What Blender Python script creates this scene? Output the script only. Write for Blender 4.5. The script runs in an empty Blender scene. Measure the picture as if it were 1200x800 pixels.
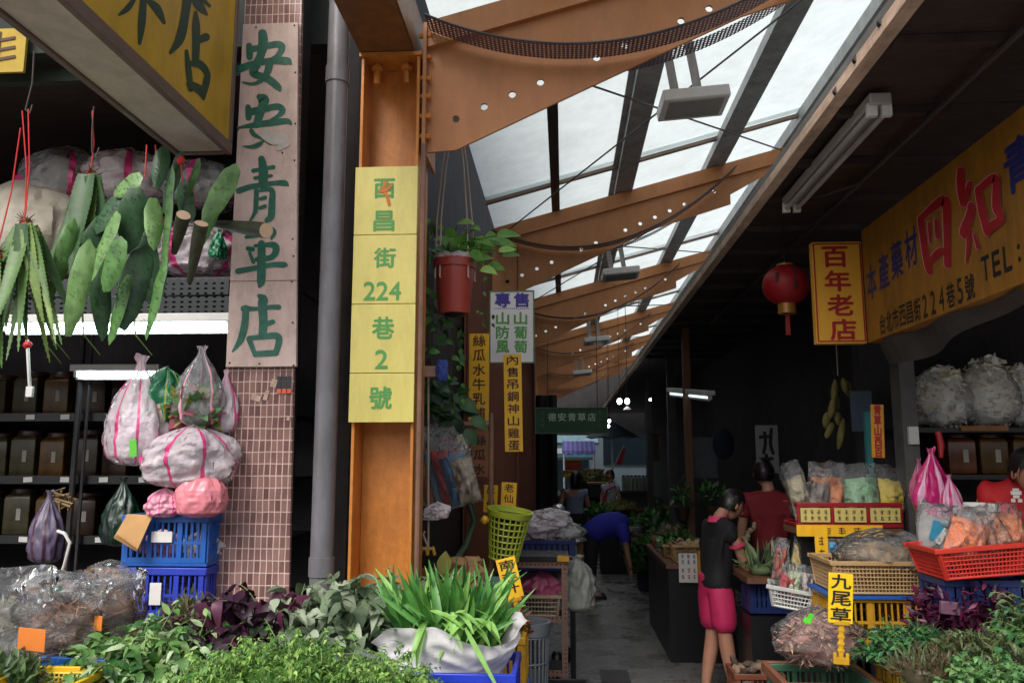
import bpy, math, random
from mathutils import Vector as V, Matrix, noise, geometry, Euler
S = bpy.context.scene
COL = S.collection
R = math.radians
pi = math.pi
# ---------------------------------------------------------------- camera, sky, sun, exposure
F = 960.0                       # focal length in photo pixels (photo 1200 x 800)
PITCH = math.atan(140 / F)
YAW = math.atan(61 * math.cos(PITCH) / F)
EYE = V((0, 0, 1.75))
cd = bpy.data.cameras.new('camera')
cam = bpy.data.objects.new('camera', cd)
COL.objects.link(cam)
cam.location = EYE
cam.rotation_euler = (pi / 2 + PITCH, 0, YAW)
cd.sensor_width = 36
cd.lens = 36 * F / 1200
cd.clip_start = 0.05
cd.clip_end = 500
S.camera = cam
w = bpy.data.worlds.new('World')
S.world = w
w.use_nodes = True
nt = w.node_tree
sky = nt.nodes.new('ShaderNodeTexSky')
sky.sky_type = 'NISHITA'
sky.sun_disc = False
SUN_EL, SUN_AZ = R(46), R(204)
sky.sun_elevation = SUN_EL
sky.sun_rotation = SUN_AZ
sky.dust_density = 4
sky.air_density = 1.0
bg = nt.nodes['Background']
hs = nt.nodes.new('ShaderNodeHueSaturation')
hs.inputs['Saturation'].default_value = 0.35
nt.links.new(sky.outputs[0], hs.inputs['Color'])
nt.links.new(hs.outputs[0], bg.inputs[0])
bg.inputs[1].default_value = 0.15
sl = bpy.data.lights.new('sun', 'SUN')
sl.energy = 1.5
sl.angle = R(25)
sl.color = (1, 0.96, 0.9)
so = bpy.data.objects.new('sun', sl)
COL.objects.link(so)
sd = V((math.sin(SUN_AZ) * math.cos(SUN_EL), math.cos(SUN_AZ) * math.cos(SUN_EL), math.sin(SUN_EL)))
so.rotation_euler = (-sd).to_track_quat('-Z', 'Y').to_euler()
so.location = (0, -5, 20)
S.view_settings.view_transform = 'Standard'
S.view_settings.look = 'None'
S.view_settings.gamma = 1
S.view_settings.use_curve_mapping = False
S.view_settings.exposure = 0.45
S.cycles.max_bounces = 10
S.cycles.diffuse_bounces = 5
S.cycles.transparent_max_bounces = 24
S.cycles.use_denoising = True
S.cycles.sample_clamp_indirect = 6
ROT = Euler((pi / 2 + PITCH, 0, YAW)).to_matrix()


def ray(px, py):
    return ROT @ V(((px - 600) / F, (400 - py) / F, -1))


def at(px, py, Y):
    d = ray(px, py)
    return EYE + d * (Y / d.y)


def atX(px, py, X):
    d = ray(px, py)
    return EYE + d * (X / d.x)


def lin(h):
    if isinstance(h, str):
        c = [int(h[i:i + 2], 16) / 255 for i in (0, 2, 4)]
        return [x / 12.92 if x < 0.04045 else ((x + .055) / 1.055) ** 2.4 for x in c]
    return list(h)


# ---------------------------------------------------------------- materials
MAT = {}


def mt(name, c, rough=.6, var=.2, sc=6, bump=0, bsc=None, metal=0, spec=.5, film=None, emit=0, transl=0, coat=0, stretch=None, dirt=0, dsc=1.3):
    if name in MAT:
        return MAT[name]
    m = bpy.data.materials.new(name)
    MAT[name] = m
    m.use_nodes = True
    n, l = m.node_tree.nodes, m.node_tree.links
    p = n['Principled BSDF']
    out = n['Material Output']
    c = lin(c)
    tc = n.new('ShaderNodeTexCoord')
    src = tc.outputs['Object']
    if stretch:
        mp = n.new('ShaderNodeMapping')
        mp.inputs['Scale'].default_value = stretch
        l.new(src, mp.inputs[0])
        src = mp.outputs[0]
    if var:
        nz = n.new('ShaderNodeTexNoise')
        nz.inputs['Scale'].default_value = sc
        nz.inputs['Detail'].default_value = 6
        nz.inputs['Roughness'].default_value = .65
        l.new(src, nz.inputs['Vector'])
        mr = n.new('ShaderNodeMapRange')
        mr.inputs[1].default_value = .3
        mr.inputs[2].default_value = .7
        l.new(nz.outputs[0], mr.inputs[0])
        mx = n.new('ShaderNodeMix')
        mx.data_type = 'RGBA'
        mx.inputs['A'].default_value = [max(0, x * (1 - var)) for x in c] + [1]
        mx.inputs['B'].default_value = [min(1, x * (1 + var)) for x in c] + [1]
        l.new(mr.outputs[0], mx.inputs['Factor'])
        if dirt:                      # stains, runs and worn patches with a shape of their own
            m2 = n.new('ShaderNodeMapping')
            m2.inputs['Scale'].default_value = (1.6, 1.6, .45)
            l.new(tc.outputs['Object'], m2.inputs[0])
            d2 = n.new('ShaderNodeTexNoise')
            d2.inputs['Scale'].default_value = dsc * 4
            d2.inputs['Detail'].default_value = 9
            d2.inputs['Roughness'].default_value = .75
            l.new(m2.outputs[0], d2.inputs['Vector'])
            r2 = n.new('ShaderNodeValToRGB')
            r2.color_ramp.elements[0].position = .38
            r2.color_ramp.elements[0].color = (1 - dirt, 1 - dirt * 1.05, 1 - dirt * 1.1, 1)
            r2.color_ramp.elements[1].position = .56
            if name == 'concrete_floor':          # damp patches shine
                r3 = n.new('ShaderNodeMapRange')
                r3.inputs[1].default_value, r3.inputs[2].default_value = .42, .58
                r3.inputs[3].default_value, r3.inputs[4].default_value = .1, .5
                l.new(d2.outputs[0], r3.inputs[0])
                l.new(r3.outputs[0], p.inputs['Roughness'])
            l.new(d2.outputs[0], r2.inputs[0])
            m3 = n.new('ShaderNodeMix')
            m3.data_type = 'RGBA'
            m3.blend_type = 'MULTIPLY'
            m3.inputs['Factor'].default_value = 1
            l.new(mx.outputs['Result'], m3.inputs['A'])
            l.new(r2.outputs[0], m3.inputs['B'])
            mx = m3
        l.new(mx.outputs['Result'], p.inputs['Base Color'])
    else:
        p.inputs['Base Color'].default_value = c + [1]
    p.inputs['Roughness'].default_value = rough
    p.inputs['Metallic'].default_value = metal
    p.inputs['Specular IOR Level'].default_value = spec
    p.inputs['Coat Weight'].default_value = coat
    if emit:
        p.inputs['Emission Color'].default_value = c + [1]
        p.inputs['Emission Strength'].default_value = emit
    if bump:
        bn = n.new('ShaderNodeTexNoise')
        bn.inputs['Scale'].default_value = bsc or sc * 4
        bn.inputs['Detail'].default_value = 4
        l.new(src, bn.inputs['Vector'])
        b = n.new('ShaderNodeBump')
        b.inputs['Strength'].default_value = bump
        b.inputs['Distance'].default_value = .02
        l.new(bn.outputs[0], b.inputs['Height'])
        l.new(b.outputs[0], p.inputs['Normal'])
    surf = p.outputs[0]
    if transl:
        t = n.new('ShaderNodeBsdfTranslucent')
        if var:
            l.new(mx.outputs['Result'], t.inputs[0])
        else:
            t.inputs[0].default_value = c + [1]
        s = n.new('ShaderNodeMixShader')
        s.inputs[0].default_value = transl
        l.new(surf, s.inputs[1])
        l.new(t.outputs[0], s.inputs[2])
        surf = s.outputs[0]
    if film is not None:
        t = n.new('ShaderNodeBsdfTransparent')
        s = n.new('ShaderNodeMixShader')
        s.inputs[0].default_value = film
        l.new(t.outputs[0], s.inputs[1])
        l.new(surf, s.inputs[2])
        vo = n.new('ShaderNodeTexVoronoi')         # crumpled facets that catch the light
        vo.inputs['Scale'].default_value = (bsc or 18) * .8
        l.new(src, vo.inputs['Vector'])
        nz2 = n.new('ShaderNodeTexNoise')
        nz2.inputs['Scale'].default_value = 7
        l.new(src, nz2.inputs['Vector'])
        ad = n.new('ShaderNodeMath')
        ad.operation = 'ADD'
        l.new(vo.outputs['Distance'], ad.inputs[0])
        l.new(nz2.outputs[0], ad.inputs[1])
        b2 = n.new('ShaderNodeBump')
        b2.inputs['Strength'].default_value = 1
        b2.inputs['Distance'].default_value = .03
        l.new(ad.outputs[0], b2.inputs['Height'])
        gl = n.new('ShaderNodeBsdfGlossy')
        gl.inputs['Roughness'].default_value = .13
        l.new(b2.outputs[0], gl.inputs['Normal'])
        lw = n.new('ShaderNodeLayerWeight')
        lw.inputs['Blend'].default_value = .17
        l.new(b2.outputs[0], lw.inputs['Normal'])
        s3 = n.new('ShaderNodeMixShader')
        l.new(lw.outputs['Fresnel'], s3.inputs[0])
        l.new(s.outputs[0], s3.inputs[1])
        l.new(gl.outputs[0], s3.inputs[2])
        surf = s3.outputs[0]
    l.new(surf, out.inputs[0])
    return m


def tile_mat():
    m = mt('mosaic_tile', '6e4a48', .17, 0)
    n, l = m.node_tree.nodes, m.node_tree.links
    p = n['Principled BSDF']
    tc = n.new('ShaderNodeTexCoord')
    sp = n.new('ShaderNodeSeparateXYZ')
    l.new(tc.outputs['Object'], sp.inputs[0])
    a = n.new('ShaderNodeMath')
    l.new(sp.outputs[0], a.inputs[0])
    l.new(sp.outputs[1], a.inputs[1])
    cb = n.new('ShaderNodeCombineXYZ')
    l.new(a.outputs[0], cb.inputs[0])
    l.new(sp.outputs[2], cb.inputs[1])
    nz = n.new('ShaderNodeTexNoise')          # hand laid: the joints wander a little
    nz.inputs['Scale'].default_value = 9
    l.new(tc.outputs['Object'], nz.inputs['Vector'])
    vm = n.new('ShaderNodeVectorMath')
    vm.operation = 'MULTIPLY_ADD'
    vm.inputs[1].default_value = (.007, .007, 0)
    l.new(nz.outputs[1], vm.inputs[0])
    l.new(cb.outputs[0], vm.inputs[2])
    br = n.new('ShaderNodeTexBrick')
    br.offset = 0
    br.inputs['Scale'].default_value = 1
    br.inputs['Brick Width'].default_value = .0305
    br.inputs['Row Height'].default_value = .058
    br.inputs['Mortar Size'].default_value = .0028
    br.inputs['Mortar Smooth'].default_value = .3
    br.inputs['Color1'].default_value = lin('a37d78') + [1]
    br.inputs['Color2'].default_value = lin('775553') + [1]
    br.inputs['Mortar'].default_value = lin('e0c8ba') + [1]
    l.new(vm.outputs[0], br.inputs[0])
    n2 = n.new('ShaderNodeTexNoise')
    n2.inputs['Scale'].default_value = 5
    n2.inputs['Detail'].default_value = 5
    l.new(tc.outputs['Object'], n2.inputs['Vector'])
    mx = n.new('ShaderNodeMix')
    mx.data_type = 'RGBA'
    mx.blend_type = 'MULTIPLY'
    mx.inputs['Factor'].default_value = .6
    rp = n.new('ShaderNodeValToRGB')
    rp.color_ramp.elements[0].position = .35
    rp.color_ramp.elements[0].color = (.45, .4, .4, 1)
    rp.color_ramp.elements[1].position = .6
    l.new(n2.outputs[0], rp.inputs[0])
    l.new(br.outputs['Color'], mx.inputs['A'])
    l.new(rp.outputs[0], mx.inputs['B'])
    l.new(mx.outputs['Result'], p.inputs['Base Color'])
    b = n.new('ShaderNodeBump')
    b.invert = True
    b.inputs['Strength'].default_value = .6
    b.inputs['Distance'].default_value = .004
    l.new(br.outputs['Fac'], b.inputs['Height'])
    l.new(b.outputs[0], p.inputs['Normal'])
    return m


def perf_mat(name, c, px, py, thr):
    """metal sheet with a grid of punched holes"""
    m = mt(name, c, .5, .15, metal=.3)
    n, l = m.node_tree.nodes, m.node_tree.links
    tc = n.new('ShaderNodeTexCoord')
    sp = n.new('ShaderNodeSeparateXYZ')
    l.new(tc.outputs['Object'], sp.inputs[0])
    outs = []
    for ax, per in ((0, px), (1 if py > 0 else 2, abs(py))):
        a = n.new('ShaderNodeMath')
        a.operation = 'MULTIPLY'
        a.inputs[1].default_value = 2 * pi / per
        l.new(sp.outputs[ax], a.inputs[0])
        b = n.new('ShaderNodeMath')
        b.operation = 'SINE'
        l.new(a.outputs[0], b.inputs[0])
        outs.append(b.outputs[0])
    c2 = n.new('ShaderNodeMath')
    c2.operation = 'ADD'
    l.new(outs[0], c2.inputs[0])
    l.new(outs[1], c2.inputs[1])
    g = n.new('ShaderNodeMath')
    g.operation = 'LESS_THAN'
    g.inputs[1].default_value = thr
    l.new(c2.outputs[0], g.inputs[0])
    t = n.new('ShaderNodeBsdfTransparent')
    s = n.new('ShaderNodeMixShader')
    l.new(g.outputs[0], s.inputs[0])
    l.new(t.outputs[0], s.inputs[1])
    l.new(n['Principled BSDF'].outputs[0], s.inputs[2])
    l.new(s.outputs[0], n['Material Output'].inputs[0])
    return m


ORANGE = mt('orange_paint', 'ca8036', .42, .16, 3, .15, 30, dirt=.22, dsc=2)
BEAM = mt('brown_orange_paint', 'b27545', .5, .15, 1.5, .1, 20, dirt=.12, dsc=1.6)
PERF = perf_mat('perforated_steel', '6c5a68', .022, .022, 1.05)
PERF2 = perf_mat('slotted_angle', '2a2d30', .05, -.03, 1.1)
PANEL = mt('roof_sheet', 'd4dddd', .45, .08, 2.2, .25, 14, transl=.85, dirt=.07, dsc=1.2)
GALV = mt('galvanised', 'a3a3a2', .5, .25, 4, dirt=.3)
DARKST = mt('dark_steel', '3a3638', .5, .25, 5)
ROD = mt('rod', '55504c', .5, .1)
TILE = tile_mat()
PIPE = mt('grey_pvc', '77757a', .35, .12, 3, dirt=.3)
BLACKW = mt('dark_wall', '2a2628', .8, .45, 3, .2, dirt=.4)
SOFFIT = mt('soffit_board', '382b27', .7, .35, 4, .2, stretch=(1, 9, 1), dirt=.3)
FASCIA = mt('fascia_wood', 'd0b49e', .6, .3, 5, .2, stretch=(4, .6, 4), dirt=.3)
CONC = mt('concrete_floor', '7a7776', .3, .25, 1.6, .3, 30, dirt=.28, dsc=.35)
SIGNW = mt('worn_sign_board', 'cfb6ac', .6, .12, 9, .08, dirt=.22, dsc=2)
SIGNY = mt('sign_yellow', 'c6a01e', .4, .12, 2, dirt=.18)
PLATEY = mt('plate_yellow', 'd9cb72', .35, .05, 4, dirt=.12, dsc=2)
SIGNR = mt('shaded_sign_yellow', '94651f', .5, .15, 2, dirt=.3)  # deep shade under the eave is put into this yellow
CREAM = mt('cream_panel', 'c4b8a8', .5, .08, 3, dirt=.2)
TAUPE = mt('taupe_frame', '6b5850', .5, .15, 6)
GREENP = mt('green_paint', '1c5f4c', .45, .35, 30)
GREENL = mt('green_letter', '52964a', .5, .1)
GREEND = mt('green_dark_letter', '123c26', .5, .15)
REDL = mt('red_letter', '97141c', .5, .15)
PINKL = mt('letter_edge', 'c9808a', .5, .1)
BLUEL = mt('blue_letter', '1c2460', .5, .15)
PURL = mt('purple_letter', '352c88', .5, .15)
BLACKL = mt('black_ink', '1a1512', .6, .1)
BROWNL = mt('brown_ink', '4a2410', .6, .1)
TAGY = mt('tag_yellow', 'e6b01a', .5, .08, 12, dirt=.1, dsc=3)
TAGO = mt('tag_orange', 'f08a3c', .6, .06)
WHITE = mt('white_paint', 'cfcfcb', .4, .08)
PAPER = mt('paper', 'd8d6d2', .8, .06, 4, .15, 12)
FILM = mt('clear_film', 'd9dce0', .16, 0, bump=.9, bsc=26, film=.09, spec=1)
FILMD = mt('cloudy_film', 'cfd2d6', .22, .1, bump=1, bsc=20, film=.22, spec=1)
FILMW = mt('white_film', 'f2e4ec', .25, .06, bump=1, bsc=24, film=.5)
FILMP = mt('pink_film', 'd6357f', .3, .1, bump=.6, bsc=18, film=.86)
FILMPL = mt('pale_pink_film', 'e29ab0', .3, .1, bump=.6, bsc=18, film=.9)
FILMG = mt('green_film', '12714a', .25, .2, bump=.6, bsc=18, film=.9)
BLUEC = mt('blue_plastic', '1d57a8', .4, .12)
BLUEC2 = mt('violet_blue_plastic', '2c3fae', .4, .12)
YELC = mt('yellow_plastic', 'c4951c', .45, .2, 9)
REDC = mt('red_plastic', 'b8281f', .4, .12)
REDD = mt('dark_red_plastic', '8f1620', .4, .12)
BEIGE = mt('beige_plastic', 'a98a60', .5, .15)
BRNC = mt('brown_plastic', '74422c', .5, .2)
GRYC = mt('grey_plastic', '5c6268', .45, .15)
WHTC = mt('white_plastic', 'b9bab6', .4, .08)
GRNC = mt('green_plastic', '1c6b44', .4, .12)
LIMEC = mt('lime_plastic', '98a632', .4, .12)
BLACKP = mt('black_plastic', '161619', .4, .1)
CARD = mt('cardboard', 'b38a58', .8, .12, 8)
WOODB = mt('brown_wood', '6b4630', .6, .3, 4, .2, stretch=(1, 1, .3))
AMBER = mt('amber_jar', '50360f', .3, .5, 9, spec=.3)
AMBER2 = mt('brown_jar', '5a2e14', .25, .35, 7, spec=.4)
TERRA = mt('terracotta_plastic', 'a4443a', .35, .1, 4)
REDS = mt('red_string', 'c8282c', .6, 0)
WIRE = mt('pale_wire', 'b8a898', .5, 0)
TUBE = mt('lit_tube', (.74, .96, 1.0), .4, 0, emit=16)
BULB = mt('lit_bulb', (.9, .97, 1.0), .4, 0, emit=9)
SKIN = mt('skin', 'b4826a', .5, .06, 10)
HAIR = mt('black_hair', '1c1718', .38, .4, 60)
BURL = mt('woven_sack', 'b9b1a2', .7, .12, 4, .4, 20)


def leafm(name, c, var=.3, rough=.45, tr=.25):
    return mt(name, c, rough, var, 18, transl=tr)


# ---------------------------------------------------------------- mesh helper
class B:
    def __init__(s):
        s.v, s.f, s.m, s.cur = [], [], [], 0

    def add(s, vs, fs):
        k = len(s.v)
        s.v += [tuple(p) for p in vs]
        s.f += [tuple(i + k for i in f) for f in fs]
        s.m += [s.cur] * len(fs)
        return s

    def box(s, c, d, rot=None):
        c = V(c)
        vs = []
        for x in (-.5, .5):
            for y in (-.5, .5):
                for z in (-.5, .5):
                    p = V((x * d[0], y * d[1], z * d[2]))
                    if rot is not None:
                        p = rot @ p
                    vs.append(c + p)
        return s.add(vs, [(0, 1, 3, 2), (4, 6, 7, 5), (0, 4, 5, 1), (2, 3, 7, 6), (0, 2, 6, 4), (1, 5, 7, 3)])

    def bb(s, a, b):
        a, b = V(a), V(b)
        return s.box((a + b) / 2, [abs(t) for t in (b - a)])

    def tube(s, pts, r, n=8, cap=True):
        pts = [V(p) for p in pts]
        rs = r if isinstance(r, (list, tuple)) else [r] * len(pts)
        vs, fs = [], []
        up = None
        for i, p in enumerate(pts):
            t = (pts[min(i + 1, len(pts) - 1)] - pts[max(i - 1, 0)]).normalized()
            if up is None:
                up = t.orthogonal().normalized()
            else:
                up = (up - t * up.dot(t))
                up = up.normalized() if up.length > 1e-6 else t.orthogonal().normalized()
            q = t.cross(up)
            for k in range(n):
                a = 2 * pi * k / n
                vs.append(p + (up * math.cos(a) + q * math.sin(a)) * rs[i])
        for i in range(len(pts) - 1):
            for k in range(n):
                a, b = i * n + k, i * n + (k + 1) % n
                fs.append((a, b, b + n, a + n))
        if cap:
            fs.append(tuple(range(n - 1, -1, -1)))
            fs.append(tuple(range((len(pts) - 1) * n, len(pts) * n)))
        return s.add(vs, fs)

    def lathe(s, prof, c=(0, 0, 0), n=20, rot=None, wob=0, seed=0, sy=1):
        vs, fs = [], []
        c = V(c)
        for i, (r, z) in enumerate(prof):
            for k in range(n):
                a = 2 * pi * k / n
                q = 1 + wob * noise.noise(V((math.cos(a) * 2, math.sin(a) * 2, z * 9 + seed * 7.3)))
                p = V((r * q * math.cos(a), r * q * sy * math.sin(a), z))
                if rot is not None:
                    p = rot @ p
                vs.append(c + p)
        for i in range(len(prof) - 1):
            for k in range(n):
                a, b = i * n + k, i * n + (k + 1) % n
                fs.append((a, b, b + n, a + n))
        if prof[0][0] > 1e-4:
            fs.append(tuple(range(n - 1, -1, -1)))
        if prof[-1][0] > 1e-4:
            fs.append(tuple(range((len(prof) - 1) * n, len(prof) * n)))
        return s.add(vs, fs)

    def ball(s, c, r, n=14, m=9, rot=None, wob=0, seed=0):
        r = (r, r, r) if not isinstance(r, (tuple, list)) else r
        vs, fs = [], []
        c = V(c)
        for i in range(m + 1):
            th = pi * i / m
            for k in range(n):
                a = 2 * pi * k / n
                d = V((math.sin(th) * math.cos(a), math.sin(th) * math.sin(a), -math.cos(th)))
                q = 1 + (wob * noise.noise(d * 2.3 + V((seed * 3.1, 0, 0))) if wob else 0)
                p = V((d.x * r[0] * q, d.y * r[1] * q, d.z * r[2] * q))
                if rot is not None:
                    p = rot @ p
                vs.append(c + p)
        for i in range(m):
            for k in range(n):
                a, b = i * n + k, i * n + (k + 1) % n
                fs.append((a, b, b + n, a + n))
        return s.add(vs, fs)

    def quad(s, a, b, c, d):
        return s.add([a, b, c, d], [(0, 1, 2, 3)])

    def prism(s, poly, off):
        n = len(poly)
        off = V(off)
        p0 = [V(p) for p in poly]
        vs = p0 + [p + off for p in p0]
        fs = [tuple(range(n - 1, -1, -1)), tuple(range(n, 2 * n))]
        for i in range(n):
            j = (i + 1) % n
            fs.append((i, j, j + n, i + n))
        return s.add(vs, fs)


ORG = {}


def finish(o, label, cat, group=None, kind=None):
    if label:
        o['label'] = label
    if cat:
        o['category'] = cat
    if group:
        o['group'] = group
    if kind:
        o['kind'] = kind
    return o


def thing(name, label, cat, loc, group=None):
    o = bpy.data.objects.new(name, None)
    COL.objects.link(o)
    o.empty_display_size = .1
    o.location = V(loc)
    ORG[o.name] = V(loc)
    return finish(o, label, cat, group)


def put(b, name, mats, parent=None, label=None, cat=None, group=None, kind=None, ang=40, bev=0, flat=False):
    """link what b holds as ONE mesh object; its vertices are given in world space"""
    if not isinstance(mats, (list, tuple)):
        mats = [mats]
    if parent is not None:
        org = ORG[parent.name]
    else:
        xs, ys, zs = zip(*b.v)
        org = V(((min(xs) + max(xs)) / 2, (min(ys) + max(ys)) / 2, min(zs)))
    me = bpy.data.meshes.new(name)
    ox, oy, oz = org
    me.from_pydata([(x - ox, y - oy, z - oz) for x, y, z in b.v], [], b.f)
    for m in mats:
        me.materials.append(m)
    if len(mats) > 1:
        me.polygons.foreach_set('material_index', b.m)
    if not flat:
        me.polygons.foreach_set('use_smooth', [True] * len(b.f))
        me.set_sharp_from_angle(angle=R(ang))
    me.update()
    o = bpy.data.objects.new(name, me)
    COL.objects.link(o)
    if parent is not None:
        o.parent = parent
    else:
        o.location = org
    ORG[o.name] = org
    if bev:
        md = o.modifiers.new('bevel', 'BEVEL')
        md.width = bev
        md.segments = 2
        md.limit_method = 'ANGLE'
    return finish(o, label, cat, group, kind)


def copy_tree(o, label=None, loc=None, rotz=None, scale=None, parent=None):
    c = o.copy()
    COL.objects.link(c)
    if parent is not None:
        c.parent = parent
    for ch in o.children:
        copy_tree(ch, parent=c)
    if label:
        c['label'] = label
    if loc is not None:
        c.location = V(loc)
    if rotz is not None:
        c.rotation_euler.z = rotz
    if scale is not None:
        c.scale = scale if isinstance(scale, tuple) else (scale,) * 3
    ORG[c.name] = V(c.location)
    return c


# ---------------------------------------------------------------- lettering
CHARS = sorted(set('西昌街224巷2號專售山葡萄防風百年老店TEL:2本產藥材台北市5青草德安絲瓜水牛乳埔內吊鋼神雞蛋仙姑南非叶九尾'))
GL = {}
_tmp = []
for ch in CHARS:
    c = bpy.data.curves.new('glyph', 'FONT')
    c.body = ch
    c.size = 1
    o = bpy.data.objects.new('glyph', c)
    COL.objects.link(o)
    _tmp.append((ch, o, c))
dg = bpy.context.evaluated_depsgraph_get()
for ch, o, c in _tmp:
    me = o.evaluated_get(dg).to_mesh()
    vs = [(v.co.x, v.co.y) for v in me.vertices]
    fs = [tuple(p.vertices) for p in me.polygons]
    x0, x1 = min(v[0] for v in vs), max(v[0] for v in vs)
    y0, y1 = min(v[1] for v in vs), max(v[1] for v in vs)
    GL[ch] = ([((x - x0) / (x1 - x0) - .5, (y - y0) / (y1 - y0) - .5) for x, y in vs], fs)
for ch, o, c in _tmp:
    bpy.data.objects.remove(o)
    bpy.data.curves.remove(c)


def glyph(b, ch, c, ux, uy, bold=.0, lift=.0015):
    """one character centred on c; ux, uy = full width and height vectors"""
    c, ux, uy = V(c), V(ux), V(uy)
    nrm = ux.cross(uy).normalized()
    vs, fs = GL[ch]
    sh = [(0, 0)] if not bold else [(-bold, 0), (bold, 0), (0, -bold), (0, bold)]
    for i, (a, d) in enumerate(sh):
        b.add([c + ux * (x + a) + uy * (y + d) + nrm * (lift + i * .0002) for x, y in vs], fs)


def strokes(b, sts, fn, off=(0, 0), s=1.0, k=0, lift=.0015):
    """brush strokes [(x, y, half width), ...] in pixels of a zoomed view; fn(px, py, lift) gives the point on the board"""
    for si, st in enumerate(sts):
        lf = lift + .00025 * si
        pts = []
        for i in range(len(st) - 1):
            p0, p1 = V(st[max(i - 1, 0)]), V(st[i])
            p2, p3 = V(st[i + 1]), V(st[min(i + 2, len(st) - 1)])
            for t in (0, .2, .4, .6, .8):
                pts.append(.5 * ((2 * p1) + (p2 - p0) * t + (2 * p0 - 5 * p1 + 4 * p2 - p3) * t * t + (3 * p1 - p0 - 3 * p2 + p3) * t ** 3))
        pts.append(V(st[-1]))
        L, Rr = [], []
        for i, p in enumerate(pts):
            d = pts[min(i + 1, len(pts) - 1)] - pts[max(i - 1, 0)]
            d = V((d.x, d.y))
            d = d.normalized() if d.length > 1e-6 else V((1, 0))
            nn = V((-d.y, d.x)) * max(p.z + k, 2)
            L.append(V((p.x, p.y)) + nn)
            Rr.append(V((p.x, p.y)) - nn)
        a0, a1 = V((pts[0].x, pts[0].y)), V((pts[-1].x, pts[-1].y))
        for c, r, ll in ((a0, max(pts[0].z + k, 2), lf + .0001), (a1, max(pts[-1].z + k, 2), lf + .00015)):
            ring = [c + V((math.cos(q * pi / 5), math.sin(q * pi / 5))) * r for q in range(10)]
            b.add([fn(off[0] + p.x / s, off[1] + p.y / s, ll) for p in ring], [tuple(range(9, -1, -1))])
        vs = [fn(off[0] + p.x / s, off[1] + p.y / s, lf) for q in zip(L, Rr) for p in q]
        b.add(vs, [(2 * i, 2 * i + 1, 2 * i + 3, 2 * i + 2) for i in range(len(pts) - 1)])


# ---------------------------------------------------------------- leaves, bags, crates
def leaf(b, p, d, up, L, W, k=3, curl=.3, fold=.3, wide=.42):
    d = d.normalized()
    s = d.cross(up)
    s = s.normalized() if s.length > 1e-4 else d.orthogonal().normalized()
    n = s.cross(d)
    vs, fs = [], []
    for i in range(k + 1):
        t = i / k
        e = math.log(.5) / math.log(wide)
        wd = W * .5 * math.sin(pi * min(max(t, .03), .985) ** e) ** .8
        c = p + d * (L * t * (1 - .25 * abs(curl) * t)) - n * (curl * L * t * t)
        vs += [c + s * wd + n * (fold * wd), c, c - s * wd + n * (fold * wd)]
    for i in range(k):
        a = i * 3
        fs += [(a, a + 1, a + 4, a + 3), (a + 1, a + 2, a + 5, a + 4)]
    b.add(vs, fs)


def rnd_dir(rg):
    while 1:
        v = V((rg.uniform(-1, 1), rg.uniform(-1, 1), rg.uniform(-1, 1)))
        if .05 < v.length < 1:
            return v.normalized()


def pile(b, n, c, rad, L, W, nm, seed=1, k=2, curl=.4, fold=.3, up=.5, out=.6, jit=.7, inner=.55, wide=.42, floor=-.05, mound=True):
    """a heap of leaves over the upper half of an ellipsoid"""
    rg = random.Random(seed)
    c = V(c)
    if mound:
        b.cur = 0
        b.ball(c, (rad[0] * .72, rad[1] * .72, rad[2] * .72), 16, 10, wob=.2, seed=seed)
    for i in range(n):
        u = rnd_dir(rg)
        if u.z < floor:
            u.z = -u.z * .6
        q = inner + (1 - inner) * rg.random() ** .6
        q *= 1 + .22 * noise.noise(u * 2.5 + V((seed, seed, 0)))
        p = c + V((u.x * rad[0] * q, u.y * rad[1] * q, u.z * rad[2] * q))
        d = (u * out + V((0, 0, up)) + rnd_dir(rg) * jit)
        z = rg.uniform(.65, 1.25)
        b.cur = rg.randrange(nm)
        leaf(b, p, d, rnd_dir(rg) * .6 + V((0, -.3, .8)), L * z, W * z * rg.uniform(.8, 1.15), k, curl * rg.uniform(-.4, 1.4), fold, wide)
    b.cur = 0
    return b


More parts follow.
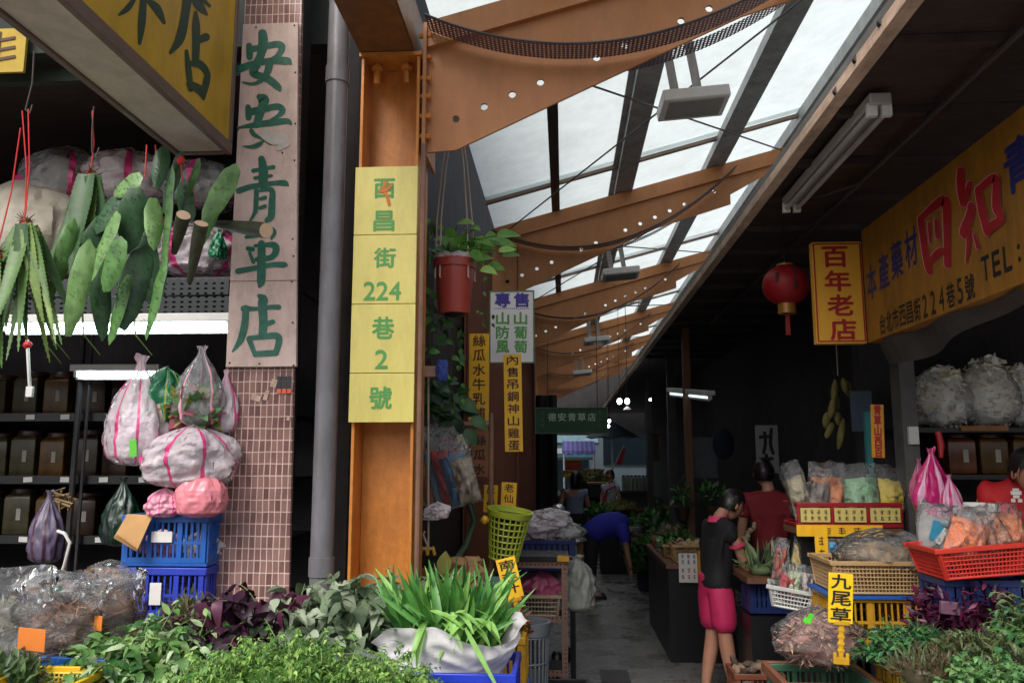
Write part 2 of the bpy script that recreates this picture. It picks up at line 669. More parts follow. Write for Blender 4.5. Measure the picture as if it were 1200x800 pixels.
def sprigs(b, n, c, rad, L, W, nm, seed=1, per=7, k=3, curl=.5, fold=.35, stem=.003, wide=.42, slen=3.0):
    """a tangle of leafy sprigs thrown over a mound; the last material is the stem's"""
    rg = random.Random(seed)
    c = V(c)
    b.cur = 0
    b.ball(c, (rad[0] * .62, rad[1] * .62, rad[2] * .55), 16, 10, wob=.25, seed=seed)
    for i in range(n):
        u = rnd_dir(rg)
        if u.z < -.05:
            u.z = -u.z * .5
        q = rg.uniform(.55, .95) * (1 + .25 * noise.noise(u * 2.5 + V((seed, seed, 0))))
        p = c + V((u.x * rad[0] * q, u.y * rad[1] * q, u.z * rad[2] * q))
        d = (u * .5 + V((rg.uniform(-1, 1), rg.uniform(-1, .6), rg.uniform(-.1, .8)))).normalized()
        sl_ = L * slen * rg.uniform(.6, 1.2)
        sag = rg.uniform(.1, .5)
        pts = [p + d * sl_ * t - V((0, 0, sag * sl_ * t * t)) for t in (0, .25, .5, .75, 1)]
        b.cur = nm
        b.tube(pts, [stem, stem, stem * .8, stem * .6, stem * .3], 4, False)
        tone = rg.randrange(nm)
        for j in range(per):
            t = (j + .6) / per
            a = min(int(t * 4), 3)
            q0 = pts[a].lerp(pts[a + 1], t * 4 - a)
            ax = (pts[a + 1] - pts[a]).normalized()
            side = ax.cross(V((0, 0, 1)) + rnd_dir(rg) * .5).normalized() * (1 if j % 2 else -1)
            dl = ax * rg.uniform(.3, .9) + side + rnd_dir(rg) * .35 - V((0, 0, rg.uniform(0, .5)))
            z = rg.uniform(.45, 1.3) * (1.1 - .5 * t)
            b.cur = tone if rg.random() < .6 else rg.randrange(nm)
            leaf(b, q0, dl, V((0, -.2, 1)) + rnd_dir(rg) * .5, L * z, W * z * rg.uniform(.8, 1.2), k, curl * rg.uniform(-.3, 1.8), fold * rg.uniform(-.3, 1.6), wide)
    b.cur = 0
    return b


def straw(b, n, c, rad, L, w, nm, seed=1, flat=.5):
    rg = random.Random(seed)
    c = V(c)
    for i in range(n):
        u = rnd_dir(rg) * rg.random() ** .13
        p = c + V((u.x * rad[0], u.y * rad[1], u.z * rad[2]))
        d = rnd_dir(rg)
        d.z *= flat
        b.cur = rg.randrange(nm)
        leaf(b, p - d * L * .5, d, rnd_dir(rg), L * rg.uniform(.5, 1.2), w * rg.uniform(.6, 1.6), 2, rg.uniform(-.3, .3), .3)
    b.cur = 0
    return b


PROF = {
    'hang': [(0, .0), (.015, .55), (.07, .86), (.2, 1), (.4, .97), (.6, .74), (.76, .42), (.88, .18), (.94, .12), (1, .22)],
    'sack': [(0, .0), (.01, .75), (.08, .95), (.3, 1), (.55, .97), (.74, .8), (.86, .48), (.92, .2), (.96, .24), (1, .36)],
    'round': [(0, .0), (.02, .5), (.12, .84), (.35, 1), (.6, .94), (.8, .68), (.92, .34), (1, .0)],
    'open': [(0, .0), (.01, .8), (.06, .97), (.3, 1), (.6, 1), (.8, .98), (.93, 1.02), (1, 1.06)],
    'pillow': [(0, .0), (.02, .7), (.15, .95), (.5, 1), (.85, .9), (.97, .75), (1, .7)],
}


def bag(b, c, rx, ry, h, prof='sack', seed=0, lump=.14, folds=7, fold=.10, stripe=None, tilt=None, rz=0, n=72, m=46, sq=0, crink=.06):
    P = PROF[prof]
    c = V(c)
    Rm = Matrix.Rotation(rz, 3, 'Z')
    if tilt is not None:
        Rm = Euler(tilt).to_matrix() @ Rm
    vs, fs, mi = [], [], []

    def pr(t):
        for (a, ra), (q, rq) in zip(P, P[1:]):
            if t <= q:
                return ra + (rq - ra) * ((t - a) / (q - a))
        return P[-1][1]
    for i in range(m + 1):
        t = i / m
        t = t * t * (3 - 2 * t) * .5 + t * .5
        r = pr(t)
        for k in range(n):
            a = 2 * pi * k / n
            ca, sa = math.cos(a), math.sin(a)
            g = 1.0
            if sq:
                g = 1 / max(abs(ca), abs(sa)) ** sq
            q = g * r * (1 + lump * noise.noise(V((ca * 1.6, sa * 1.6, t * 3 + seed * 5.1))) + lump * .55 * noise.noise(V((ca * 4, sa * 4, t * 7 + seed * 3.3)))
                         + crink * (.5 - abs(noise.noise(V((ca * 4.5 + seed, sa * 4.5, t * 3)))) * 2.2) + crink * .6 * (.5 - abs(noise.noise(V((ca * 10, sa * 10 + seed, t * 8)))) * 2.2)
                         + fold * (.25 + t) * math.sin(folds * a + seed + 4 * noise.noise(V((t * 3, seed, 0)))))
            z = t * h + lump * .25 * h * noise.noise(V((ca * 1.3, sa * 1.3, seed * 2.7 + t))) * (0 if t < .05 else 1)
            vs.append(c + Rm @ V((rx * q * ca, ry * q * sa, z)))
    for i in range(m):
        for k in range(n):
            a0, a1 = i * n + k, i * n + (k + 1) % n
            fs.append((a0, a1, a1 + n, a0 + n))
            mi.append(1 if stripe and ((k + seed * 3) % (stripe[0] * 18 // 11)) < stripe[1] else 0)
    k0 = len(b.v)
    b.v += [tuple(p) for p in vs]
    b.f += [tuple(i + k0 for i in f) for f in fs]
    b.m += [b.cur + x for x in mi]
    return b


def crate(name, label, c, d, mat, rz=0, group=None, nslat=12, tag=None, cat='crate', rows=2, solid=False):
    """slatted plastic crate; c = centre of its bottom"""
    c = V(c)
    t = thing(name, label, cat, c, group)
    t.rotation_euler.z = rz
    W, D, H = d
    b = B()
    e = .022
    for s in (-1, 1):
        b.box(c + V((0, s * (D / 2 - e / 2), H - .0175)), (W, e, .035))
        b.box(c + V((s * (W / 2 - e / 2), 0, H - .0175)), (e, D - 2 * e, .035))
    put(b, 'rim', mat, t, bev=.004)
    b = B()
    b.box(c + V((0, 0, .012)), (W - .012, D - .012, .014))
    put(b, 'base', mat, t)
    hb, ht = .02, H - .036
    for ax in (0, 1):
        for s in (-1, 1):
            b = B()
            LL = W if ax == 0 else D
            th = .008

            def bx(u, z, wu, hz, dep=th):
                if ax == 0:
                    b.box(c + V((u, s * (D / 2 - .012), z)), (wu, dep, hz))
                else:
                    b.box(c + V((s * (W / 2 - .012), u, z)), (dep, wu, hz))
            zc, hz = (hb + ht) / 2, ht - hb
            if solid:
                bx(0, zc, LL - .026, hz)
            for u in (-LL / 2 + .026, LL / 2 - .026, -LL / 6, LL / 6):
                bx(u, zc, .024, hz, .016)
            bx(0, hb + .012, LL - .06, .024, .014)
            for r in range(1, rows):
                bx(0, hb + hz * r / rows, LL - .06, .014, .012)
            ns = nslat if ax == 0 else max(4, int(nslat * D / W))
            for i in range(ns):
                bx(-LL / 2 + .04 + (LL - .08) * (i + .5) / ns, zc, .009, hz)
            put(b, 'side_wall', mat, t)
    if tag:
        b = B()
        b.box(c + V((tag[0], -D / 2 - .004, tag[1])), (tag[2], .004, tag[3]))
        put(b, 'label_card', tag[4] if len(tag) > 4 else PAPER, t)
    return t


def basket(name, label, c, d, mat, taper=.85, rz=0, group=None, cat='basket', tilt=None, nx=16, nz=4):
    """tapered basket with a lattice wall; d = top size x, y, height"""
    c = V(c)
    t = thing(name, label, cat, c, group)
    t.rotation_euler = tilt or (0, 0, rz)
    W, D, H = d
    b = B()
    for s in (-1, 1):
        b.box(c + V((0, s * D / 2, H - .012)), (W + .03, .018, .024))
        b.box(c + V((s * W / 2, 0, H - .012)), (.018, D - .018, .024))
    put(b, 'rim', mat, t, bev=.003)
    b = B()
    b.box(c + V((0, 0, .006)), (W * taper - .01, D * taper - .01, .01))
    put(b, 'base', mat, t)
    b = B()

    def pt(ax, s, u, z):
        f = taper + (1 - taper) * z / H
        return c + (V((u * W / 2 * f, s * (D / 2 * f - .004), z)) if ax == 0 else V((s * (W / 2 * f - .004), u * D / 2 * f, z)))
    for ax in (0, 1):
        LL = W if ax == 0 else D
        n_ = max(5, int(nx * LL / max(W, D)))
        for s in (-1, 1):
            for i in range(n_ + 1):
                u = -1 + 2 * i / n_
                b.tube([pt(ax, s, u, .005), pt(ax, s, u, H - .02)], .0035 if i not in (0, n_) else .008, 5, False)
            for r in range(nz + 1):
                z = .008 + (H - .03) * r / nz
                b.tube([pt(ax, s, -1, z), pt(ax, s, 1, z)], .0045 if r else .008, 5, False)
    put(b, 'lattice_wall', mat, t)
    return t


def packet(b, c, w, h, th=.03, tilt=(0, 0, 0), seed=0, cur=(0, 1)):
    """flat film packet standing on c: inner pad (cur[1]) inside film (cur[0])"""
    Rm = Euler(tilt).to_matrix()
    c = V(c)
    for q, (ww, hh, tt) in ((cur[0], (w, h, th * 1.75)), (cur[1], (w * .9, h * .72, th * 1.5))):
        b.cur = q
        n, m = 16, 18
        vs, fs = [], []
        for sgn in (-1, 1):
            for i in range(n + 1):
                for j in range(m + 1):
                    u, v2 = i / n * 2 - 1, j / m
                    edge = max(0, (1 - abs(u) ** 3)) * max(0, 1 - abs(v2 * 2 - 1) ** 4)
                    wv = .6 * noise.noise(V((u * 2 + seed, v2 * 3, sgn + seed))) + .35 * noise.noise(V((u * 5 + seed, v2 * 6, sgn)))
                    vs.append(c + Rm @ V((u * ww / 2, sgn * tt / 2 * edge * (1 + wv) + (.03 * v2) * noise.noise(V((u * 1.5, v2 * 2, seed))) + .008 * noise.noise(V((u * 4, v2 * 5, seed))), v2 * hh * (1 + .06 * v2 * noise.noise(V((u * 2, seed, 1)))) + (.01 if q != cur[0] else 0))))
        K = (n + 1) * (m + 1)
        for g in (0, 1):
            for i in range(n):
                for j in range(m):
                    a = g * K + i * (m + 1) + j
                    fs.append((a, a + 1, a + m + 2, a + m + 1) if g else (a, a + m + 1, a + m + 2, a + 1))
        b.add(vs, fs)
    b.cur = 0


def skin(P, E, root, sub=2):
    """one skinned surface grown over joints P = {name: (x, y, z, radius[, radius2])}"""
    names = list(P)
    ix = {q: i for i, q in enumerate(names)}
    me = bpy.data.meshes.new('tmp')
    me.from_pydata([P[q][:3] for q in names], [(ix[a], ix[d]) for a, d in E], [])
    o = bpy.data.objects.new('tmp', me)
    COL.objects.link(o)
    sk = o.modifiers.new('s', 'SKIN')
    sk.branch_smoothing = .6
    sb = o.modifiers.new('u', 'SUBSURF')
    sb.levels = sb.render_levels = sub
    for i, q in enumerate(names):
        r = P[q]
        sv = me.skin_vertices[0].data[i]
        sv.radius = (r[3], r[4] if len(r) > 4 else r[3])
        sv.use_root = (q == root)
    g = bpy.context.evaluated_depsgraph_get()
    em = o.evaluated_get(g).to_mesh()
    res = ([v.co.copy() for v in em.vertices], [tuple(p.vertices) for p in em.polygons])
    bpy.data.objects.remove(o)
    bpy.data.meshes.remove(me)
    return res
# ---------------------------------------------------------------- ground and buildings
b = B()
b.quad((-60, -40, 0), (60, -40, 0), (60, 90, 0), (-60, 90, 0))
put(b, 'ground', CONC, kind='structure')


def zr(x):
    return 4.25 + .27 * x


# left shop (opens towards the street, its side runs along the alley)
t = thing('shop_building', 'dark herb shop building left of the alley behind the tiled pillar', 'building', (-3.4, 6, 0))
b = B()
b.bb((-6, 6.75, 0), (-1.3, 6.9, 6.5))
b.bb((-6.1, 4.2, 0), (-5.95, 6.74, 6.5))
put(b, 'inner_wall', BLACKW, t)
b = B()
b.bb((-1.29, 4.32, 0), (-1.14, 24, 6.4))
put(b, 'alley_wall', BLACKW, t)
b = B()
b.bb((-5.94, 4.43, 4.12), (-1.3, 6.74, 4.2))
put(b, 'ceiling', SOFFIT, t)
b = B()
b.bb((-6, 4.3, 4.1), (-1.3, 4.42, 6.5))
put(b, 'upper_wall', mt('upper_wall', '232b25', .8, .3, 3), t)

t = thing('tiled_pillar', 'pillar faced with small brown mosaic tiles beside the grey pipe', 'pillar', (-1.48, 4.1, 0))
b = B()
b.bb((-1.69, 4.0, 0), (-1.31, 4.025, 5.2))
xs_top = []
b.v = [(x + (-.055 * (z - 1.9) / 2.15 if x > -1.4 else 0) * (1 if z > 1 else 0), y, z) for x, y, z in b.v]
b.v = [(x if not (z > 5 and x > -1.5) else -1.395, y, z) for x, y, z in b.v]
put(b, 'tile_facing', TILE, t)
b = B()
b.bb((-1.69, 4.028, 0), (-1.42, 4.3, 5.2))
put(b, 'side_return', BLACKW, t)
b = B()       # battery shaped stickers left on the tiles
for i in range(3):
    p = at(327 + i * 6, 449, 3.997)
    b.box(p, (.021, .004, .07))
put(b, 'sticker', mt('sticker_dark', '2a2a30', .4), t)
b = B()
for i in range(3):
    p = at(327 + i * 6, 458, 3.993)
    b.box(p, (.021, .004, .022))
put(b, 'sticker_edge', mt('sticker_orange', 'd0603a', .4), t)
b = B()
for px, py, ww, hh in ((321, 449, .03, .04), (300, 466, .05, .03), (338, 490, .015, .022), (312, 463, .02, .05)):
    b.box(at(px, py, 3.996), (ww, .004, hh), Matrix.Rotation(.3, 3, 'Y'))
put(b, 'paper_scrap', mt('scrap', 'b39a8a', .7, .3, 20), t)

b = B()
b.tube([(-1.178, 4.02, 0), (-1.178, 4.02, 5.0)], .056, 24)
for z in (3.72, 1.2):
    b.tube([(-1.178, 4.02, z), (-1.178, 4.02, z + .09)], .062, 24)
put(b, 'drain_pipe', PIPE, label='tall grey plastic drain pipe between tiled pillar and orange column', cat='pipe')

# right shop: soffit with its eave board, side partition, wall further in
t = thing('shop_building', 'dark shop building with deep board eave right of the alley', 'building', (3, 8, 0))
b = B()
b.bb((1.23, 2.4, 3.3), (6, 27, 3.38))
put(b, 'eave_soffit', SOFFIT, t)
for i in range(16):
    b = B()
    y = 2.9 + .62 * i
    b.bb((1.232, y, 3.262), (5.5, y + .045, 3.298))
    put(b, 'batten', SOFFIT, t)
b = B()
b.tube([(1.62, 2.4, 3.245), (1.62, 9, 3.245)], .014, 8)
b.tube([(1.62, 4.4, 3.245), (1.5, 4.6, 3.25), (1.36, 4.68, 3.25)], .008, 6)
put(b, 'cable_conduit', DARKST, t)
b = B()
b.bb((1.165, 2.4, 3.285), (1.226, 27, 3.335))
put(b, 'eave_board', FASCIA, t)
b = B()
b.bb((2.16, 6.1, 0), (6, 6.25, 3.29))
b.bb((5.9, 2.4, 0), (6.05, 6.09, 3.29))
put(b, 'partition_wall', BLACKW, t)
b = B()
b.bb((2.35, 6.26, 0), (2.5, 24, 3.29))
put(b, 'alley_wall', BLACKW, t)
b = B()
b.bb((1.2, 2.4, 3.385), (6, 27, 3.42))
put(b, 'eave_roof', mt('tin_roof', '6a6a68', .5, .3), t)
for px, py in ((1030, 30), (1001, 73), (978, 110)):
    b = B()
    p = atX(px, py, 1.16)
    b.tube([p + V((.012, -.012, .012)), p + V((.012, .012, .012))], .018, 10)
    put(b, 'roof_bolt', DARKST, t)
t = thing('shop_pillar', 'plain grey concrete pillar at the shop corner under the yellow sign end', 'pillar', (2.2, 5.4, 0))
b = B()
b.bb((2.14, 5.35, 0), (2.235, 5.5, 3.28))
put(b, 'shaft', mt('grey_pillar', '4c4a4a', .7, .3, 5), t)
b = B()
b.box(at(1070, 510, 5.34), (.06, .03, .11))
put(b, 'switch_box', WHTC, t)

# unseen street building behind the viewer, added to limit low skylight
t = thing('added_street_building', 'unseen grey street building added to limit low skylight', 'building', (0, -13, 0))
b = B()
b.bb((-25, -34, 0), (25, -30, 9))
put(b, 'wall', mt('street_wall', '8a8680', .8, .2, 1), t)
for i in range(12):
    for z in (2, 5, 8):
        b = B()
        b.bb((-23 + i * 4, -29.99, z), (-21 + i * 4, -29.9, z + 1.4))
        put(b, 'window', mt('street_glass', '20252b', .15, 0), t)

# ---------------------------------------------------------------- canopy over the alley
t = thing('arcade_roof', 'translucent sloping white sheet roof over the market alley', 'canopy', (.8, 13, 4))
xs = [-.72, -.06, .62, 1.54, 2.9]
ys = [1.0] + [7.45, 11.45, 15.45, 19.45, 23.45, 27]
for j in range(len(ys) - 1):
    y0, y1 = (ys[j] - (.12 if j else 0), ys[j + 1])
    if j == 0:
        y0 = 3.0
    for i in range(4):
        b = B()
        x0, x1 = xs[i] + .004, xs[i + 1] - .004
        dz = .125 + .012 * (j % 2) + .004 * i
        n_ = 10
        for k in range(n_):
            a0, a1 = x0 + (x1 - x0) * k / n_, x0 + (x1 - x0) * (k + 1) / n_
            ya, yb = y0, y1
            b.quad((a0, ya, zr(a0) + dz), (a1, ya, zr(a1) + dz), (a1, yb, zr(a1) + dz), (a0, yb, zr(a0) + dz))
        put(b, 'roof_panel', PANEL, t, flat=True)
    b = B()      # lap strip across each joint
    b.prism([(xs[0], y1 - .03, zr(xs[0]) + .085), (xs[-1], y1 - .03, zr(xs[-1]) + .085), (xs[-1], y1 - .03, zr(xs[-1]) + .118), (xs[0], y1 - .03, zr(xs[0]) + .118)], (0, .05, 0))
    put(b, 'lap_strip', mt('lap', '8d7468', .6, .2), t)
for x, wd, hh in ((-.06, .08, .1), (.62, .17, .1), (1.54, .17, .09), (2.27, .12, .12)):
    b = B()
    y0 = 2.9
    b.bb((x - wd / 2, y0, zr(x) + .004), (x + wd / 2, 26.9, zr(x) + .004 + hh))
    if x == .62:
        b.bb((x - wd / 2 - .05, y0, zr(x) + .07), (x - wd / 2 - .003, 26.9, zr(x) + .1))
    put(b, 'purlin', GALV if x > .5 else DARKST, t)
for ya in (4, 8, 12, 16, 20):
    for (x0, y0, x1, y1) in ((-.6, ya + 4, 1.9, ya + .2), (-.6, ya + .1, 2.3, ya + 4)):
        b = B()
        b.tube([(x0, y0, zr(x0) - .08), (x1, y1, zr(x1) - .08)], .008 if ya < 10 else .01, 6)
        put(b, 'brace_rod', ROD, t)


def holed(outer, holes, y, th):
    """plate in the XZ plane at depth y with round holes"""
    pts = [V(p) for p in outer]
    edges = [(i, (i + 1) % len(outer)) for i in range(len(outer))]
    loops = [list(range(len(outer)))]
    for (hx, hz, hr) in holes:
        k = len(pts)
        pts += [V((hx + hr * math.cos(a * pi / 6), hz + hr * math.sin(a * pi / 6))) for a in range(12)]
        edges += [(k + i, k + (i + 1) % 12) for i in range(12)]
        loops.append(list(range(k, k + 12)))
    r = geometry.delaunay_2d_cdt(pts, edges, [], 0, 1e-5)
    vs, fs = r[0], []

    def inside(p, poly):
        c = False
        for i in range(len(poly)):
            a, q = poly[i], poly[i - 1]
            if (a[1] > p[1]) != (q[1] > p[1]) and p[0] < (q[0] - a[0]) * (p[1] - a[1]) / (q[1] - a[1]) + a[0]:
                c = not c
        return c
    for f in r[2]:
        cx = sum(vs[i].x for i in f) / len(f)
        cz = sum(vs[i].y for i in f) / len(f)
        if inside((cx, cz), outer) and not any((cx - hx) ** 2 + (cz - hz) ** 2 < (hr * .97) ** 2 for hx, hz, hr in holes):
            fs.append(tuple(f))
    b = B()
    n_ = len(vs)
    b.add([(v.x, y, v.y) for v in vs] + [(v.x, y + th, v.y) for v in vs], fs + [tuple(i + n_ for i in reversed(f)) for f in fs])
    for lp in loops:
        q = [pts[i] for i in lp]
        for i in range(len(q)):
            a, c = q[i], q[(i + 1) % len(q)]
            b.quad((a.x, y, a.y), (c.x, y, c.y), (c.x, y + th, c.y), (a.x, y + th, a.y))
    return b


def beam(y, label):
    t = thing('roof_beam', label, 'beam', (0, y, zr(0)), 'orange curved roof beams')
    x1 = 2.9
    outer = [(-.70, zr(-.70)), (-.70, 3.345), (-.55, 3.355), (.17, 3.69), (.95, 4.05), (1.68, 4.28), (1.68, 4.38), (1.95, 4.53), (x1, zr(x1) - .12), (x1, zr(x1))]
    holes = []
    for k in range(15):
        if k in (4, 7, 13):
            continue
        x = -.55 + .148 * k
        holes.append((x, 3.525 + .43 * (x + .55), .0195))
    b = holed(outer, holes, y, .016)
    put(b, 'web_plate', BEAM, t, flat=True)
    b = B()
    b.prism([(-.70, y - .035, zr(-.70) - .145), (x1, y - .035, zr(x1) - .145), (x1, y - .035, zr(x1)), (-.70, y - .035, zr(-.70))], (0, .034, 0))
    put(b, 'top_flange', BEAM, t)
    b = B()          # sagging perforated strip
    n_ = 40
    def arc(u):
        x = -.69 + 2.4 * u
        z = 3.822 - .0567 * x + .3009 * x * x
        return x, z
    for y0, y1 in ((y - .2, y - .037), (y + .02, y + .16)):
        for i in range(n_):
            xa, za = arc(i / n_)
            xb, zb = arc((i + 1) / n_)
            b.quad((xa, y0, za), (xb, y0, zb), (xb, y1, zb), (xa, y1, za))
    put(b, 'perforated_strip', PERF, t)
    b = B()
    b.tube([V((arc(i / n_)[0], y - .2, arc(i / n_)[1])) for i in range(n_ + 1)], .006, 5)
    put(b, 'strip_edge', DARKST, t)
    return t


beam(4.06, 'nearest orange roof beam with row of round holes, top of picture')
beam(8, 'second orange curved beam behind the hanging plant')
beam(12, 'third orange curved beam above the white notice board')
beam(16, 'fourth small orange beam in the depth of the roof')
beam(20, 'fifth orange beam just above the dark green hanging sign')
beam(24, 'farthest orange beam, mostly hidden behind the green sign')


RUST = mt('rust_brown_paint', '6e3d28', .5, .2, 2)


def column(y, x0, x1, label, ztop=3.9, m=ORANGE):
    t = thing('steel_column', label, 'column', ((x0 + x1) / 2, y, 0), 'orange steel columns')
    ft = .016
    for a in (x0, x1 - ft):
        b = B()
        b.bb((a, y, 0), (a + ft, y + .3, ztop))
        put(b, 'flange', m, t, bev=.003)
    b = B()
    b.bb((x0 + ft + .002, y + .17, 0), (x1 - ft - .002, y + .185, ztop))
    put(b, 'web', m, t)
    return t


ct = column(4.0, -1.045, -.735, 'nearest orange column carrying the tall yellow address plate', 3.853)
b = B()
b.bb((-1.055, 3.99, 3.855), (-.725, 4.3, 3.875))
put(b, 'cap_plate', ORANGE, ct)
for x in (-.98, -.82):
    b = B()
    b.tube([(x, 4.08, 3.74), (x, 4.08, 3.852)], .018, 8)
    b.tube([(x, 4.08, 3.81), (x, 4.08, 3.835)], .032, 6)
    put(b, 'bolt', ORANGE, ct)
b = B()
b.bb((-.72, 4.0, 3.33), (-.702, 4.34, 4.04))
put(b, 'end_plate', BEAM, ct)
for z in (3.42, 3.53, 3.64, 3.74, 3.86, 3.98):
    for x in (-.733, -.692):
        b = B()
        b.tube([(x - .014, 4.03, z), (x + .014, 4.03, z)], .015, 6)
        put(b, 'bolt', ORANGE, ct)
b = B()
b.tube([(-.705, 3.985, 0), (-.705, 3.985, 3.36)], .014, 8)
put(b, 'cable_conduit', mt('rust_conduit', '7a5a48', .6, .3), ct)
b = B()
b.bb((-1.055, 2.2, 3.88), (-.77, 4.32, 4.12))
b.bb((-.767, 2.2, 3.88), (-.76, 4.32, 4.15))
put(b, 'lintel_beam', mt('brown_lintel', '7f5430', .5, .2, 3, dirt=.3), ct)
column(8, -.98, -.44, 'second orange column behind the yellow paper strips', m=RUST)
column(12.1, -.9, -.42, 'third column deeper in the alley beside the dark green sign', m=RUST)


def lamp(c, label, s=1.0):
    c = V(c)
    t = thing('box_lamp', label, 'lamp', c, 'grey box lamps hung under the roof')
    b = B()
    Rm = Euler((R(-8), R(-6), R(4))).to_matrix()
    b.box(c, (.40 * s, .24, .075), Rm)
    put(b, 'housing', mt('lamp_housing', 'cfcfcd', .4, .1), t, bev=.008)
    b = B()
    b.box(c + Rm @ V((0, -.005, -.041)), (.33 * s, .18, .006), Rm)
    put(b, 'lens', mt('lamp_lens', '8c8c8a', .2, .1), t)
    for dx in (-.09, .05):
        b = B()
        b.box(c + V((dx - .03, .05, .24)), (.05, .02, .42), Matrix.Rotation(-.15, 3, 'Y'))
        put(b, 'bracket', GALV, t)
    return t


lamp(at(812, 121, 4.75), 'nearest grey box lamp hanging from the roof purlin')
lamp(at(727, 321, 8.8), 'second box lamp under the roof, below the long curved beam')
lamp(at(699, 399, 12.8), 'third small box lamp far along the roof')
lamp(at(682, 437, 16.8), 'farthest tiny box lamp near the green hanging sign')

# ---------------------------------------------------------------- signs
t = thing('sign_box', 'big yellow box sign with green characters jutting over the left shop', 'sign', (-1.75, 2.8, 3.25))
b = B()
x0, x1, y0, y1, z0, z1 = -1.99, -1.693, 1.9, 3.94, 3.31, 4.6
f_ = .03
b.bb((x0, y0, z0), (x0 + f_, y1, z0 + .06))
b.bb((x1 - f_, y0, z0), (x1, y1, z0 + .06))
b.bb((x0 + f_ + .002, y1 - .025, z0), (x1 - f_ - .002, y1 - .001, z0 + .06))
b.bb((x1 - f_, y1 - .035, z0 + .062), (x1, y1, z1))
b.bb((x0, y1 - .035, z0 + .062), (x0 + f_, y1, z1))
b.bb((x0, y0, z1 + .002), (x1, y1, z1 + .05))
put(b, 'frame', TAUPE, t, bev=.004)
b = B()
b.bb((x0 + f_ + .002, y0, z0 + .012), (x1 - f_ - .002, y1 - .03, z0 + .03))
put(b, 'underside_panel', CREAM, t)
b = B()
b.bb((x1 - .022, y0, z0 + .062), (x1 - .008, y1 - .037, z1))
b.bb((x0 + .008, y0, z0 + .062), (x0 + .02, y1 - .037, z1))
b.bb((x0 + .034, y1 - .02, z0 + .062), (x1 - .034, y1 - .012, z1))
put(b, 'face_panel', SIGNY, t)
b = B()
xf = x1 - .008
SX = lambda px, py, lf: atX(px, py, xf + lf)
# the last character, traced in a x4 view of the upper left corner
strokes(b, [[(905, -10, 14), (935, 30, 22), (970, 70, 6)], [(885, -60, 25), (870, 60, 20), (845, 180, 22), (800, 248, 8)],
            [(918, 60, 8), (920, 120, 18), (920, 200, 18), (917, 300, 16)], [(930, 190, 16), (965, 175, 20)],
            [(875, 240, 8), (885, 330, 14), (895, 420, 12)], [(885, 300, 12), (935, 300, 18), (972, 345, 14), (965, 400, 16), (955, 465, 6)], [(890, 395, 16), (935, 420, 20), (955, 455, 10)],
            [(800, -70, 16), (900, -40, 16), (985, 30, 6)]], SX, (0, 0), 4)
strokes(b, [[(672, -150, 14), (672, 0, 16), (665, 110, 18), (655, 205, 8)], [(690, 0, 8), (735, 40, 20), (770, 108, 8)], [(640, -20, 8), (600, 40, 14), (560, 70, 6)]], SX, (0, 0), 4)
put(b, 'lettering', GREEND, t)

t = thing('sign_board', 'weathered pale pink vertical board with hand painted green characters on the tiled pillar', 'sign', (-1.47, 3.99, 2.2))
xa, xb = -1.684, -1.322
seams = [4.049, 2.651, 2.213]
for z1_, z0_ in zip(seams, seams[1:]):
    b = B()
    e0, e1 = (at(347 + (430 - q) * 2 / 403, q, 3.972).x for q in ((430, 329) if z0_ < 2.5 else (329, 27)))
    b.prism([(xa, 3.972, z0_ + .002), (e0, 3.972, z0_ + .002), (e1, 3.972, z1_ - .001), (xa, 3.972, z1_ - .001)], (0, .024, 0))
    put(b, 'board', SIGNW, t, bev=.002)
b = B()
FS = lambda px, py, lf: at(px, py, 3.972 - lf)
strokes(b, [[(325, 110, 40), (330, 200, 45), (310, 300, 38), (265, 400, 40), (240, 460, 35), (300, 490, 35), (380, 520, 35), (460, 585, 32), (480, 615, 16)],
            [(205, 220, 28), (210, 320, 30)], [(215, 255, 28), (350, 225, 28), (460, 205, 30), (500, 235, 30), (460, 310, 25), (400, 335, 10)],
            [(110, 430, 35), (250, 380, 30), (400, 355, 30), (540, 355, 35), (575, 375, 15)],
            [(390, 360, 35), (370, 450, 32), (310, 530, 20), (230, 560, 14), (150, 545, 8)]], FS, (265, 25), 7.62)
strokes(b, [[(300, 105, 30), (335, 130, 50), (325, 180, 40), (300, 260, 38), (275, 350, 35)], [(195, 195, 25), (200, 290, 28)],
            [(215, 240, 35), (350, 210, 30), (460, 190, 28), (505, 225, 28), (470, 270, 20), (400, 305, 8)],
            [(100, 380, 8), (250, 355, 25), (400, 335, 30), (540, 320, 25), (580, 345, 12)],
            [(225, 405, 20), (250, 440, 20), (320, 480, 10), (400, 532, 6)], [(150, 545, 5), (230, 550, 18), (290, 530, 22), (330, 500, 10)]], FS, (265, 100), 7.62)
strokes(b, [[(390, 60, 38), (410, 180, 52), (405, 350, 50)], [(300, 190, 25), (400, 170, 20), (520, 150, 25)], [(320, 270, 22), (500, 245, 18)],
            [(140, 410, 35), (270, 365, 30), (400, 345, 25), (550, 325, 28), (650, 328, 33), (685, 355, 10)],
            [(335, 400, 28), (330, 520, 28), (320, 640, 25), (265, 740, 12)], [(370, 410, 15), (500, 400, 30), (505, 550, 38), (495, 690, 38), (450, 735, 28)],
            [(378, 500, 20), (430, 485, 24)], [(372, 600, 20), (430, 580, 22)]], FS, (265, 180), 9.41)
strokes(b, [[(460, 110, 28), (520, 160, 38), (500, 235, 14)], [(240, 340, 25), (290, 350, 28)], [(260, 390, 18), (300, 490, 22)], [(220, 215, 20), (420, 190, 20)],
            [(320, 310, 18), (430, 300, 24), (530, 305, 38), (550, 370, 38), (490, 440, 32), (340, 460, 28)],
            [(390, 290, 42), (390, 500, 48), (385, 700, 46), (367, 760, 18)], [(130, 590, 32), (320, 555, 28), (500, 520, 28), (640, 520, 33), (668, 525, 14)]], FS, (265, 255), 9.41)
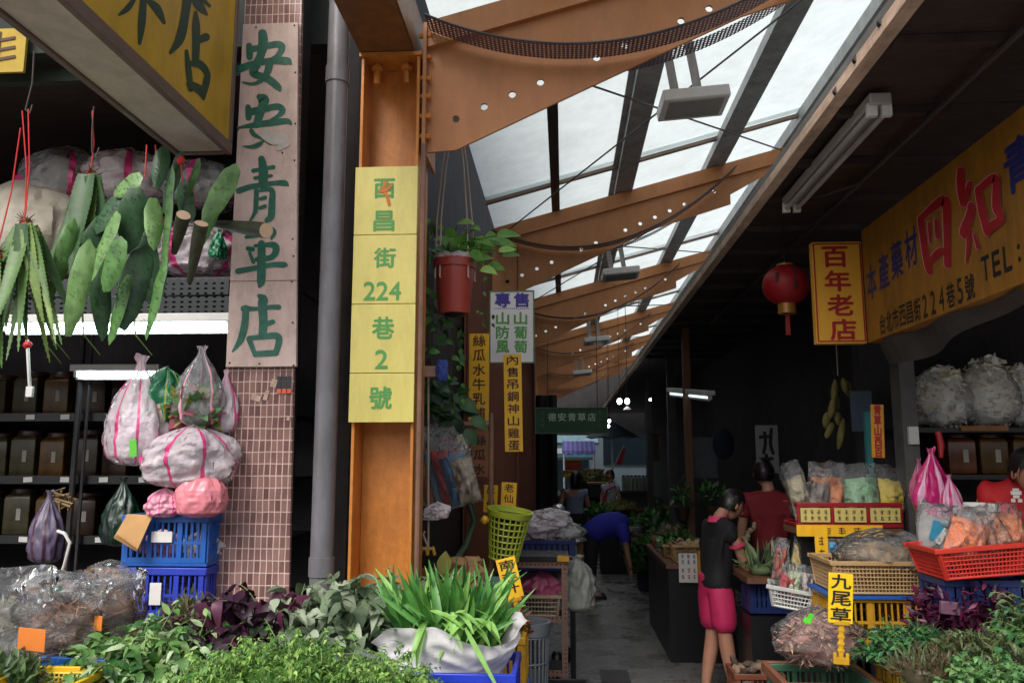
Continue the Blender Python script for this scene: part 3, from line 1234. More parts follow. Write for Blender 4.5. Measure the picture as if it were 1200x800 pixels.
strokes(b, [[(320, 95, 22), (355, 130, 48), (350, 200, 45), (360, 350, 42), (350, 480, 40)], [(170, 220, 32), (300, 220, 20), (430, 205, 23), (508, 205, 26)],
            [(190, 215, 33), (180, 370, 36), (140, 520, 33), (60, 635, 8)], [(390, 370, 24), (450, 345, 24)],
            [(220, 510, 26), (255, 600, 24), (280, 665, 22)], [(220, 505, 23), (350, 490, 26), (480, 480, 33), (510, 530, 33), (480, 640, 28)], [(280, 655, 28), (480, 645, 30)]], FS, (265, 335), 8.24)
put(b, 'lettering', GREENP, t)
b = B()
strokes(b, [[(340, 430, 45), (420, 480, 50), (500, 470, 55)], [(540, 520, 30), (470, 560, 25)]], FS, (265, 100), 7.62, lift=.0035)
put(b, 'peeled_patch', mt('peeled', 'bdb6ae', .8, .15, 20), t)
b = B()
for px, py in ((300, 32), (345, 30), (346, 85), (346, 145), (345, 188), (343, 280), (344, 300), (342, 330), (343, 378), (269, 425), (304, 426), (344, 428), (331, 179), (279, 152)):
    b.ball(at(px, py, 3.972), .0055, 6, 4)
put(b, 'nail', mt('nail_rust', '4a2a1e', .7), t)

t = thing('address_plate', 'tall pale yellow address plate with green characters on the orange column', 'sign', (-.87, 3.98, 1.94))
zs = [at(450, q, 3.965).z for q in (195, 275, 356, 437, 495)]
for z1_, z0_ in zip(zs, zs[1:]):
    b = B()
    b.bb((-1.052, 3.965, z0_ + .0015), (-.73, 3.985, z1_ - .0015))
    put(b, 'plate', PLATEY, t, bev=.002)
b = B()
for chs, px, py, ww, hh in (('西', 450.5, 221, 25, 24), ('昌', 450, 259, 25, 25), ('街', 451, 302, 26, 24), ('224', 448, 341, 14, 22), ('巷', 449, 384, 26, 26), ('2', 447, 421, 15, 22), ('號', 446, 466, 26, 26)):
    for i, ch in enumerate(chs):
        p = at(px + (i - (len(chs) - 1) / 2) * 15, py, 3.965)
        glyph(b, ch, p, (ww * 3.965 / F, 0, 0), (0, 0, hh * 3.965 / F), .028)
put(b, 'lettering', GREENL, t, flat=True)
b = B()
strokes(b, [[(452, 214, .7), (449, 222, .8), (453, 228, .7), (456, 239, .5)], [(445, 224, .4), (453, 222, .6), (458, 218, .4)]], lambda px, py, lf: at(px, py, 3.965 - lf), lift=.004, k=-1.5)
put(b, 'scribble', mt('orange_scribble', 'c8742a', .6), t)

t = thing('shop_sign', 'large dim yellow shop sign with two huge red characters and TEL on the right', 'sign', (1.88, 3.6, 2.45))
xs_ = 1.83
b = B()
b.bb((xs_, 2.45, 2.45), (xs_ + .1, 5.0, 3.145))
put(b, 'board', SIGNR, t, bev=.003)
SR = lambda px, py, lf: atX(px, py, xs_ - lf)
ST = [[(115, 470, 22), (135, 620, 22), (165, 790, 25), (180, 850, 22)], [(120, 465, 20), (265, 340, 33), (300, 380, 30), (305, 560, 25), (310, 800, 24)], [(175, 790, 20), (260, 705, 28), (312, 740, 18)],
      [(175, 500, 10), (185, 640, 8)], [(225, 480, 12), (240, 600, 18)],
      [(405, 120, 25), (405, 240, 28), (425, 360, 26)], [(470, 215, 18), (440, 330, 22)], [(480, 370, 22), (470, 450, 30), (430, 560, 33), (430, 600, 14)], [(465, 560, 18), (460, 680, 14), (445, 780, 6)], [(500, 580, 8), (530, 680, 12)],
      [(532, 260, 26), (560, 420, 28), (600, 575, 22)], [(540, 255, 22), (640, 175, 28), (662, 220, 28), (662, 380, 30), (688, 440, 28), (690, 490, 18)], [(600, 545, 36), (690, 480, 28)]]
b = B()
strokes(b, ST, SR, (1060, 180), 6.157, k=6, lift=.001)
put(b, 'letter_edge', PINKL, t)
b = B()
strokes(b, ST, SR, (1060, 180), 6.157, lift=.006)
put(b, 'large_lettering', REDL, t)
b = B()
for i, ch in enumerate('本產藥材'):
    y = 4.88 - .19 * i
    glyph(b, ch, (xs_, y, 2.80 + .02 * i), (0, -.15, 0), (0, 0, .20), .02)
glyph(b, '青', (xs_, 3.25, 2.93), (0, -.24, 0), (0, 0, .21), .03)
glyph(b, '草', (xs_, 2.95, 2.93), (0, -.24, 0), (0, 0, .21), .03)
put(b, 'blue_lettering', BLUEL, t, flat=True)
b = B()
for i, ch in enumerate('台北市西昌街224巷5號'):
    wd = .05 if ch.isdigit() else .083
    y = 4.80 - 1.02 * (i + .5) / 11 - (0, 0)[0]
    glyph(b, ch, (xs_, y, 2.525), (0, -wd, 0), (0, 0, .115), .02)
for i, (ch, wd) in enumerate((('T', .065), ('E', .06), ('L', .06), (':', .02), ('2', .06))):
    glyph(b, ch, (xs_, 3.585 - .088 * i, 2.575), (0, -wd, 0), (0, 0, .105 if ch != ':' else .07), .03)
put(b, 'black_lettering', BLACKL, t, flat=True)

t = thing('shop_sign', 'narrow upright yellow sign with four red characters beside the red lantern', 'sign', (1.68, 5, 2.45))
b = B()
b.bb((1.53, 5.0, 2.45), (1.826, 5.06, 3.08))
put(b, 'board', mt('end_sign', 'd09a30', .45, .1, 2), t, bev=.003)
b = B()
for (ax, az, cx, cz) in ((1.535, 2.46, 1.543, 3.07), (1.812, 2.46, 1.82, 3.07), (1.545, 2.46, 1.81, 2.468), (1.545, 3.062, 1.81, 3.07)):
    b.bb((ax, 4.996, az), (cx, 4.999, cz))
put(b, 'border', REDL, t)
b = B()
for i, ch in enumerate('百年老店'):
    glyph(b, ch, (1.665 + .008 * i, 5.0, 2.985 - .15 * i), (.15, 0, 0), (0, 0, .125), .03)
put(b, 'lettering', REDL, t, flat=True)

t = thing('hanging_sign', 'dark green sign board with pale characters hanging over the alley', 'sign', tuple(at(669, 506, 12)))
p0, p1 = at(628, 507, 12), at(711, 478, 12)
b = B()
b.bb((p0.x, 12, p0.z), (p1.x, 12.04, p1.z))
put(b, 'board', mt('sign_green', '2f5a40', .5, .15), t)
b = B()
for a, c in (((p0.x - .012, p0.z), (p0.x, p1.z)), ((p1.x, p0.z), (p1.x + .012, p1.z)), ((p0.x - .012, p1.z), (p1.x + .012, p1.z + .012)), ((p0.x - .012, p0.z - .012), (p1.x + .012, p0.z))):
    b.bb((a[0], 11.985, a[1]), (c[0], 12.045, c[1]))
put(b, 'frame', mt('sign_frame', '6d7568', .5), t)
b = B()
for i, ch in enumerate('德安青草店'):
    glyph(b, ch, at(647 + 11.6 * i, 488.5, 12), (.115, 0, 0), (0, 0, .115), .02)
put(b, 'lettering', mt('sign_pale', 'c8d6c6', .5), t, flat=True)
b = B()
for px in (636, 703):
    for i in range(3):
        q = at(px, 484 + 7 * i, 11.997)
        b.box(q, (.05, .003, .012))
        b.box(q + V((0, -.0005, -.02)), (.035, .003, .012))
        b.box(q + V((0, -.001, .01)), (.01, .003, .06))
put(b, 'small_lettering', mt('sign_pale2', '5d6a5c', .5), t)
for px in (642, 700):
    b = B()
    q = at(px, 478, 12.02)
    b.tube([q, (q.x, 12.02, zr(q.x))], .006, 5)
    put(b, 'hanger_wire', DARKST, t)


def strip_sign(name, label, px0, py0, px1, py1, Y, mat, chars, ink, rot=0, cw=.62, ch_=.8, group=None, bold=.02, cat='sign', top=0, bot=0, gaps=None):
    """small upright board with a column of characters"""
    a, c = at(px0, py0, Y), at(px1, py1, Y)
    W, H = c.x - a.x, a.z - c.z
    ctr = V(((a.x + c.x) / 2, Y, (a.z + c.z) / 2))
    t = thing(name, label, cat, ctr, group)
    b = B()
    b.box(ctr, (W, .008, H))
    put(b, 'card', mat, t, bev=.0015)
    b = B()
    n_ = len(chars)
    hh = (H * (1 - top - bot)) / n_
    for i, q in enumerate(chars):
        glyph(b, q, ctr + V((0, -.0042, H / 2 - H * top - hh * (i + .5))), (W * cw, 0, 0), (0, 0, hh * ch_), bold)
    put(b, 'lettering', ink, t, flat=True)
    t.rotation_euler.y = rot
    return t, ctr, W, H


SY = 'yellow hand written signs'
strip_sign('paper_sign', 'long yellow strip with brown characters on second column, left of white notice', 550, 391, 573, 493, 5.6, TAGY, '絲瓜水牛乳埔', BROWNL, 0, .62, .8, SY, .02)
strip_sign('paper_sign', 'long yellow strip hanging under the white notice board', 591, 415, 612, 529, 5.4, TAGY, '內售吊鋼神山雞蛋', BROWNL, R(-1), .62, .78, SY, .02)
strip_sign('paper_sign', 'bare wood coloured strip with three dark characters', 552, 503, 573, 558, 5.5, mt('raw_wood', '8c5638', .6, .2), '絲瓜水', BLACKL, R(2), .62, .72, SY, .02, top=.08)
strip_sign('paper_sign', 'small yellow card half hidden left of its twin above the lime basket', 567, 568, 583, 600, 5.6, TAGY, '牛埔', BROWNL, R(2), .6, .75, SY, .02)
strip_sign('paper_sign', 'small tilted yellow card with three characters above the lime basket', 587, 565, 605, 603, 5.4, TAGY, '老仙姑', BROWNL, R(3), .6, .75, SY, .02)
# white notice
a, c = at(575, 342, 5.6), at(625, 424, 5.6)
t = thing('notice_board', 'white notice with purple heading and green characters hung on the left', 'sign', ((a.x + c.x) / 2, 5.6, c.z))
b = B()
b.bb((a.x, 5.6, c.z), (c.x, 5.62, a.z))
put(b, 'board', mt('notice_white', 'cfccd0', .5, .06), t)
b = B()
for q in ((a.x - .008, c.z, a.x, a.z), (c.x, c.z, c.x + .008, a.z), (a.x - .008, a.z, c.x + .008, a.z + .008), (a.x - .008, c.z - .008, c.x + .008, c.z)):
    b.bb((q[0], 5.595, q[1]), (q[2], 5.625, q[3]))
put(b, 'frame', mt('notice_frame', '4d6f50', .5), t)
b = B()
for px, ch in ((589, '專'), (611, '售')):
    glyph(b, ch, at(px, 351.5, 5.6), (.105, 0, 0), (0, 0, .1), .035)
for i in range(18):
    b.box(at(580 + 2.3 * i, 361.5, 5.599), (.007, .002, .006))
put(b, 'heading', PURL, t, flat=True)
b = B()
for px, s_ in ((589, '山防風'), (610, '山葡萄')):
    for i, ch in enumerate(s_):
        glyph(b, ch, at(px, 373 + 16.5 * i, 5.6), (.088, 0, 0), (0, 0, .085), .035)
put(b, 'lettering', GREENL, t, flat=True)
# ---------------------------------------------------------------- left shop: shelves, jars, tubes
t = thing('display_shelf', 'dark metal shelves of jars at the back of the left shop', 'shelf', (-3.4, 6.4, 0))
SHZ = (.74, 1.19, 1.63, 2.1)
for z in SHZ:
    b = B()
    b.bb((-5.2, 6.05, z - .03), (-2.05, 6.7, z))
    b.bb((-5.2, 6.03, z - .05), (-2.05, 6.048, z + .012))
    put(b, 'shelf_board', BLACKP, t)
for x in (-3.66, -2.1, -5.1):
    b = B()
    b.tube([(x, 5.98, 0), (x, 5.98, 2.9)], .022, 8)
    b.tube([(x + .06, 6.0, 0), (x + .06, 6.0, 2.9)], .012, 8)
    put(b, 'post', DARKST, t)
rg = random.Random(4)
for z in SHZ[1:]:
    for i in range(9):
        b = B()
        x = -5.0 + i * .31 + rg.uniform(-.04, .04)
        b.box((x, 6.026, z - .018), (.07, .003, .038), Matrix.Rotation(rg.uniform(-.08, .08), 3, 'Y'))
        put(b, 'price_card', PAPER, t)


def jar(c, label, w=.245, h=.34, m=AMBER, group='amber jars on the dark shelves'):
    t = thing('storage_jar', label, 'jar', c, group)
    c = V(c)
    b = B()
    s = w / 2
    pr = [(s * .95, .002), (s, .015), (s, h * .78), (s * .9, h * .86), (s * .72, h * .9), (s * .72, h * .93)]
    b.lathe([(r * 1.18, z) for r, z in pr], c, 4, Matrix.Rotation(pi / 4, 3, 'Z'))
    put(b, 'body', m, t, bev=.008)
    b = B()
    b.lathe([(s * .8, h * .9), (s * .82, h * .92), (s * .82, h), (s * .78, h + .006), (0, h + .008)], c, 16)
    put(b, 'lid', mt('jar_lid', '2e1a14', .4), t)
    b = B()
    b.box(c + V((.02, -s * .84 - .002, h * .45)), (.035, .003, .085))
    put(b, 'label_card', mt('old_label', '9a958a', .8, .2), t)
    return t


j0 = jar((-4.5, 6.25, 1.631), 'amber jar on the middle dark shelf of the left shop')
rows = ['on the lowest dark shelf', 'on the shelf above the dried herb bags', 'on the middle shelf level with the striped bag', 'on the top dark shelf under the long tube']
first = True
j0b = jar((-4.2, 6.25, 1.631), 'dark glass jar', m=mt('olive_jar', '3a3620', .3, .5, 9, spec=.3))
j0c = jar((-4.0, 6.25, 1.631), 'brown glass jar', m=mt('umber_jar', '2e1e12', .3, .5, 9, spec=.3))
prot = [j0, j0b, j0c]
used_ = set()
for r, z in enumerate(SHZ):
    for i in range(7):
        x = -4.95 + i * .255 + rg.uniform(-.02, .02)
        if r == 0 or (r == 1 and i > 5):
            continue
        lab = 'square amber jar with white label ' + rows[r]
        sc = (1, 1, rg.uniform(.92, 1.05))
        kk = (i * 2 + r * 3 + i // 3) % 3
        lab = lab.replace('amber', ('amber', 'olive green', 'dark brown')[kk])
        if kk not in used_:
            used_.add(kk)
            prot[kk].location = (x, 6.25, z + .001)
            prot[kk]['label'] = lab
        else:
            copy_tree(prot[kk], lab, (x, 6.25, z + .001), rg.uniform(-.1, .1), sc)

# fluorescent fittings
def tubelamp(a, c, label, hd=.06, r=.017, n=1):
    a, c = V(a), V(c)
    m_ = (a + c) / 2
    t = thing('tube_lamp', label, 'lamp', m_)
    d = (c - a).normalized()
    q = d.cross(V((0, 0, 1))).normalized()
    L = (c - a).length
    b = B()
    rot = Matrix((d, -q, V((0, 0, 1)))).transposed()
    b.box(m_ + V((0, 0, .05)), (L + .06, hd * 2, .05), rot)
    if n == 1:
        b.box(m_ + V((0, .035, -.005)), (L + .06, .01, .06), rot)
    put(b, 'housing', WHITE if n == 1 else mt('aged_white', '9b9994', .5, .1), t, bev=.006)
    for k in range(n):
        o_ = q * ((k - (n - 1) / 2) * .06)
        b = B()
        b.tube([a + o_, c + o_], r, 12)
        put(b, 'tube', TUBE if n == 1 and 'dim' not in label else mt('reflected_glow', (.74, .9, 1.0), .4, 0, emit=1.3) if n == 1 else mt('unlit_tube', 'a3a3a0', .3), t)  # the dim one stands in for a reflected glow
        for e in (a, c):
            b = B()
            b.box(e + o_ + V((0, 0, .008)), (.025, .04, .055), rot)
            put(b, 'socket', WHITE, t)
    return t


la, lb = at(8, 385, 4.75), at(268, 383, 4.75)
tubelamp(la, lb, 'long lit fluorescent tube above the jars of the left shop', .07, .024)
la, lb = at(90, 439, 5.9), at(185, 439, 5.9)
tubelamp(la, lb, 'shorter lit fluorescent tube farther back, left of the striped bag', .05, .016)
for (za, lab) in ((338, 'upper slotted steel bar above the long lit tube'), (359, 'lower slotted steel bar just above the long lit tube')):
    b = B()
    p, q = at(60, za, 4.7), at(268, za, 4.7)
    b.bb((p.x - 2, 4.7, p.z - .05), (q.x, 4.703, p.z + .05))
    b.bb((p.x - 2, 4.704, p.z - .05), (q.x, 4.76, p.z - .046))
    put(b, 'slotted_bar', PERF2, label=lab, cat='steel bar', group='slotted bars of the left shop rack')
# stored goods on the rack above: woven sack, striped bundles
t = thing('woven_sack', 'large cream sack lying on the rack at the upper left', 'sack', at(30, 325, 5.1))
b = B()
bag(b, at(25, 330, 5.2), .46, .3, .74, 'round', 3, .1, 5, .04)
put(b, 'body', BURL, t)
b = B()
b.bb((-5.9, 4.72, at(0, 331, 4.7).z), (-1.7, 5.6, at(0, 331, 4.7).z + .02))
put(b, 'rack_board', DARKST, label='dark rack board under the cream sack', cat='shelf')
for i, (px, py, rx, h, mm, lab) in enumerate(((75, 240, .30, .42, FILMD, 'crumpled grey plastic bundle high up behind the string'), (150, 240, .32, .40, FILMW, 'white and pink striped bundle behind the cactus stems'),
                                         (235, 245, .26, .36, FILMD, 'cloudy plastic bundle at the corner beneath the box sign'), (150, 325, .4, .5, FILMD, 'big cloudy bag behind the cactus pads'), (235, 326, .3, .4, FILMW, 'pale bag low behind the cut stems'))):
    t = thing('plastic_bundle', lab, 'bag', at(px, py, 5.3), 'bundles stored above the left shop')
    b = B()
    bag(b, at(px, py, 5.25), rx, .24, h, 'round', 10 + i, .22, 6, .08, (11, 2))
    put(b, 'film', [mm, FILMP], t)
    b = B()
    b.ball(at(px, py, 5.25) + V((0, 0, h * .42)), (rx * .78, .17, h * .36), wob=.3, seed=i)
    put(b, 'contents', mt('bundle_stuffing', '8d8a88', .8, .3, 8), t)
p = at(262, 300, 4.3)
b = B()
bag(b, p + V((-.03, 0, -.02)), .05, .05, .17, 'hang', 77, .3)
put(b, 'green_pouch', FILMG, label='small green plastic pouch left of the pink board', cat='bag')
# dark green awning edge with partly seen yellow cloth
b = B()
a, c = at(-60, 36, 4.25), at(27, 84, 4.25)
b.bb((a.x, 4.25, c.z), (c.x, 4.27, a.z))
t = thing('cloth_sign', 'yellow cloth sign with dark strokes at the far upper left corner', 'sign', c)
put(b, 'cloth', mt('cloth_yellow', 'b59a3c', .8, .15), t)
b = B()
for i in range(3):
    b.box(at(8, 46 + 11 * i, 4.246), (.1, .003, .018), Matrix.Rotation(-.15, 3, 'Y'))
b.box(at(-2, 58, 4.245), (.016, .003, .22))
put(b, 'lettering', BROWNL, t)
b = B()
b.bb((-5.9, 4.44, at(0, 98, 4.45).z), (-1.7, 4.5, 4.08))
put(b, 'valance_board', mt('dull_green', '1c2a20', .7, .3, 3), label='dull green board behind the yellow cloth under the box sign', cat='board')

# ---------------------------------------------------------------- hanging aloe and cactus
ALOE = [leafm('aloe_green', '5c8040', .35), leafm('aloe_pale', '7f9a4e', .3), leafm('aloe_deep', '3f6338', .3)]
CACT = [leafm('cactus_green', '4f7a3c', .4, .42, .05), leafm('cactus_grey', '6a8f52', .35, .42, .05), leafm('cactus_deep', '2e5230', .4, .42, .05)]


def aloe_leaf(b, p, d, L, W, curl, up):
    d = d.normalized()
    s = d.cross(up).normalized()
    n = s.cross(d)
    vs, fs = [], []
    k = 9
    for i in range(k + 1):
        t = i / k
        ww = W * .5 * (1 - t ** 1.8) * (.75 + .5 * min(t * 4, 1) * .6) + .002
        c = p + d * (L * t) + n * (curl * L * t * t)
        th = ww * .45
        vs += [c + s * ww + n * th * .9, c + n * th * .1, c - s * ww + n * th * .9, c - n * th]
    for i in range(k):
        for q in range(4):
            a, e = i * 4 + q, i * 4 + (q + 1) % 4
            fs.append((a, e, e + 4, a + 4))
    fs.append((3, 2, 1, 0))
    b.add(vs, fs)
    for i in range(1, 22):          # marginal teeth
        t = i / 22
        ww = W * .5 * (1 - t ** 1.8) * (.75 + .5 * min(t * 4, 1) * .6) + .002
        c = p + d * (L * t) + n * (curl * L * t * t)
        for sg in (-1, 1):
            e = c + s * sg * ww + n * ww * .4
            b.add([e - d * .006, e + d * .006, e + s * sg * .004 + d * .003], [(0, 1, 2)])


def aloe_bunch(label, px, py, Y, leaves, string_top, seed):
    rg = random.Random(seed)
    c = at(px, py, Y)
    t = thing('aloe_bunch', label, 'aloe', c)
    for i, (dx, dz, L, W, m) in enumerate(leaves):
        b = B()
        d = V((dx, rg.uniform(-.25, .1), -dz))
        aloe_leaf(b, c + V((dx * .06, rg.uniform(-.03, .03), -.01)), d, L, W, rg.uniform(-.12, .16) * (1 if dx > 0 else -1), V((dx * .3, -1, .1)))
        put(b, 'leaf', ALOE[m], t, ang=50)
    b = B()
    for i in range(16):
        d = rnd_dir(rg) + V((0, 0, .6))
        b.tube([c, c + d * .025, c + d * .05 + V((0, 0, -.012))], [.004, .003, .001], 4)
    b.ball(c, (.026, .026, .03), wob=.3)
    put(b, 'root', mt('root_brown', '5a3a20', .8, .3, 20), t)
    b = B()
    for tx, ty in string_top:
        q = at(tx, ty, Y)
        b.tube([c + V((-.005, 0, 0)), (c + q) / 2 + V((.006, .01, 0)), q], .0035, 5)
    b.tube([c + V((0, -.027, -.01)), c + V((.02, -.02, -.005)), c + V((.028, 0, 0)), c + V((0, .028, 0)), c + V((-.028, 0, 0)), c + V((0, -.027, .01))], .005, 5)
    put(b, 'string', REDS, t)


aloe_bunch('aloe leaves bunched head down on a red string at the left edge', 30, 262, 3.6,
           [(-.16, 1, .5, .07, 1), (-.05, 1, .34, .06, 1), (.05, 1, .62, .075, 0), (.26, 1, .6, .085, 0), (.42, 1, .42, .055, 0), (.12, 1, .56, .07, 2), (-.26, 1, .5, .06, 2),
            (-.1, 1, .62, .06, 0), (.0, 1, .5, .06, 2), (.2, 1, .66, .05, 1), (-.2, 1, .66, .05, 0), (.34, 1, .6, .045, 0), (.09, 1, .68, .045, 0), (.46, 1, .5, .05, 2), (.3, 1, .5, .06, 1), (-.3, 1, .6, .05, 0), (.16, 1, .64, .05, 0), (.38, 1, .62, .04, 1)], ((26, 130), (33, 128)), 5)
aloe_bunch('pale aloe leaves cut off by the left picture edge', -4, 300, 3.55,
           [(-.2, 1, .5, .06, 1), (.03, 1, .48, .06, 1), (.14, 1, .52, .06, 0), (.06, 1, .62, .05, 1), (-.08, 1, .6, .06, 0), (.2, 1, .45, .05, 1), (.1, 1, .6, .05, 0)], ((24, 150),), 9)
aloe_bunch('thick dark aloe leaves hanging behind the cactus pads', 107, 205, 3.85,
           [(-.2, 1, .52, .10, 0), (.02, 1, .56, .11, 2), (.18, 1, .54, .10, 2), (-.34, 1, .46, .07, 2), (.1, 1, .64, .09, 0), (.3, 1, .42, .08, 2), (-.1, 1, .62, .08, 0), (.26, 1, .6, .07, 0), (-.26, 1, .58, .06, 2)], ((108, 130),), 12)


def pad(b, c, L, W, ang, yaw, seed):
    """flat cactus pad with a wavy spiny rim, long axis tilted by ang in the picture plane"""
    rg = random.Random(seed)
    Rm = Euler((rg.uniform(-.2, .2), 0, yaw)).to_matrix() @ Matrix.Rotation(ang, 3, 'Y')
    n, vs, fs = 36, [], []
    ring = [.0, .35, .7, .93, 1.0]
    for sgn in (-1, 1):
        for j, r in enumerate(ring):
            for k in range(n):
                a = 2 * pi * k / n
                e = math.sin(a)
                rr = r * (1 + .03 * math.sin(9 * a + seed))
                x = W / 2 * rr * math.cos(a) * (1 + .18 * e)
                z = L / 2 * rr * e
                y = sgn * .011 * (1 - r ** 3) + .012 * noise.noise(V((x * 9, z * 7, seed)))
                vs.append(c + Rm @ V((x, y, z)))
    m = len(ring)
    for g in (0, 1):
        for j in range(m - 1):
            for k in range(n):
                a, e = (g * m + j) * n + k, (g * m + j) * n + (k + 1) % n
                fs.append((a, e, e + n, a + n) if g else (a, a + n, e + n, e))
    b.add(vs, fs)
    for i in range(34):            # areoles
        u, v2 = rg.uniform(-.8, .8), rg.uniform(-.85, .85)
        if u * u + v2 * v2 > .8:
            continue
        q = c + Rm @ V((W / 2 * u, -.012, L / 2 * v2))
        b.ball(q, .0026, 4, 3)
        for _ in range(3):
            d = (Rm @ V((0, -1, 0)) + rnd_dir(rg) * .7).normalized()
            b.tube([q, q + d * .011], [.0008, .0003], 3, False)


PADS = [  # px, py, length px, width px, lean deg, Y, material
    (150, 218, 46, 34, 62, 3.72, 1), (155, 258, 84, 40, 6, 3.66, 2), (180, 262, 70, 26, -3, 3.58, 1), (122, 290, 96, 32, 22, 3.62, 1), (133, 310, 72, 38, 20, 3.56, 0),
    (92, 338, 124, 30, 9, 3.62, 1), (156, 338, 110, 40, 10, 3.7, 2), (183, 350, 104, 28, 8, 3.57, 0), (140, 362, 90, 26, 14, 3.66, 0), (118, 350, 104, 28, -6, 3.74, 2),
    (258, 228, 92, 30, 24, 3.62, 1), (196, 270, 168, 20, 1, 3.59, 0), (202, 214, 84, 22, 10, 3.66, 2), (170, 310, 100, 38, -8, 3.75, 2), (104, 300, 110, 34, 14, 3.78, 2),
    (218, 236, 70, 40, -30, 3.74, 2), (240, 268, 90, 24, 26, 3.72, 0), (188, 196, 60, 24, 4, 3.6, 2), (74, 300, 100, 24, 10, 3.72, 0), (226, 210, 56, 18, 32, 3.68, 0), (128, 250, 60, 36, 30, 3.75, 2)]
t = thing('cactus_bunch', 'bunch of flat green cactus pads hanging head down under the box sign', 'cactus', at(165, 200, 3.66))
for i, (px, py, L, W, an, Y, m) in enumerate(PADS):
    b = B()
    k = Y / F
    pad(b, at(px, py, Y), L * k, W * k * .86, R(an), R((-15, 20, 35, -30)[i % 4]), i + 1)
    put(b, 'pad', [CACT[m]], t, ang=60)
b = B()
for tx, px in ((182, 186), (172, 170)):
    b.tube([at(tx, 170, 3.62), at(px, 208, 3.62)], .0035, 5)
put(b, 'string', REDS, t)
b = B()
b.ball(at(212, 188, 3.6), (.02, .015, .02), wob=.4)
b.tube([at(212, 188, 3.6), at(214, 215, 3.6)], .003, 5)
put(b, 'ribbon', REDS, t)
CUT = mt('cut_wood', 'd6b596', .7, .15, 20)
BARK = mt('green_bark', '3b3f2c', .6, .35, 14, .3)
for (pts, r, lab) in ((((209, 275, 3.6), (203, 252, 3.52)), .026, 0), (((204, 296, 3.66), (215, 252, 3.5)), .032, 'short upright cut stem hanging between cactus pads'),
                      (((222, 330, 3.68), (236, 262, 3.52)), .031, 'second upright cut stem right beside its twin'), (((250, 262, 3.9), (312, 270, 3.6)), .036, 'thick dark stem pointing right across the pink board')):
    if lab == 0:
        continue
    t = thing('cut_stem', lab, 'plant stem', at(*pts[0]), 'cut plant stems')
    p, q = at(*pts[0]), at(*pts[1])
    b = B()
    b.tube([p + (q - p) * i / 5 for i in range(6)], [r * (.45, .6, .78, .9, 1.0, 1)[i] for i in range(6)], 12, False)
    put(b, 'bark', BARK, t)
    b = B()
    d = (q - p).normalized()
    b.tube([p, p + d * .003], r * .43, 12)
    b.tube([q - d * .003, q + d * .001], r * .97, 14)
    put(b, 'cut_face', CUT, t)
for (px, py) in ((95, 345), (60, 350), (155, 345), (50, 355)):
    b = B()
    p = at(px, py, 3.8)
    b.tube([p, p + V((.03, 0, -.2)), p + V((.12, 0, -.3))], [.006, .004, .001], 5)
    put(b, 'grass_blade', ALOE[1], label='thin curling green blade beneath the hanging aloe', cat='aloe', group='loose blades under the aloe')
# hanging cords
for (x0, y0, x1, y1, Y, lab) in ((40, 60, 30, 135, 3.62, 'dark wire hook holding the red string at the upper left'), (110, 125, 108, 185, 3.85, 'grey wire hook above the dark aloe')):
    b = B()
    b.tube([at(x0, y0, Y), at(x0 - 2, (y0 + y1) / 2, Y), at(x1, y1 - 6, Y), at(x1 + 5, y1 - 2, Y), at(x1 + 8, y1 - 12, Y)], .004, 6)
    put(b, 'wire_hook', DARKST, label=lab, cat='hook')
t = thing('pull_switch', 'white pull switch on a red cord hanging left among the aloe tips', 'switch', at(35, 465, 4.4))
b = B()
b.tube([at(32, 398, 4.4), at(35, 455, 4.4)], .01, 8)
b.box(at(35, 459, 4.4), (.04, .02, .06))
put(b, 'handle', WHITE, t, bev=.006)
b = B()
b.ball(at(32, 404, 4.4), .022, wob=.4)
b.tube([at(31, 378, 4.4), at(32, 404, 4.4)], .005)
put(b, 'cord', REDS, t)

# ---------------------------------------------------------------- hanging shopping bags
def hangbag(name, label, px, py, top, wpx, Y, mats, stripe=None, seed=1, stuff=None, rzz=0, prof='hang', lump=.12, dep=.75, extra=None, group='plastic bags left of the tiled pillar'):
    k = Y / F
    c = at(px, py, Y)
    h = (py - top) * k
    t = thing(name, label, 'plastic bag', c, group)
    b = B()
    bag(b, c, wpx / 2 * k, wpx / 2 * k * dep, h, prof, seed, lump, 9, .06, stripe, rz=rzz)
    put(b, 'film', mats, t, ang=60)
    if stuff:
        b = B()
        b.ball(c + V((0, 0, h * .3)), (wpx / 2 * k * .62, wpx / 2 * k * dep * .62, h * .24), wob=.5, seed=seed)
        r_ = random.Random(seed)
        for _ in range(5):
            b.box(c + V((r_.uniform(-.2, .2) * wpx * k, r_.uniform(-.14, .0) * wpx * k, h * r_.uniform(.16, .4))), (wpx * k * .26, wpx * k * .14, h * .15), Euler((r_.uniform(-.6, .6), r_.uniform(-.8, .8), r_.uniform(-1, 1))).to_matrix())
        put(b, 'contents', stuff, t)
    return t


STUFFW = mt('bag_stuffing', 'ece2ea', .8, .2, 6)
t = hangbag('striped_bag', 'tall white bag with bright pink stripes hanging by the shelf', 158, 546, 413, 78, 3.95, [FILMW, FILMP], (5, 1), 2, STUFFW)
b = B()
b.box(at(156, 525, 3.82), (.035, .004, .08), Matrix.Rotation(-.1, 3, 'Y'))
put(b, 'sticker', mt('lime_sticker', '57b33a', .4), t)
hangbag('green_bag', 'glossy green and yellow foil packs in a clear bag', 193, 502, 430, 60, 4.0, [FILMG, mt('foil_lime', '9aa548', .3, .2, film=.9)], (6, 1), 5, None, 0, 'round', .3)
t = hangbag('clear_bag', 'clear bag of green and pink leaves with peaked top near pillar', 232, 500, 402, 62, 3.92, [FILMD, FILMPL], (9, 1), 7, None, 0, 'hang', .14)
b = B()
GG = [leafm('mixed_green', '4f7d44'), leafm('mixed_pink', 'a85a6a'), leafm('mixed_lime', '9aa350')]
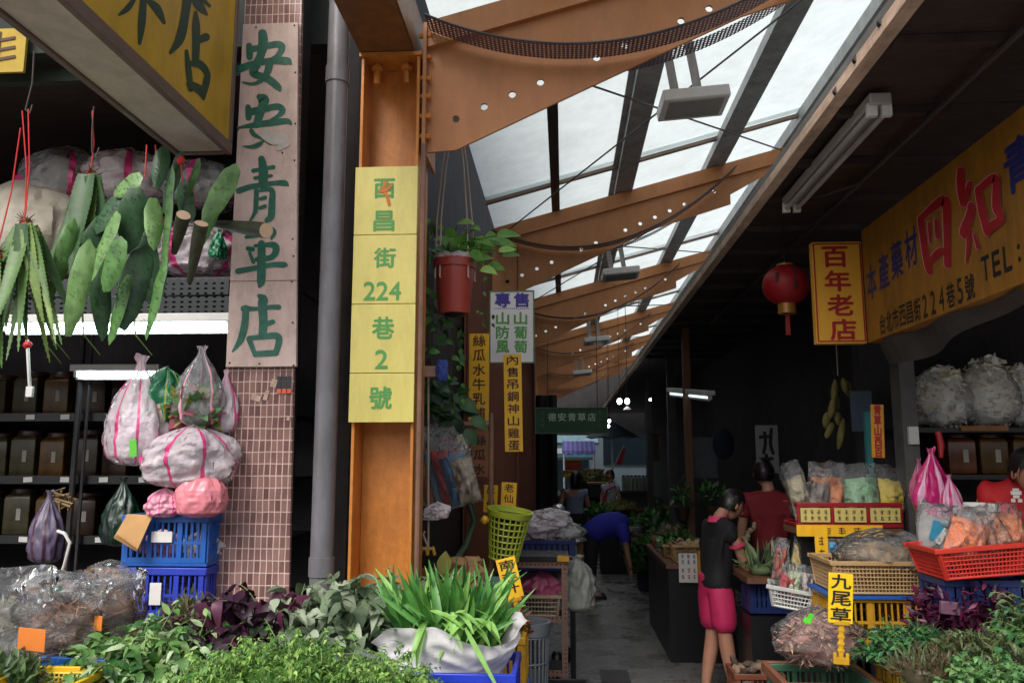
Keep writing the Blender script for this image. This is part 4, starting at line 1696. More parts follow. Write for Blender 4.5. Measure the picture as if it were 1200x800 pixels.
pile(b, 160, at(230, 482, 3.92), (.10, .08, .10), .08, .05, 3, 3, floor=-1)
put(b, 'contents', GG, t)
hangbag('striped_bag', 'narrow white bag with pink stripe squeezed against the pillar', 262, 508, 432, 34, 3.98, [FILMW, FILMP], (8, 2), 4, STUFFW)
hangbag('striped_bag', 'wide crumpled clear bag with pink stripes above the pink bag', 222, 572, 496, 108, 3.88, [FILMW, FILMP], (6, 1), 8, mt('pale_stuff', '9a9298', .8, .3, 5), .4, 'round', .2)
hangbag('pink_bag', 'smooth rounded pink bag sitting on the upper blue crate', 234, 607, 552, 62, 3.82, [mt('pink_smooth', 'e0848f', .3, .06, 3, .3, 6, film=.96), FILMPL], (40, 1), 11, None, 0, 'round', .05)
hangbag('pink_bag', 'crumpled pink film bag beside the smooth pink one', 192, 606, 572, 44, 3.84, [FILMPL, FILMP], (6, 1), 12, STUFFW, 0, 'round', .3)
hangbag('striped_bag', 'purple striped bag hanging in the shade beneath the jar shelf', 52, 660, 575, 42, 5.2, [mt('shaded_lilac', '5a5068', .4, .1, film=.95), mt('shaded_plum', '472538', .4, .1, film=.95)], (5, 2), 13, STUFFW)  # shop shade is put into both film colours
hangbag('green_bag', 'dark green bag in the shade left of the blue crates', 140, 640, 560, 46, 5.2, [mt('shaded_green_film', '0b2a1e', .3, .2, film=.95), BLACKP], (9, 3), 17, None)  # green darkened to carry the shade of the shop
b = B()
p = at(70, 578, 5.6)
for i in range(9):
    rg2 = random.Random(i)
    b.tube([p + rnd_dir(rg2) * .05, p + rnd_dir(rg2) * .07, p + V((.1, -.05, -.06)) + rnd_dir(rg2) * .06, p + V((.06, 0, -.12)) + rnd_dir(rg2) * .05], .008, 5)
put(b, 'rope_knot', mt('rope', '8a7254', .9, .2), label='knotted brown rope on the shelf post', cat='rope')
b = B()
pts = [at(66, 690, 4.5), at(76, 660, 4.4), at(82, 636, 4.4), at(76, 625, 4.4), at(68, 622, 4.45)]
b.tube(pts, .009, 8)
put(b, 'power_cable', WHITE, label='white power cable curling up behind the dried herb bags', cat='cable')
# ---------------------------------------------------------------- left stall in front: table, crates, produce
t = thing('stall_table', 'wooden stall table hidden under the fresh herbs', 'table', (-1.85, 3.4, 0))
b = B()
b.bb((-3.6, 2.75, .82), (-.72, 3.97, .86))
put(b, 'table_top', WOODB, t)
for x in (-3.5, -.8):
    for y in (2.85, 3.9):
        b = B()
        b.bb((x - .03, y - .03, 0), (x + .03, y + .03, .818))
        put(b, 'leg', WOODB, t)
t = thing('shop_counter', 'wooden counter under the blue crates left of the pillar', 'counter', (-2.6, 4.3, 0))
b = B()
b.bb((-4.2, 3.98, .82), (-1.67, 4.6, .858))
put(b, 'counter_top', WOODB, t)
b = B()
b.bb((-4.15, 4.02, .003), (-1.69, 4.55, .818))
put(b, 'base', BLACKP, t)
t = crate('plastic_crate', 'pinkish red tray under the stack of blue crates', (-1.93, 4.03, .861), (.50, .36, .15), mt('rose_plastic', '9c4a56', .5, .2), group='crates on the left stall', solid=True)
crate('plastic_crate', 'lower violet blue crate of the stack beside the tiled pillar', (-1.895, 4.02, 1.016), (.435, .33, .238), BLUEC2, tag=(-.02, .12, .055, .10), group='crates on the left stall')
t = crate('plastic_crate', 'upper bright blue crate of the stack beside the tiled pillar', (-1.89, 4.02, 1.256), (.43, .33, .24), BLUEC, tag=(-.01, .14, .1, .05), group='crates on the left stall')
for i, (px, py) in enumerate(((188, 645), (238, 645), (205, 705))):
    t = thing('film_packet', ('white film packet stuffed in the upper blue crate', 'pale film packet at the right in the upper blue crate', 'clear film packet inside the lower blue crate')[i], 'packet', at(px, py, 3.78), 'packets inside the blue crates')
    b = B()
    bag(b, at(px, py + 12, 4.02), .1, .09, .15, 'round', 30 + i, .3)
    put(b, 'film', [FILMPL, FILMW, FILMD][i], t)
t = thing('cardboard_piece', 'torn tan cardboard flap leaning on the upper blue crate', 'cardboard', at(150, 640, 3.6))
b = B()
q = [at(149, 602, 3.83), at(179, 603, 3.82), at(160, 646, 3.78), at(133, 630, 3.80)]
b.prism(q, (0, .006, 0))
b.prism([at(133, 630, 3.798), at(160, 646, 3.778), at(158, 641, 3.76), at(137, 626, 3.78)], (0, .005, 0))
put(b, 'flap', CARD, t)

# big dried herb bags
STRAW = [mt('straw_brown', '6b4a36', .9, .3), mt('straw_tan', '8d6a4c', .9, .3), mt('straw_dark', '4a3024', .9, .3)]
PALE = [mt('pale_herb', '8d8a78', .9, .3), mt('pale_herb_tan', '756c58', .9, .3), mt('grey_herb', '9a9a90', .9, .3)]


def herbbag(name, label, px, py, top, wpx, Y, mats, seed, tag=None, film=FILM, fill=.78, n=600, prof='open', dep=.7, tilt=None, group='bags of dried herbs', L=.07, w_=.006, lump=.16, sq=.25):
    k = Y / F
    c = at(px, py, Y)
    h = (py - top) * k
    rx = wpx / 2 * k
    t = thing(name, label, 'herb bag', c, group)
    b = B()
    bag(b, c, rx, rx * dep, h, prof, seed, lump, 6, .05, None, tilt, 0, 44, 30, sq)
    put(b, 'film', film, t, ang=70)
    b = B()
    b.ball(c + V((0, 0, h * fill * .5)), (rx * .76, rx * dep * .76, h * fill * .46), 24, 16, wob=.3, seed=seed)
    straw(b, n, c + V((0, 0, h * fill * .5)), (rx * .93, rx * dep * .93, h * fill * .55), L, w_, len(mats), seed)
    put(b, 'contents', mats, t)
    if tag:
        b = B()
        q = at(tag[0], tag[1], tag[2])
        b.box(q, (tag[3], .003, tag[4]), Euler((R(12), R(6), R(6))).to_matrix())
        put(b, 'price_card', TAGO, t)
    return t


herbbag('herb_bag', 'clear bag of brown dried stems with an orange card on front', 68, 772, 690, 100, 3.3, STRAW, 3, (37, 749, 3.07, .1, .085), n=900)
herbbag('herb_bag', 'upright brown herb bag with film corner rising beside the blue crate', 125, 762, 672, 72, 3.45, STRAW, 6, (115, 730, 3.26, .03, .06), n=600)
herbbag('herb_bag', 'pale grey herb bag cut off by the left edge', 2, 780, 672, 96, 3.3, PALE, 8, fill=.7, n=600)
herbbag('herb_bag', 'silvery bag of brown herb lying behind the others near the crate', 128, 690, 656, 64, 3.85, STRAW, 11, fill=.7, n=250, prof='round')
herbbag('herb_bag', 'dark shiny bag behind the brown stem bag', 62, 700, 668, 90, 3.75, STRAW, 14, fill=.6, n=250, prof='round', film=FILMD)
t = thing('green_clip', 'small green clip tying the shiny bag', 'clip', at(63, 690, 3.55))
b = B()
b.box(at(64, 690, 3.5), (.055, .03, .022), Matrix.Rotation(-.25, 3, 'Y'))
put(b, 'clip_jaw', GRNC, t, bev=.004)
b = B()
b.tube([at(62, 688, 3.5), at(68, 675, 3.5)], .008, 6)
put(b, 'stem', BLACKP, t)
crate('plastic_crate', 'violet blue tray holding the dried stem bags', (-2.13, 3.2, .861), (.62, .42, .085), BLUEC2, nslat=16, group='crates on the left stall', rows=1)
crate('plastic_crate', 'blue slatted tray at the right of the stem bags', at(112, 797, 3.25) + V((0, .1, 0)), (.34, .36, .1), BLUEC, rz=R(-8), nslat=12, group='crates on the left stall', rows=1)
t = basket('plastic_basket', 'yellow basket at the very bottom left corner', at(55, 822, 2.95), (.3, .26, .09), mt('yolk_plastic', 'd8b022', .4, .1), group='crates on the left stall')
t = thing('herb_heap', 'dark green weedy herb heap at the bottom left corner', 'herbs', at(10, 800, 3.0), 'fresh herb heaps')
b = B()
pile(b, 260, at(8, 800, 3.0), (.14, .12, .09), .05, .018, 2, 3)
put(b, 'leaf_mass', [leafm('weed_green', '33502a'), leafm('weed_light', '54703a')], t)

# fresh greens
def heap(name, label, px, py, rad, Y, mats, n, L, W, seed, stems=None, cat='herbs', **kw):
    c = at(px, py, Y)
    t = thing(name, label, cat, c, 'fresh herb heaps')
    b = B()
    sp = kw.pop('sprig', 0)
    if sp:
        sprigs(b, sp, c, rad, L, W, len(mats), seed, **kw)
        mats = list(mats) + [mt('herb_stem', '6d8a4a', .5, .3)]
    else:
        pile(b, n, c, rad, L, W, len(mats), seed, **kw)
    put(b, 'leaf_mass', mats, t, ang=80)
    if stems:
        b = B()
        rg = random.Random(seed + 50)
        for i in range(stems[0]):
            u = rnd_dir(rg)
            u.z = abs(u.z) * .9
            p = c + V((u.x * rad[0] * .5, u.y * rad[1] * .5, u.z * rad[2] * .3))
            e = c + V((u.x * rad[0] * 1.05, u.y * rad[1] * 1.05, u.z * rad[2] * 1.12))
            b.tube([p, (p + e) / 2 + rnd_dir(rg) * .02, e], [stems[1], stems[1] * .8, stems[1] * .4], 5)
        put(b, 'stem_mass', stems[2], t)
    return t


FG = [leafm('fresh_green', '5c8a44', .3), leafm('fresh_light', '8fb06a', .25), leafm('fresh_deep', '3a6a32', .3), leafm('fresh_back', 'a9be92', .2)]
heap('herb_heap', 'heap of broad light green leaves in front of the dried herb bags', 170, 800, (.26, .22, .16), 3.25, FG, 0, .075, .036, 21, sprig=230, per=8, k=4, curl=.7)
heap('herb_heap', 'small spray of light green leaves reaching over the blue tray', 232, 796, (.16, .18, .10), 3.3, FG, 0, .07, .03, 23, sprig=80, per=8, k=4, curl=.7)
heap('herb_heap', 'dry olive brown weed clump between blue crate and purple leaves', 222, 738, (.12, .12, .15), 3.6, [leafm('dry_olive', '57533a'), leafm('dry_brown', '6b4c3c'), leafm('dry_green', '5d6a40')], 500, .05, .012, 24, (40, .003, STRAW[0]))
PU = [leafm('purple_leaf', '3a1c30', .4), leafm('plum_leaf', '2a1423', .4), leafm('magenta_vein', '5a2642', .3)]
heap('herb_heap', 'heap of dark purple crinkled leaves below the tiled pillar', 278, 768, (.245, .2, .235), 3.5, PU, 0, .095, .075, 25, (22, .005, PU[2]), sprig=95, per=7, k=4, curl=.8, fold=.6, slen=2.0)
GL_ = [leafm('sage_leaf', '75886a', .25, .6), leafm('sage_pale', 'a6b298', .2, .6), leafm('sage_deep', '5b6e52', .3, .6)]
heap('herb_heap', 'heap of wilted grey green leaves in front of pipe and column', 392, 768, (.26, .22, .33), 3.6, GL_, 0, .10, .07, 27, (16, .005, GL_[0]), sprig=105, per=7, k=4, curl=1.0, fold=.6, slen=2.0)
heap('herb_heap', 'narrow grey green leaf bundle right behind the scallion leaves', 458, 750, (.15, .14, .28), 3.75, GL_, 0, .095, .06, 28, (8, .006, GL_[0]), sprig=55, per=7, k=4, curl=1.0, fold=.6, slen=2.0)
CU = [leafm('curly_green', '64903c', .3), leafm('curly_light', '98bc5c', .25), leafm('curly_deep', '42702c', .3)]
heap('herb_heap', 'broad bed of fine curly bright green herb along the bottom edge', 330, 822, (.40, .30, .23), 3.05, CU, 0, .022, .013, 31, sprig=1300, per=11, k=2, stem=.0018, slen=4.2, curl=.8)
heap('herb_heap', 'second bed of fine curly herb beside the white wrap', 448, 832, (.22, .26, .18), 3.05, CU, 0, .022, .013, 32, sprig=600, per=11, k=2, stem=.0018, slen=4.2, curl=.8)
t = thing('plastic_sheet', 'crumpled clear sheet between curly herb and white wrap', 'plastic sheet', at(420, 775, 3.4))
b = B()
bag(b, at(418, 790, 3.42), .13, .1, .1, 'round', 61, .4)
put(b, 'film', FILMD, t)

# scallion-like leaves in a white wrap
t = thing('leaf_bundle', 'bundle of long bright green blades standing in a white cloth wrap', 'herbs', at(525, 775, 3.5))
rg = random.Random(8)
BL = [leafm('blade_green', '549040', .25, .4), leafm('blade_light', '8cbc60', .2, .4), leafm('blade_deep', '3c7236', .25, .4)]
b = B()
base = at(525, 772, 3.55)
for i in range(190):
    a = rg.uniform(-1, 1)
    p = base + V((a * .17 + rg.uniform(-.03, .03), rg.uniform(-.1, .12), rg.uniform(.0, .1)))
    d = V((a * .5 + rg.gauss(0, .22) + .05, rg.gauss(-.1, .25), 1))
    b.cur = rg.choice((0, 0, 1, 2))
    leaf(b, p, d, V((rg.uniform(-1, 1), -1, rg.uniform(-.3, .3))), rg.uniform(.2, .37), rg.uniform(.02, .04), 5, rg.uniform(-.1, .95) * (1 if rg.random() < .7 else -1), .45, .4)
for (x0, y0, x1, y1) in ((500, 738, 437, 690), (505, 742, 446, 698), (512, 735, 455, 693), (560, 740, 596, 690), (548, 742, 590, 700), (556, 748, 606, 724)):
    p, q = at(x0, y0, 3.42), at(x1, y1, 3.40)
    b.cur = rg.choice((0, 1))
    leaf(b, p, q - p, V((0, -1, .3)), (q - p).length, .022, 5, .1, .5, .5)
for i in range(16):
    p = at(rg.uniform(500, 575), rg.uniform(715, 735), 3.36)
    b.cur = 1
    leaf(b, p, V((rg.uniform(-1, 1), -.5, rg.uniform(-.3, .3))), V((0, -.3, 1)), rg.uniform(.1, .18), .03, 5, .6, .5, .4)
put(b, 'blade_mass', BL, t, ang=80)
b = B()
b.cur = 0
leaf(b, at(545, 735, 3.32), at(580, 800, 3.2) - at(545, 735, 3.32), V((0, -1, .4)), .33, .02, 6, .1, .4, .3)
put(b, 'loose_blade', BL[1], t)
b = B()      # cloth wrap: draped sheet around the bundle
n, m = 96, 24
vs, fs = [], []
c0 = at(524, 790, 3.52)
for j in range(m + 1):
    v2 = j / m
    for i in range(n + 1):
        a = 2 * pi * i / n
        rr = 1 + .10 * math.sin(5 * a + 2) * v2 + .12 * noise.noise(V((math.cos(a) * 1.5, math.sin(a) * 1.5, v2 * 2)))
        r = (.215 + .07 * v2) * rr
        z = .225 * v2 + .045 * math.sin(3 * a + .6) * v2 + .05 * noise.noise(V((math.cos(a) * 2, math.sin(a) * 2, 5))) * v2
        z -= .012 * v2 * v2
        r *= 1 + .07 * (.4 - abs(noise.noise(V((math.cos(a) * 3, math.sin(a) * 3, v2 * 4))) * 2))
        vs.append(c0 + V((r * math.cos(a) * 1.05, r * math.sin(a) * .8, z - .02)))
for j in range(m):
    for i in range(n):
        a = j * (n + 1) + i
        fs.append((a, a + 1, a + n + 2, a + n + 1))
b.add(vs, fs)
put(b, 'cloth_wrap', mt('white_cloth', 'e6e2e6', .7, .04, 5, .5, 10, transl=.25), t, ang=80)
crate('plastic_crate', 'deep blue crate under the white wrapped leaves', at(545, 850, 3.5), (.44, .4, .25), mt('deep_blue_plastic', '1a35b4', .4, .12), group='crates at the stall corner', nslat=10)
crate('plastic_crate', 'brown crate supporting the deep blue crate', at(545, 850, 3.5) - V((0, 0, .31)), (.46, .42, .3), BRNC, group='crates at the stall corner', nslat=10)
crate('plastic_crate', 'grey crate at the bottom of the corner stack', at(545, 850, 3.5) - V((0, 0, .58)), (.46, .42, .26), GRYC, group='crates at the stall corner', nslat=10)
# ---------------------------------------------------------------- left side of the alley, behind the first column
PO = [leafm('pothos_green', '6fa548', .25, .35, .5), leafm('pothos_light', 'a2cc6c', .2, .35, .5), leafm('pothos_deep', '3a6a30', .3, .35, .3)]
VN = [leafm('vine_green', '2f5a2c', .35), leafm('vine_deep', '1d3a20', .35), leafm('vine_light', '4f8a3a', .3)]
c = at(532, 368, 4.6)
t = thing('hanging_pot', 'red plastic plant pot hanging on wires right of the address plate', 'plant pot', c)
b = B()
h = 66 * 4.6 / F
b.lathe([(.088, 0), (.09, .01), (.112, h * .82), (.112, h * .84), (.122, h * .84), (.124, h), (.114, h), (.108, h * .9), (.0, h * .88)], c, 28)
put(b, 'pot', TERRA, t)
b = B()
b.lathe([(.119, h * .985), (.127, h * .99), (.13, h * 1.05), (.118, h * 1.09), (.112, h * 1.0)], c, 28, wob=.12, seed=3)
put(b, 'plastic_liner', FILMW, t)
b = B()
b.lathe([(.05, -.012), (.06, -.005), (.06, .0)], c, 16)
put(b, 'drip_plug', BLACKP, t)
b = B()
for a, (tx, ty) in ((-2.6, (524, 160)), (-2.2, (528, 160)), (-.7, (538, 150)), (.2, (541, 150))):
    p = c + V((.118 * math.cos(a), .118 * math.sin(a), h * .8))
    q = at(tx, ty, 4.6)
    b.tube([p, p + (q - p) * .35 + V((.01 if a > -2 else -.015, 0, .02)), p + (q - p) * .75 + V((-.012 if a < -2 else .012, 0, 0)), q], .0045, 6)
    b.tube([p + V((0, -.004, .0)), p + V((0, -.008, -.05)), p + V((.004, -.008, -.06))], .005, 6)
put(b, 'hanging_wire', WIRE, t)
b = B()
rg = random.Random(3)
for (px, py) in ((535, 262), (548, 268), (528, 285), (540, 290), (558, 280), (572, 283), (580, 288), (590, 300), (595, 305), (585, 290), (553, 300), (563, 295), (575, 318), (566, 322), (546, 275), (522, 290), (556, 312), (588, 282)):
    s_ = c + V((rg.uniform(-.05, .08), rg.uniform(-.06, .04), h * .95))
    e = at(px - (px - 545) * .12, py - (6 if py > 280 else 0), 4.6 + rg.uniform(-.16, .08))
    b.cur = 2
    b.tube([s_, (s_ + e) / 2 + V((0, 0, .05)), e], .0028, 5)
    b.cur = rg.choice((0, 0, 1))
    d = (e - s_)
    d = V((d.x * 1.2 + rg.uniform(-.05, .1), rg.uniform(-.12, .02), rg.uniform(-.09, .06)))
    leaf(b, e, d, V((rg.uniform(-.4, .4), -.8, .7)), rg.uniform(.09, .14), rg.uniform(.065, .095), 5, rg.uniform(.1, .5), .25, .33)
pile(b, 44, c + V((.03, 0, h * 1.0)), (.12, .1, .13), .095, .065, 3, 4, k=4, curl=.4, mound=False, wide=.33)
put(b, 'foliage', PO, t, ang=80)

# climbing vines against the dark wall
def vine(label, pts, Y, nleaf, L, seed, mats=VN, sp=.07):
    rg = random.Random(seed)
    P = [at(x, y, Y) for x, y in pts]
    t = thing('climbing_vine', label, 'vine', P[-1], 'vines in the shade behind the first column')
    b = B()
    b.tube(P, .005, 6)
    put(b, 'stem', mt('vine_stem', '4a4a34', .7), t)
    b = B()
    for i in range(nleaf):
        k = rg.random() * (len(P) - 1)
        j = int(k)
        p = P[j] + (P[j + 1] - P[j]) * (k - j) + V((rg.uniform(-1, 1), rg.uniform(-.8, .2), rg.uniform(-1, 1))) * sp
        b.cur = rg.randrange(len(mats))
        leaf(b, p, V((rg.uniform(-1, 1), -.2, rg.uniform(-1, .2))), V((0, -1, .4)), L * rg.uniform(.6, 1.2), L * rg.uniform(.4, .75), 3, .3, .3, .36)
    put(b, 'foliage', mats, t, ang=80)


vine('vine with sparse leaves trailing beneath the red hanging pot', [(530, 372), (532, 400), (528, 440), (533, 480)], 4.9, 30, .06, 1)
vine('dark vine close to the edge of the first orange column', [(503, 260), (500, 330), (504, 400), (508, 450)], 4.7, 46, .07, 2)
vine('thin vine hanging left of the white notice', [(566, 330), (566, 352), (569, 372), (567, 386)], 5.2, 8, .035, 3, [VN[0], VN[2], PO[0]])
vine('broad dark leaves in the shade above the film packets', [(512, 440), (520, 465), (535, 480), (545, 500)], 5.0, 40, .13, 4, [VN[1], VN[0]])
# strings and small hung things
b = B()
b.tube([at(502, 440, 4.4), at(502, 560, 4.4), at(502, 640, 4.4)], .005, 6)
b.tube([at(502, 640, 4.4), at(499, 634, 4.4), at(496, 626, 4.4), at(498, 622, 4.4)], .006, 6)
put(b, 'pale_cord', WIRE, label='pale cord with a hook hanging beside the first column', cat='cord')
for i, (dx, lab) in enumerate(((497, 'left yellow peg clipped on the pale cord'), (505, 'right yellow peg clipped on the pale cord'))):
    t = thing('clothes_peg', lab, 'peg', at(dx, 650, 4.38), 'yellow pegs')
    b = B()
    for s_ in (-1, 1):
        b.tube([at(dx, 640, 4.38) + V((s_ * .008, 0, 0)), at(dx, 645, 4.38) + V((s_ * .014, 0, 0)), at(dx, 650, 4.38) + V((s_ * .02, 0, 0))], .009, 6)
    put(b, 'jaw', YELC, t)
    b = B()
    b.tube([at(dx - 2, 643, 4.37), at(dx + 2, 643, 4.37)], .006, 6)
    put(b, 'spring', GALV, t)
t = thing('wooden_block', 'pinkish wooden peg sticking out from the first column', 'bracket', at(505, 436, 4.3))
b = B()
b.bb(at(492, 441, 4.3), at(513, 430, 4.36))
put(b, 'peg', mt('pink_wood', '9a7a6c', .7), t)
b = B()
bag(b, at(518, 447, 4.3), .032, .03, .115, 'pillow', 3, .2)
put(b, 'blue_cloth', mt('blue_rag', '2c3f86', .8, .2), t)
t = thing('film_roll', 'clump of crinkled clear film on a ledge beside the column', 'plastic film', at(512, 605, 4.4))
b = B()
bag(b, at(512, 608, 4.4), .065, .05, .09, 'round', 8, .4)
put(b, 'film', FILMW, t)
b = B()
b.bb(at(490, 609, 4.36), at(518, 606, 4.5))
put(b, 'ledge', GALV, t)
# packets hung in a rack
pk = []
for i, (px, py, wpx, hpx, col, lab) in enumerate(((507, 592, 22, 72, 'e0c48c', 'tan film packet nearest the column in the hanging row'), (519, 594, 24, 74, 'd98e62', 'orange brown film packet in the hanging row'),
                                                  (531, 596, 24, 74, '86b4cc', 'pale blue film packet in the hanging row'), (538, 594, 24, 72, 'c9484a', 'red film packet in the hanging row'),
                                                  (546, 592, 22, 62, '4f86b8', 'blue film packet at the right end of the row'), (553, 590, 18, 56, 'a89884', 'greyish film packet behind the blue one'))):
    Y = 4.9 - .05 * i + .12
    k = Y / F
    t = thing('film_packet', lab, 'packet', at(px, py, Y), 'film packets hung behind the first column')
    b = B()
    packet(b, at(px, py, Y), wpx * k * 1.6, hpx * k * 1.3, .09, (R(-8), R(-14), R(25)), i)
    put(b, 'film', [FILM, mt('pack_' + col, col, .6, .28, 80, .35, 90)], t, ang=70)
for i, (px, py, lab) in enumerate(((520, 548, 'clear bag of light brown bark at the top of the packet row'), (538, 540, 'brown bag with a pale card above the packets'))):
    t = thing('herb_bag', lab, 'herb bag', at(px, py, 5.0), 'bags of dried herbs')
    b = B()
    packet(b, at(px, py, 5.0), .2, .27, .09, (R(-10), R(-20), .3), 20 + i)
    put(b, 'film', [FILM, mt('bark_brown', '5a3a2c', .9, .4, 20)], t, ang=70)
    b = B()
    b.box(at(px + 2, py - 22, 4.93), (.05, .003, .09), Matrix.Rotation(-.4, 3, 'Y'))
    put(b, 'paper_card', mt('cream_card', 'b5a683', .7), t)
t = thing('green_tag', 'small bright green label dangling at the end of the packet row', 'tag', at(546, 548, 4.8))
b = B()
b.box(at(546, 542, 4.8), (.05, .004, .075), Matrix.Rotation(.1, 3, 'Y'))
put(b, 'card', mt('bright_green', '1f8a4a', .4), t)
b = B()
b.box(at(546, 542, 4.796), (.03, .003, .03))
put(b, 'mark', mt('tag_pale', 'a5c8ae', .5), t)
t = thing('wooden_rail', 'pinkish wooden rail above the bare wood strip sign', 'rail', at(552, 500, 5.45))
b = B()
b.bb(at(530, 498, 5.45), at(573, 494, 5.48))
put(b, 'rail_board', mt('pink_wood', '9a7a6c', .7), t)
# dark clutter behind: board, hose, brown bags on ground
t = thing('storage_cabinet', 'dark cabinet in the shade below the hung packets', 'cabinet', (-.78, 5.3, 0))
b = B()
b.bb((-1.12, 5.1, 0), (-.5, 5.7, 1.0))
put(b, 'body', BLACKP, t)
b = B()
b.bb((-1.13, 5.08, 1.003), (-.49, 5.72, 1.03))
put(b, 'top_board', WOODB, t)
b = B()
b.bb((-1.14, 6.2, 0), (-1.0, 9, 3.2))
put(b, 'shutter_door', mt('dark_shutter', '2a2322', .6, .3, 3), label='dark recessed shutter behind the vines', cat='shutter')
b = B()
b.tube([at(548, 585, 5.0), at(556, 610, 5.0), at(545, 640, 5.0), at(530, 662, 4.9)], .02, 8)
put(b, 'green_hose', mt('dull_hose', '31452f', .5), label='dull green hose sagging left of the lime basket', cat='hose')
t = thing('paper_bundle', 'brown paper bundle behind the tips of the scallion blades', 'bundle', at(550, 690, 4.5))
b = B()
bag(b, at(538, 690, 4.5), .13, .1, .17, 'pillow', 4, .35)
put(b, 'wrapping', mt('kraft', '7d5a3c', .8, .25, 6, .4, 8), t)
b = B()
leaf(b, at(520, 672, 4.4), V((.05, 0, 1)), V((0, -1, 0)), .12, .08, 4, .2, .3)
put(b, 'dry_leaf', mt('dry_leaf', '8a8a3c', .7), t)
# lime basket
c = at(592, 655, 5.0)
t = thing('lime_basket', 'yellow green round basket hung askew above the tilted yellow label', 'basket', c)
n, H = 22, .30
Rm = Euler((R(6), R(8), 0)).to_matrix()
cen = at(590, 656, 5.0)
rad = lambda z: .082 + .045 * z / H
b = B()
for r in range(8):
    z = .012 + (H - .04) * r / 7
    ring = [cen + Rm @ V((rad(z) * math.cos(2 * pi * i / n), rad(z) * math.sin(2 * pi * i / n), z)) for i in range(n + 1)]
    b.tube(ring, .006 if r else .01, 5, False)
for i in range(n):
    a = 2 * pi * i / n
    b.tube([cen + Rm @ V((rad(z) * math.cos(a), rad(z) * math.sin(a), z)) for z in (.005, H - .03)], .0055, 5, False)
put(b, 'lattice_wall', LIMEC, t)
b = B()
b.lathe([(rad(H) - .004, H - .035), (rad(H) + .004, H - .035), (rad(H) + .014, H), (rad(H) + .0, H), (rad(H) - .004, H - .035)], cen, 28, Rm)
put(b, 'rim', LIMEC, t)
b = B()
b.lathe([(0, 0), (.08, 0), (.08, .008), (0, .008)], cen, 20, Rm)
put(b, 'base', LIMEC, t)
b = B()
b.lathe([(.0, .012), (.075, .012), (.1, H * .75), (.0, H * .8)], cen, 16, Rm)
put(b, 'contents', mt('basket_stuffing', '3f3d24', .9, .4, 12), t)
t = thing('hook_hanger', 'brown pole carrying the lime basket', 'pole', (cen.x, 5.16, 0))
b = B()
b.tube([(cen.x - .09, 5.16, 0), (cen.x - .09, 5.16, 2.05)], .016, 8)
put(b, 'pole', mt('rust_conduit', '7a5a48'), t)
b = B()
b.ball(at(568, 609, 4.88), .024, wob=.4)
put(b, 'yellow_knot', YELC, t)
# tilted yellow label with holder, 南非葉
t, ctr, W, H = strip_sign('price_sign', 'tilted yellow plastic label with three characters over the white wrap', 586, 653, 609, 701, 3.9, TAGY, '南非叶', BLACKL, 0, .74, .8, SY, .02, cat='price sign', top=.02, bot=.1)
b = B()
b.box(ctr + V((0, -.001, -H / 2 - .055)), (.022, .01, .1))
b.box(ctr + V((0, -.002, -H / 2 - .006)), (W * .7, .014, .02))
b.box(ctr + V((0, -.001, -H / 2 - .11)), (.05, .012, .03))
put(b, 'holder', YELC, t, bev=.002)
t.rotation_euler.y = R(14 * -1)
# yellow crate and twig bundle on corner
cc = at(606, 800, 4.1)
t = crate('plastic_crate', 'yellow crate at the alley corner beside the white wrap', (cc.x - .06, 4.12, .68), (.22, .42, .27), YELC, group='crates at the stall corner', nslat=6)
crate('plastic_crate', 'tall blue crate below the yellow one at the alley corner', (cc.x - .06, 4.12, .335), (.23, .43, .34), BLUEC, group='crates at the stall corner', nslat=6)
crate('plastic_crate', 'brown crate on the ground at the alley corner', (cc.x - .06, 4.12, .003), (.23, .43, .33), BRNC, group='crates at the stall corner', nslat=6)
heap('twig_bundle', 'bundle of reddish twigs and leaves standing in the yellow crate', 600, 742, (.08, .13, .15), 4.1, [leafm('twig_red', '6a3028'), leafm('twig_green', '46683a')], 120, .06, .02, 41, (30, .005, mt('twig_brown', '5c3424', .8, .3)))
hangbag('striped_bag', 'small white and pink bag poking out of the yellow crate', 590, 752, 712, 22, 3.95, [FILMW, FILMP], (6, 2), 22, STUFFW, group='plastic bags by the alley')
# teal box / grey slatted bin
t = thing('mesh_bin', 'tall grey slatted plastic bin on the ground beside the alley', 'bin', at(622, 800, 4.9) * 1)
cx = at(620, 720, 4.9)
b = B()
n = 26
for i in range(n):
    a = 2 * pi * i / n
    b.tube([V((cx.x + r * math.cos(a), 4.9 + r * math.sin(a), z)) for r, z in ((.088, .02), (.112, .80))], .006, 5, False)
for z in (.06, .2, .34, .48, .62, .76):
    r = .088 + .024 * z / .8
    b.tube([V((cx.x + r * math.cos(2 * pi * i / n), 4.9 + r * math.sin(2 * pi * i / n), z)) for i in range(n + 1)], .006, 5, False)
put(b, 'slatted_wall', GRYC, t)
b = B()
b.lathe([(.113, .77), (.12, .77), (.128, .84), (.112, .84), (.108, .77)], (cx.x, 4.9, 0), 26)
put(b, 'rim', GRYC, t)
b = B()
b.lathe([(0, .0), (.09, .0), (.1, .6), (.0, .6)], (cx.x, 4.9, 0), 20)
put(b, 'liner', mt('grey_liner', '3d4348', .6), t)
t = thing('teal_box', 'grey green plastic box behind the scallion blades', 'box', at(575, 712, 4.6))
b = B()
q = at(575, 730, 4.6)
for s_ in (-1, 1):
    b.box(q + V((s_ * .1, 0, .11)), (.008, .2, .22))
    b.box(q + V((0, s_ * .1, .11)), (.19, .008, .22))
b.box(q + V((0, 0, .004)), (.19, .19, .008))
put(b, 'wall', mt('teal_plastic', '4f6f6c', .5, .2), t)
b = B()
for s_ in (-1, 1):
    b.box(q + V((s_ * .105, 0, .225)), (.016, .23, .014))
    b.box(q + V((0, s_ * .105, .225)), (.194, .016, .014))
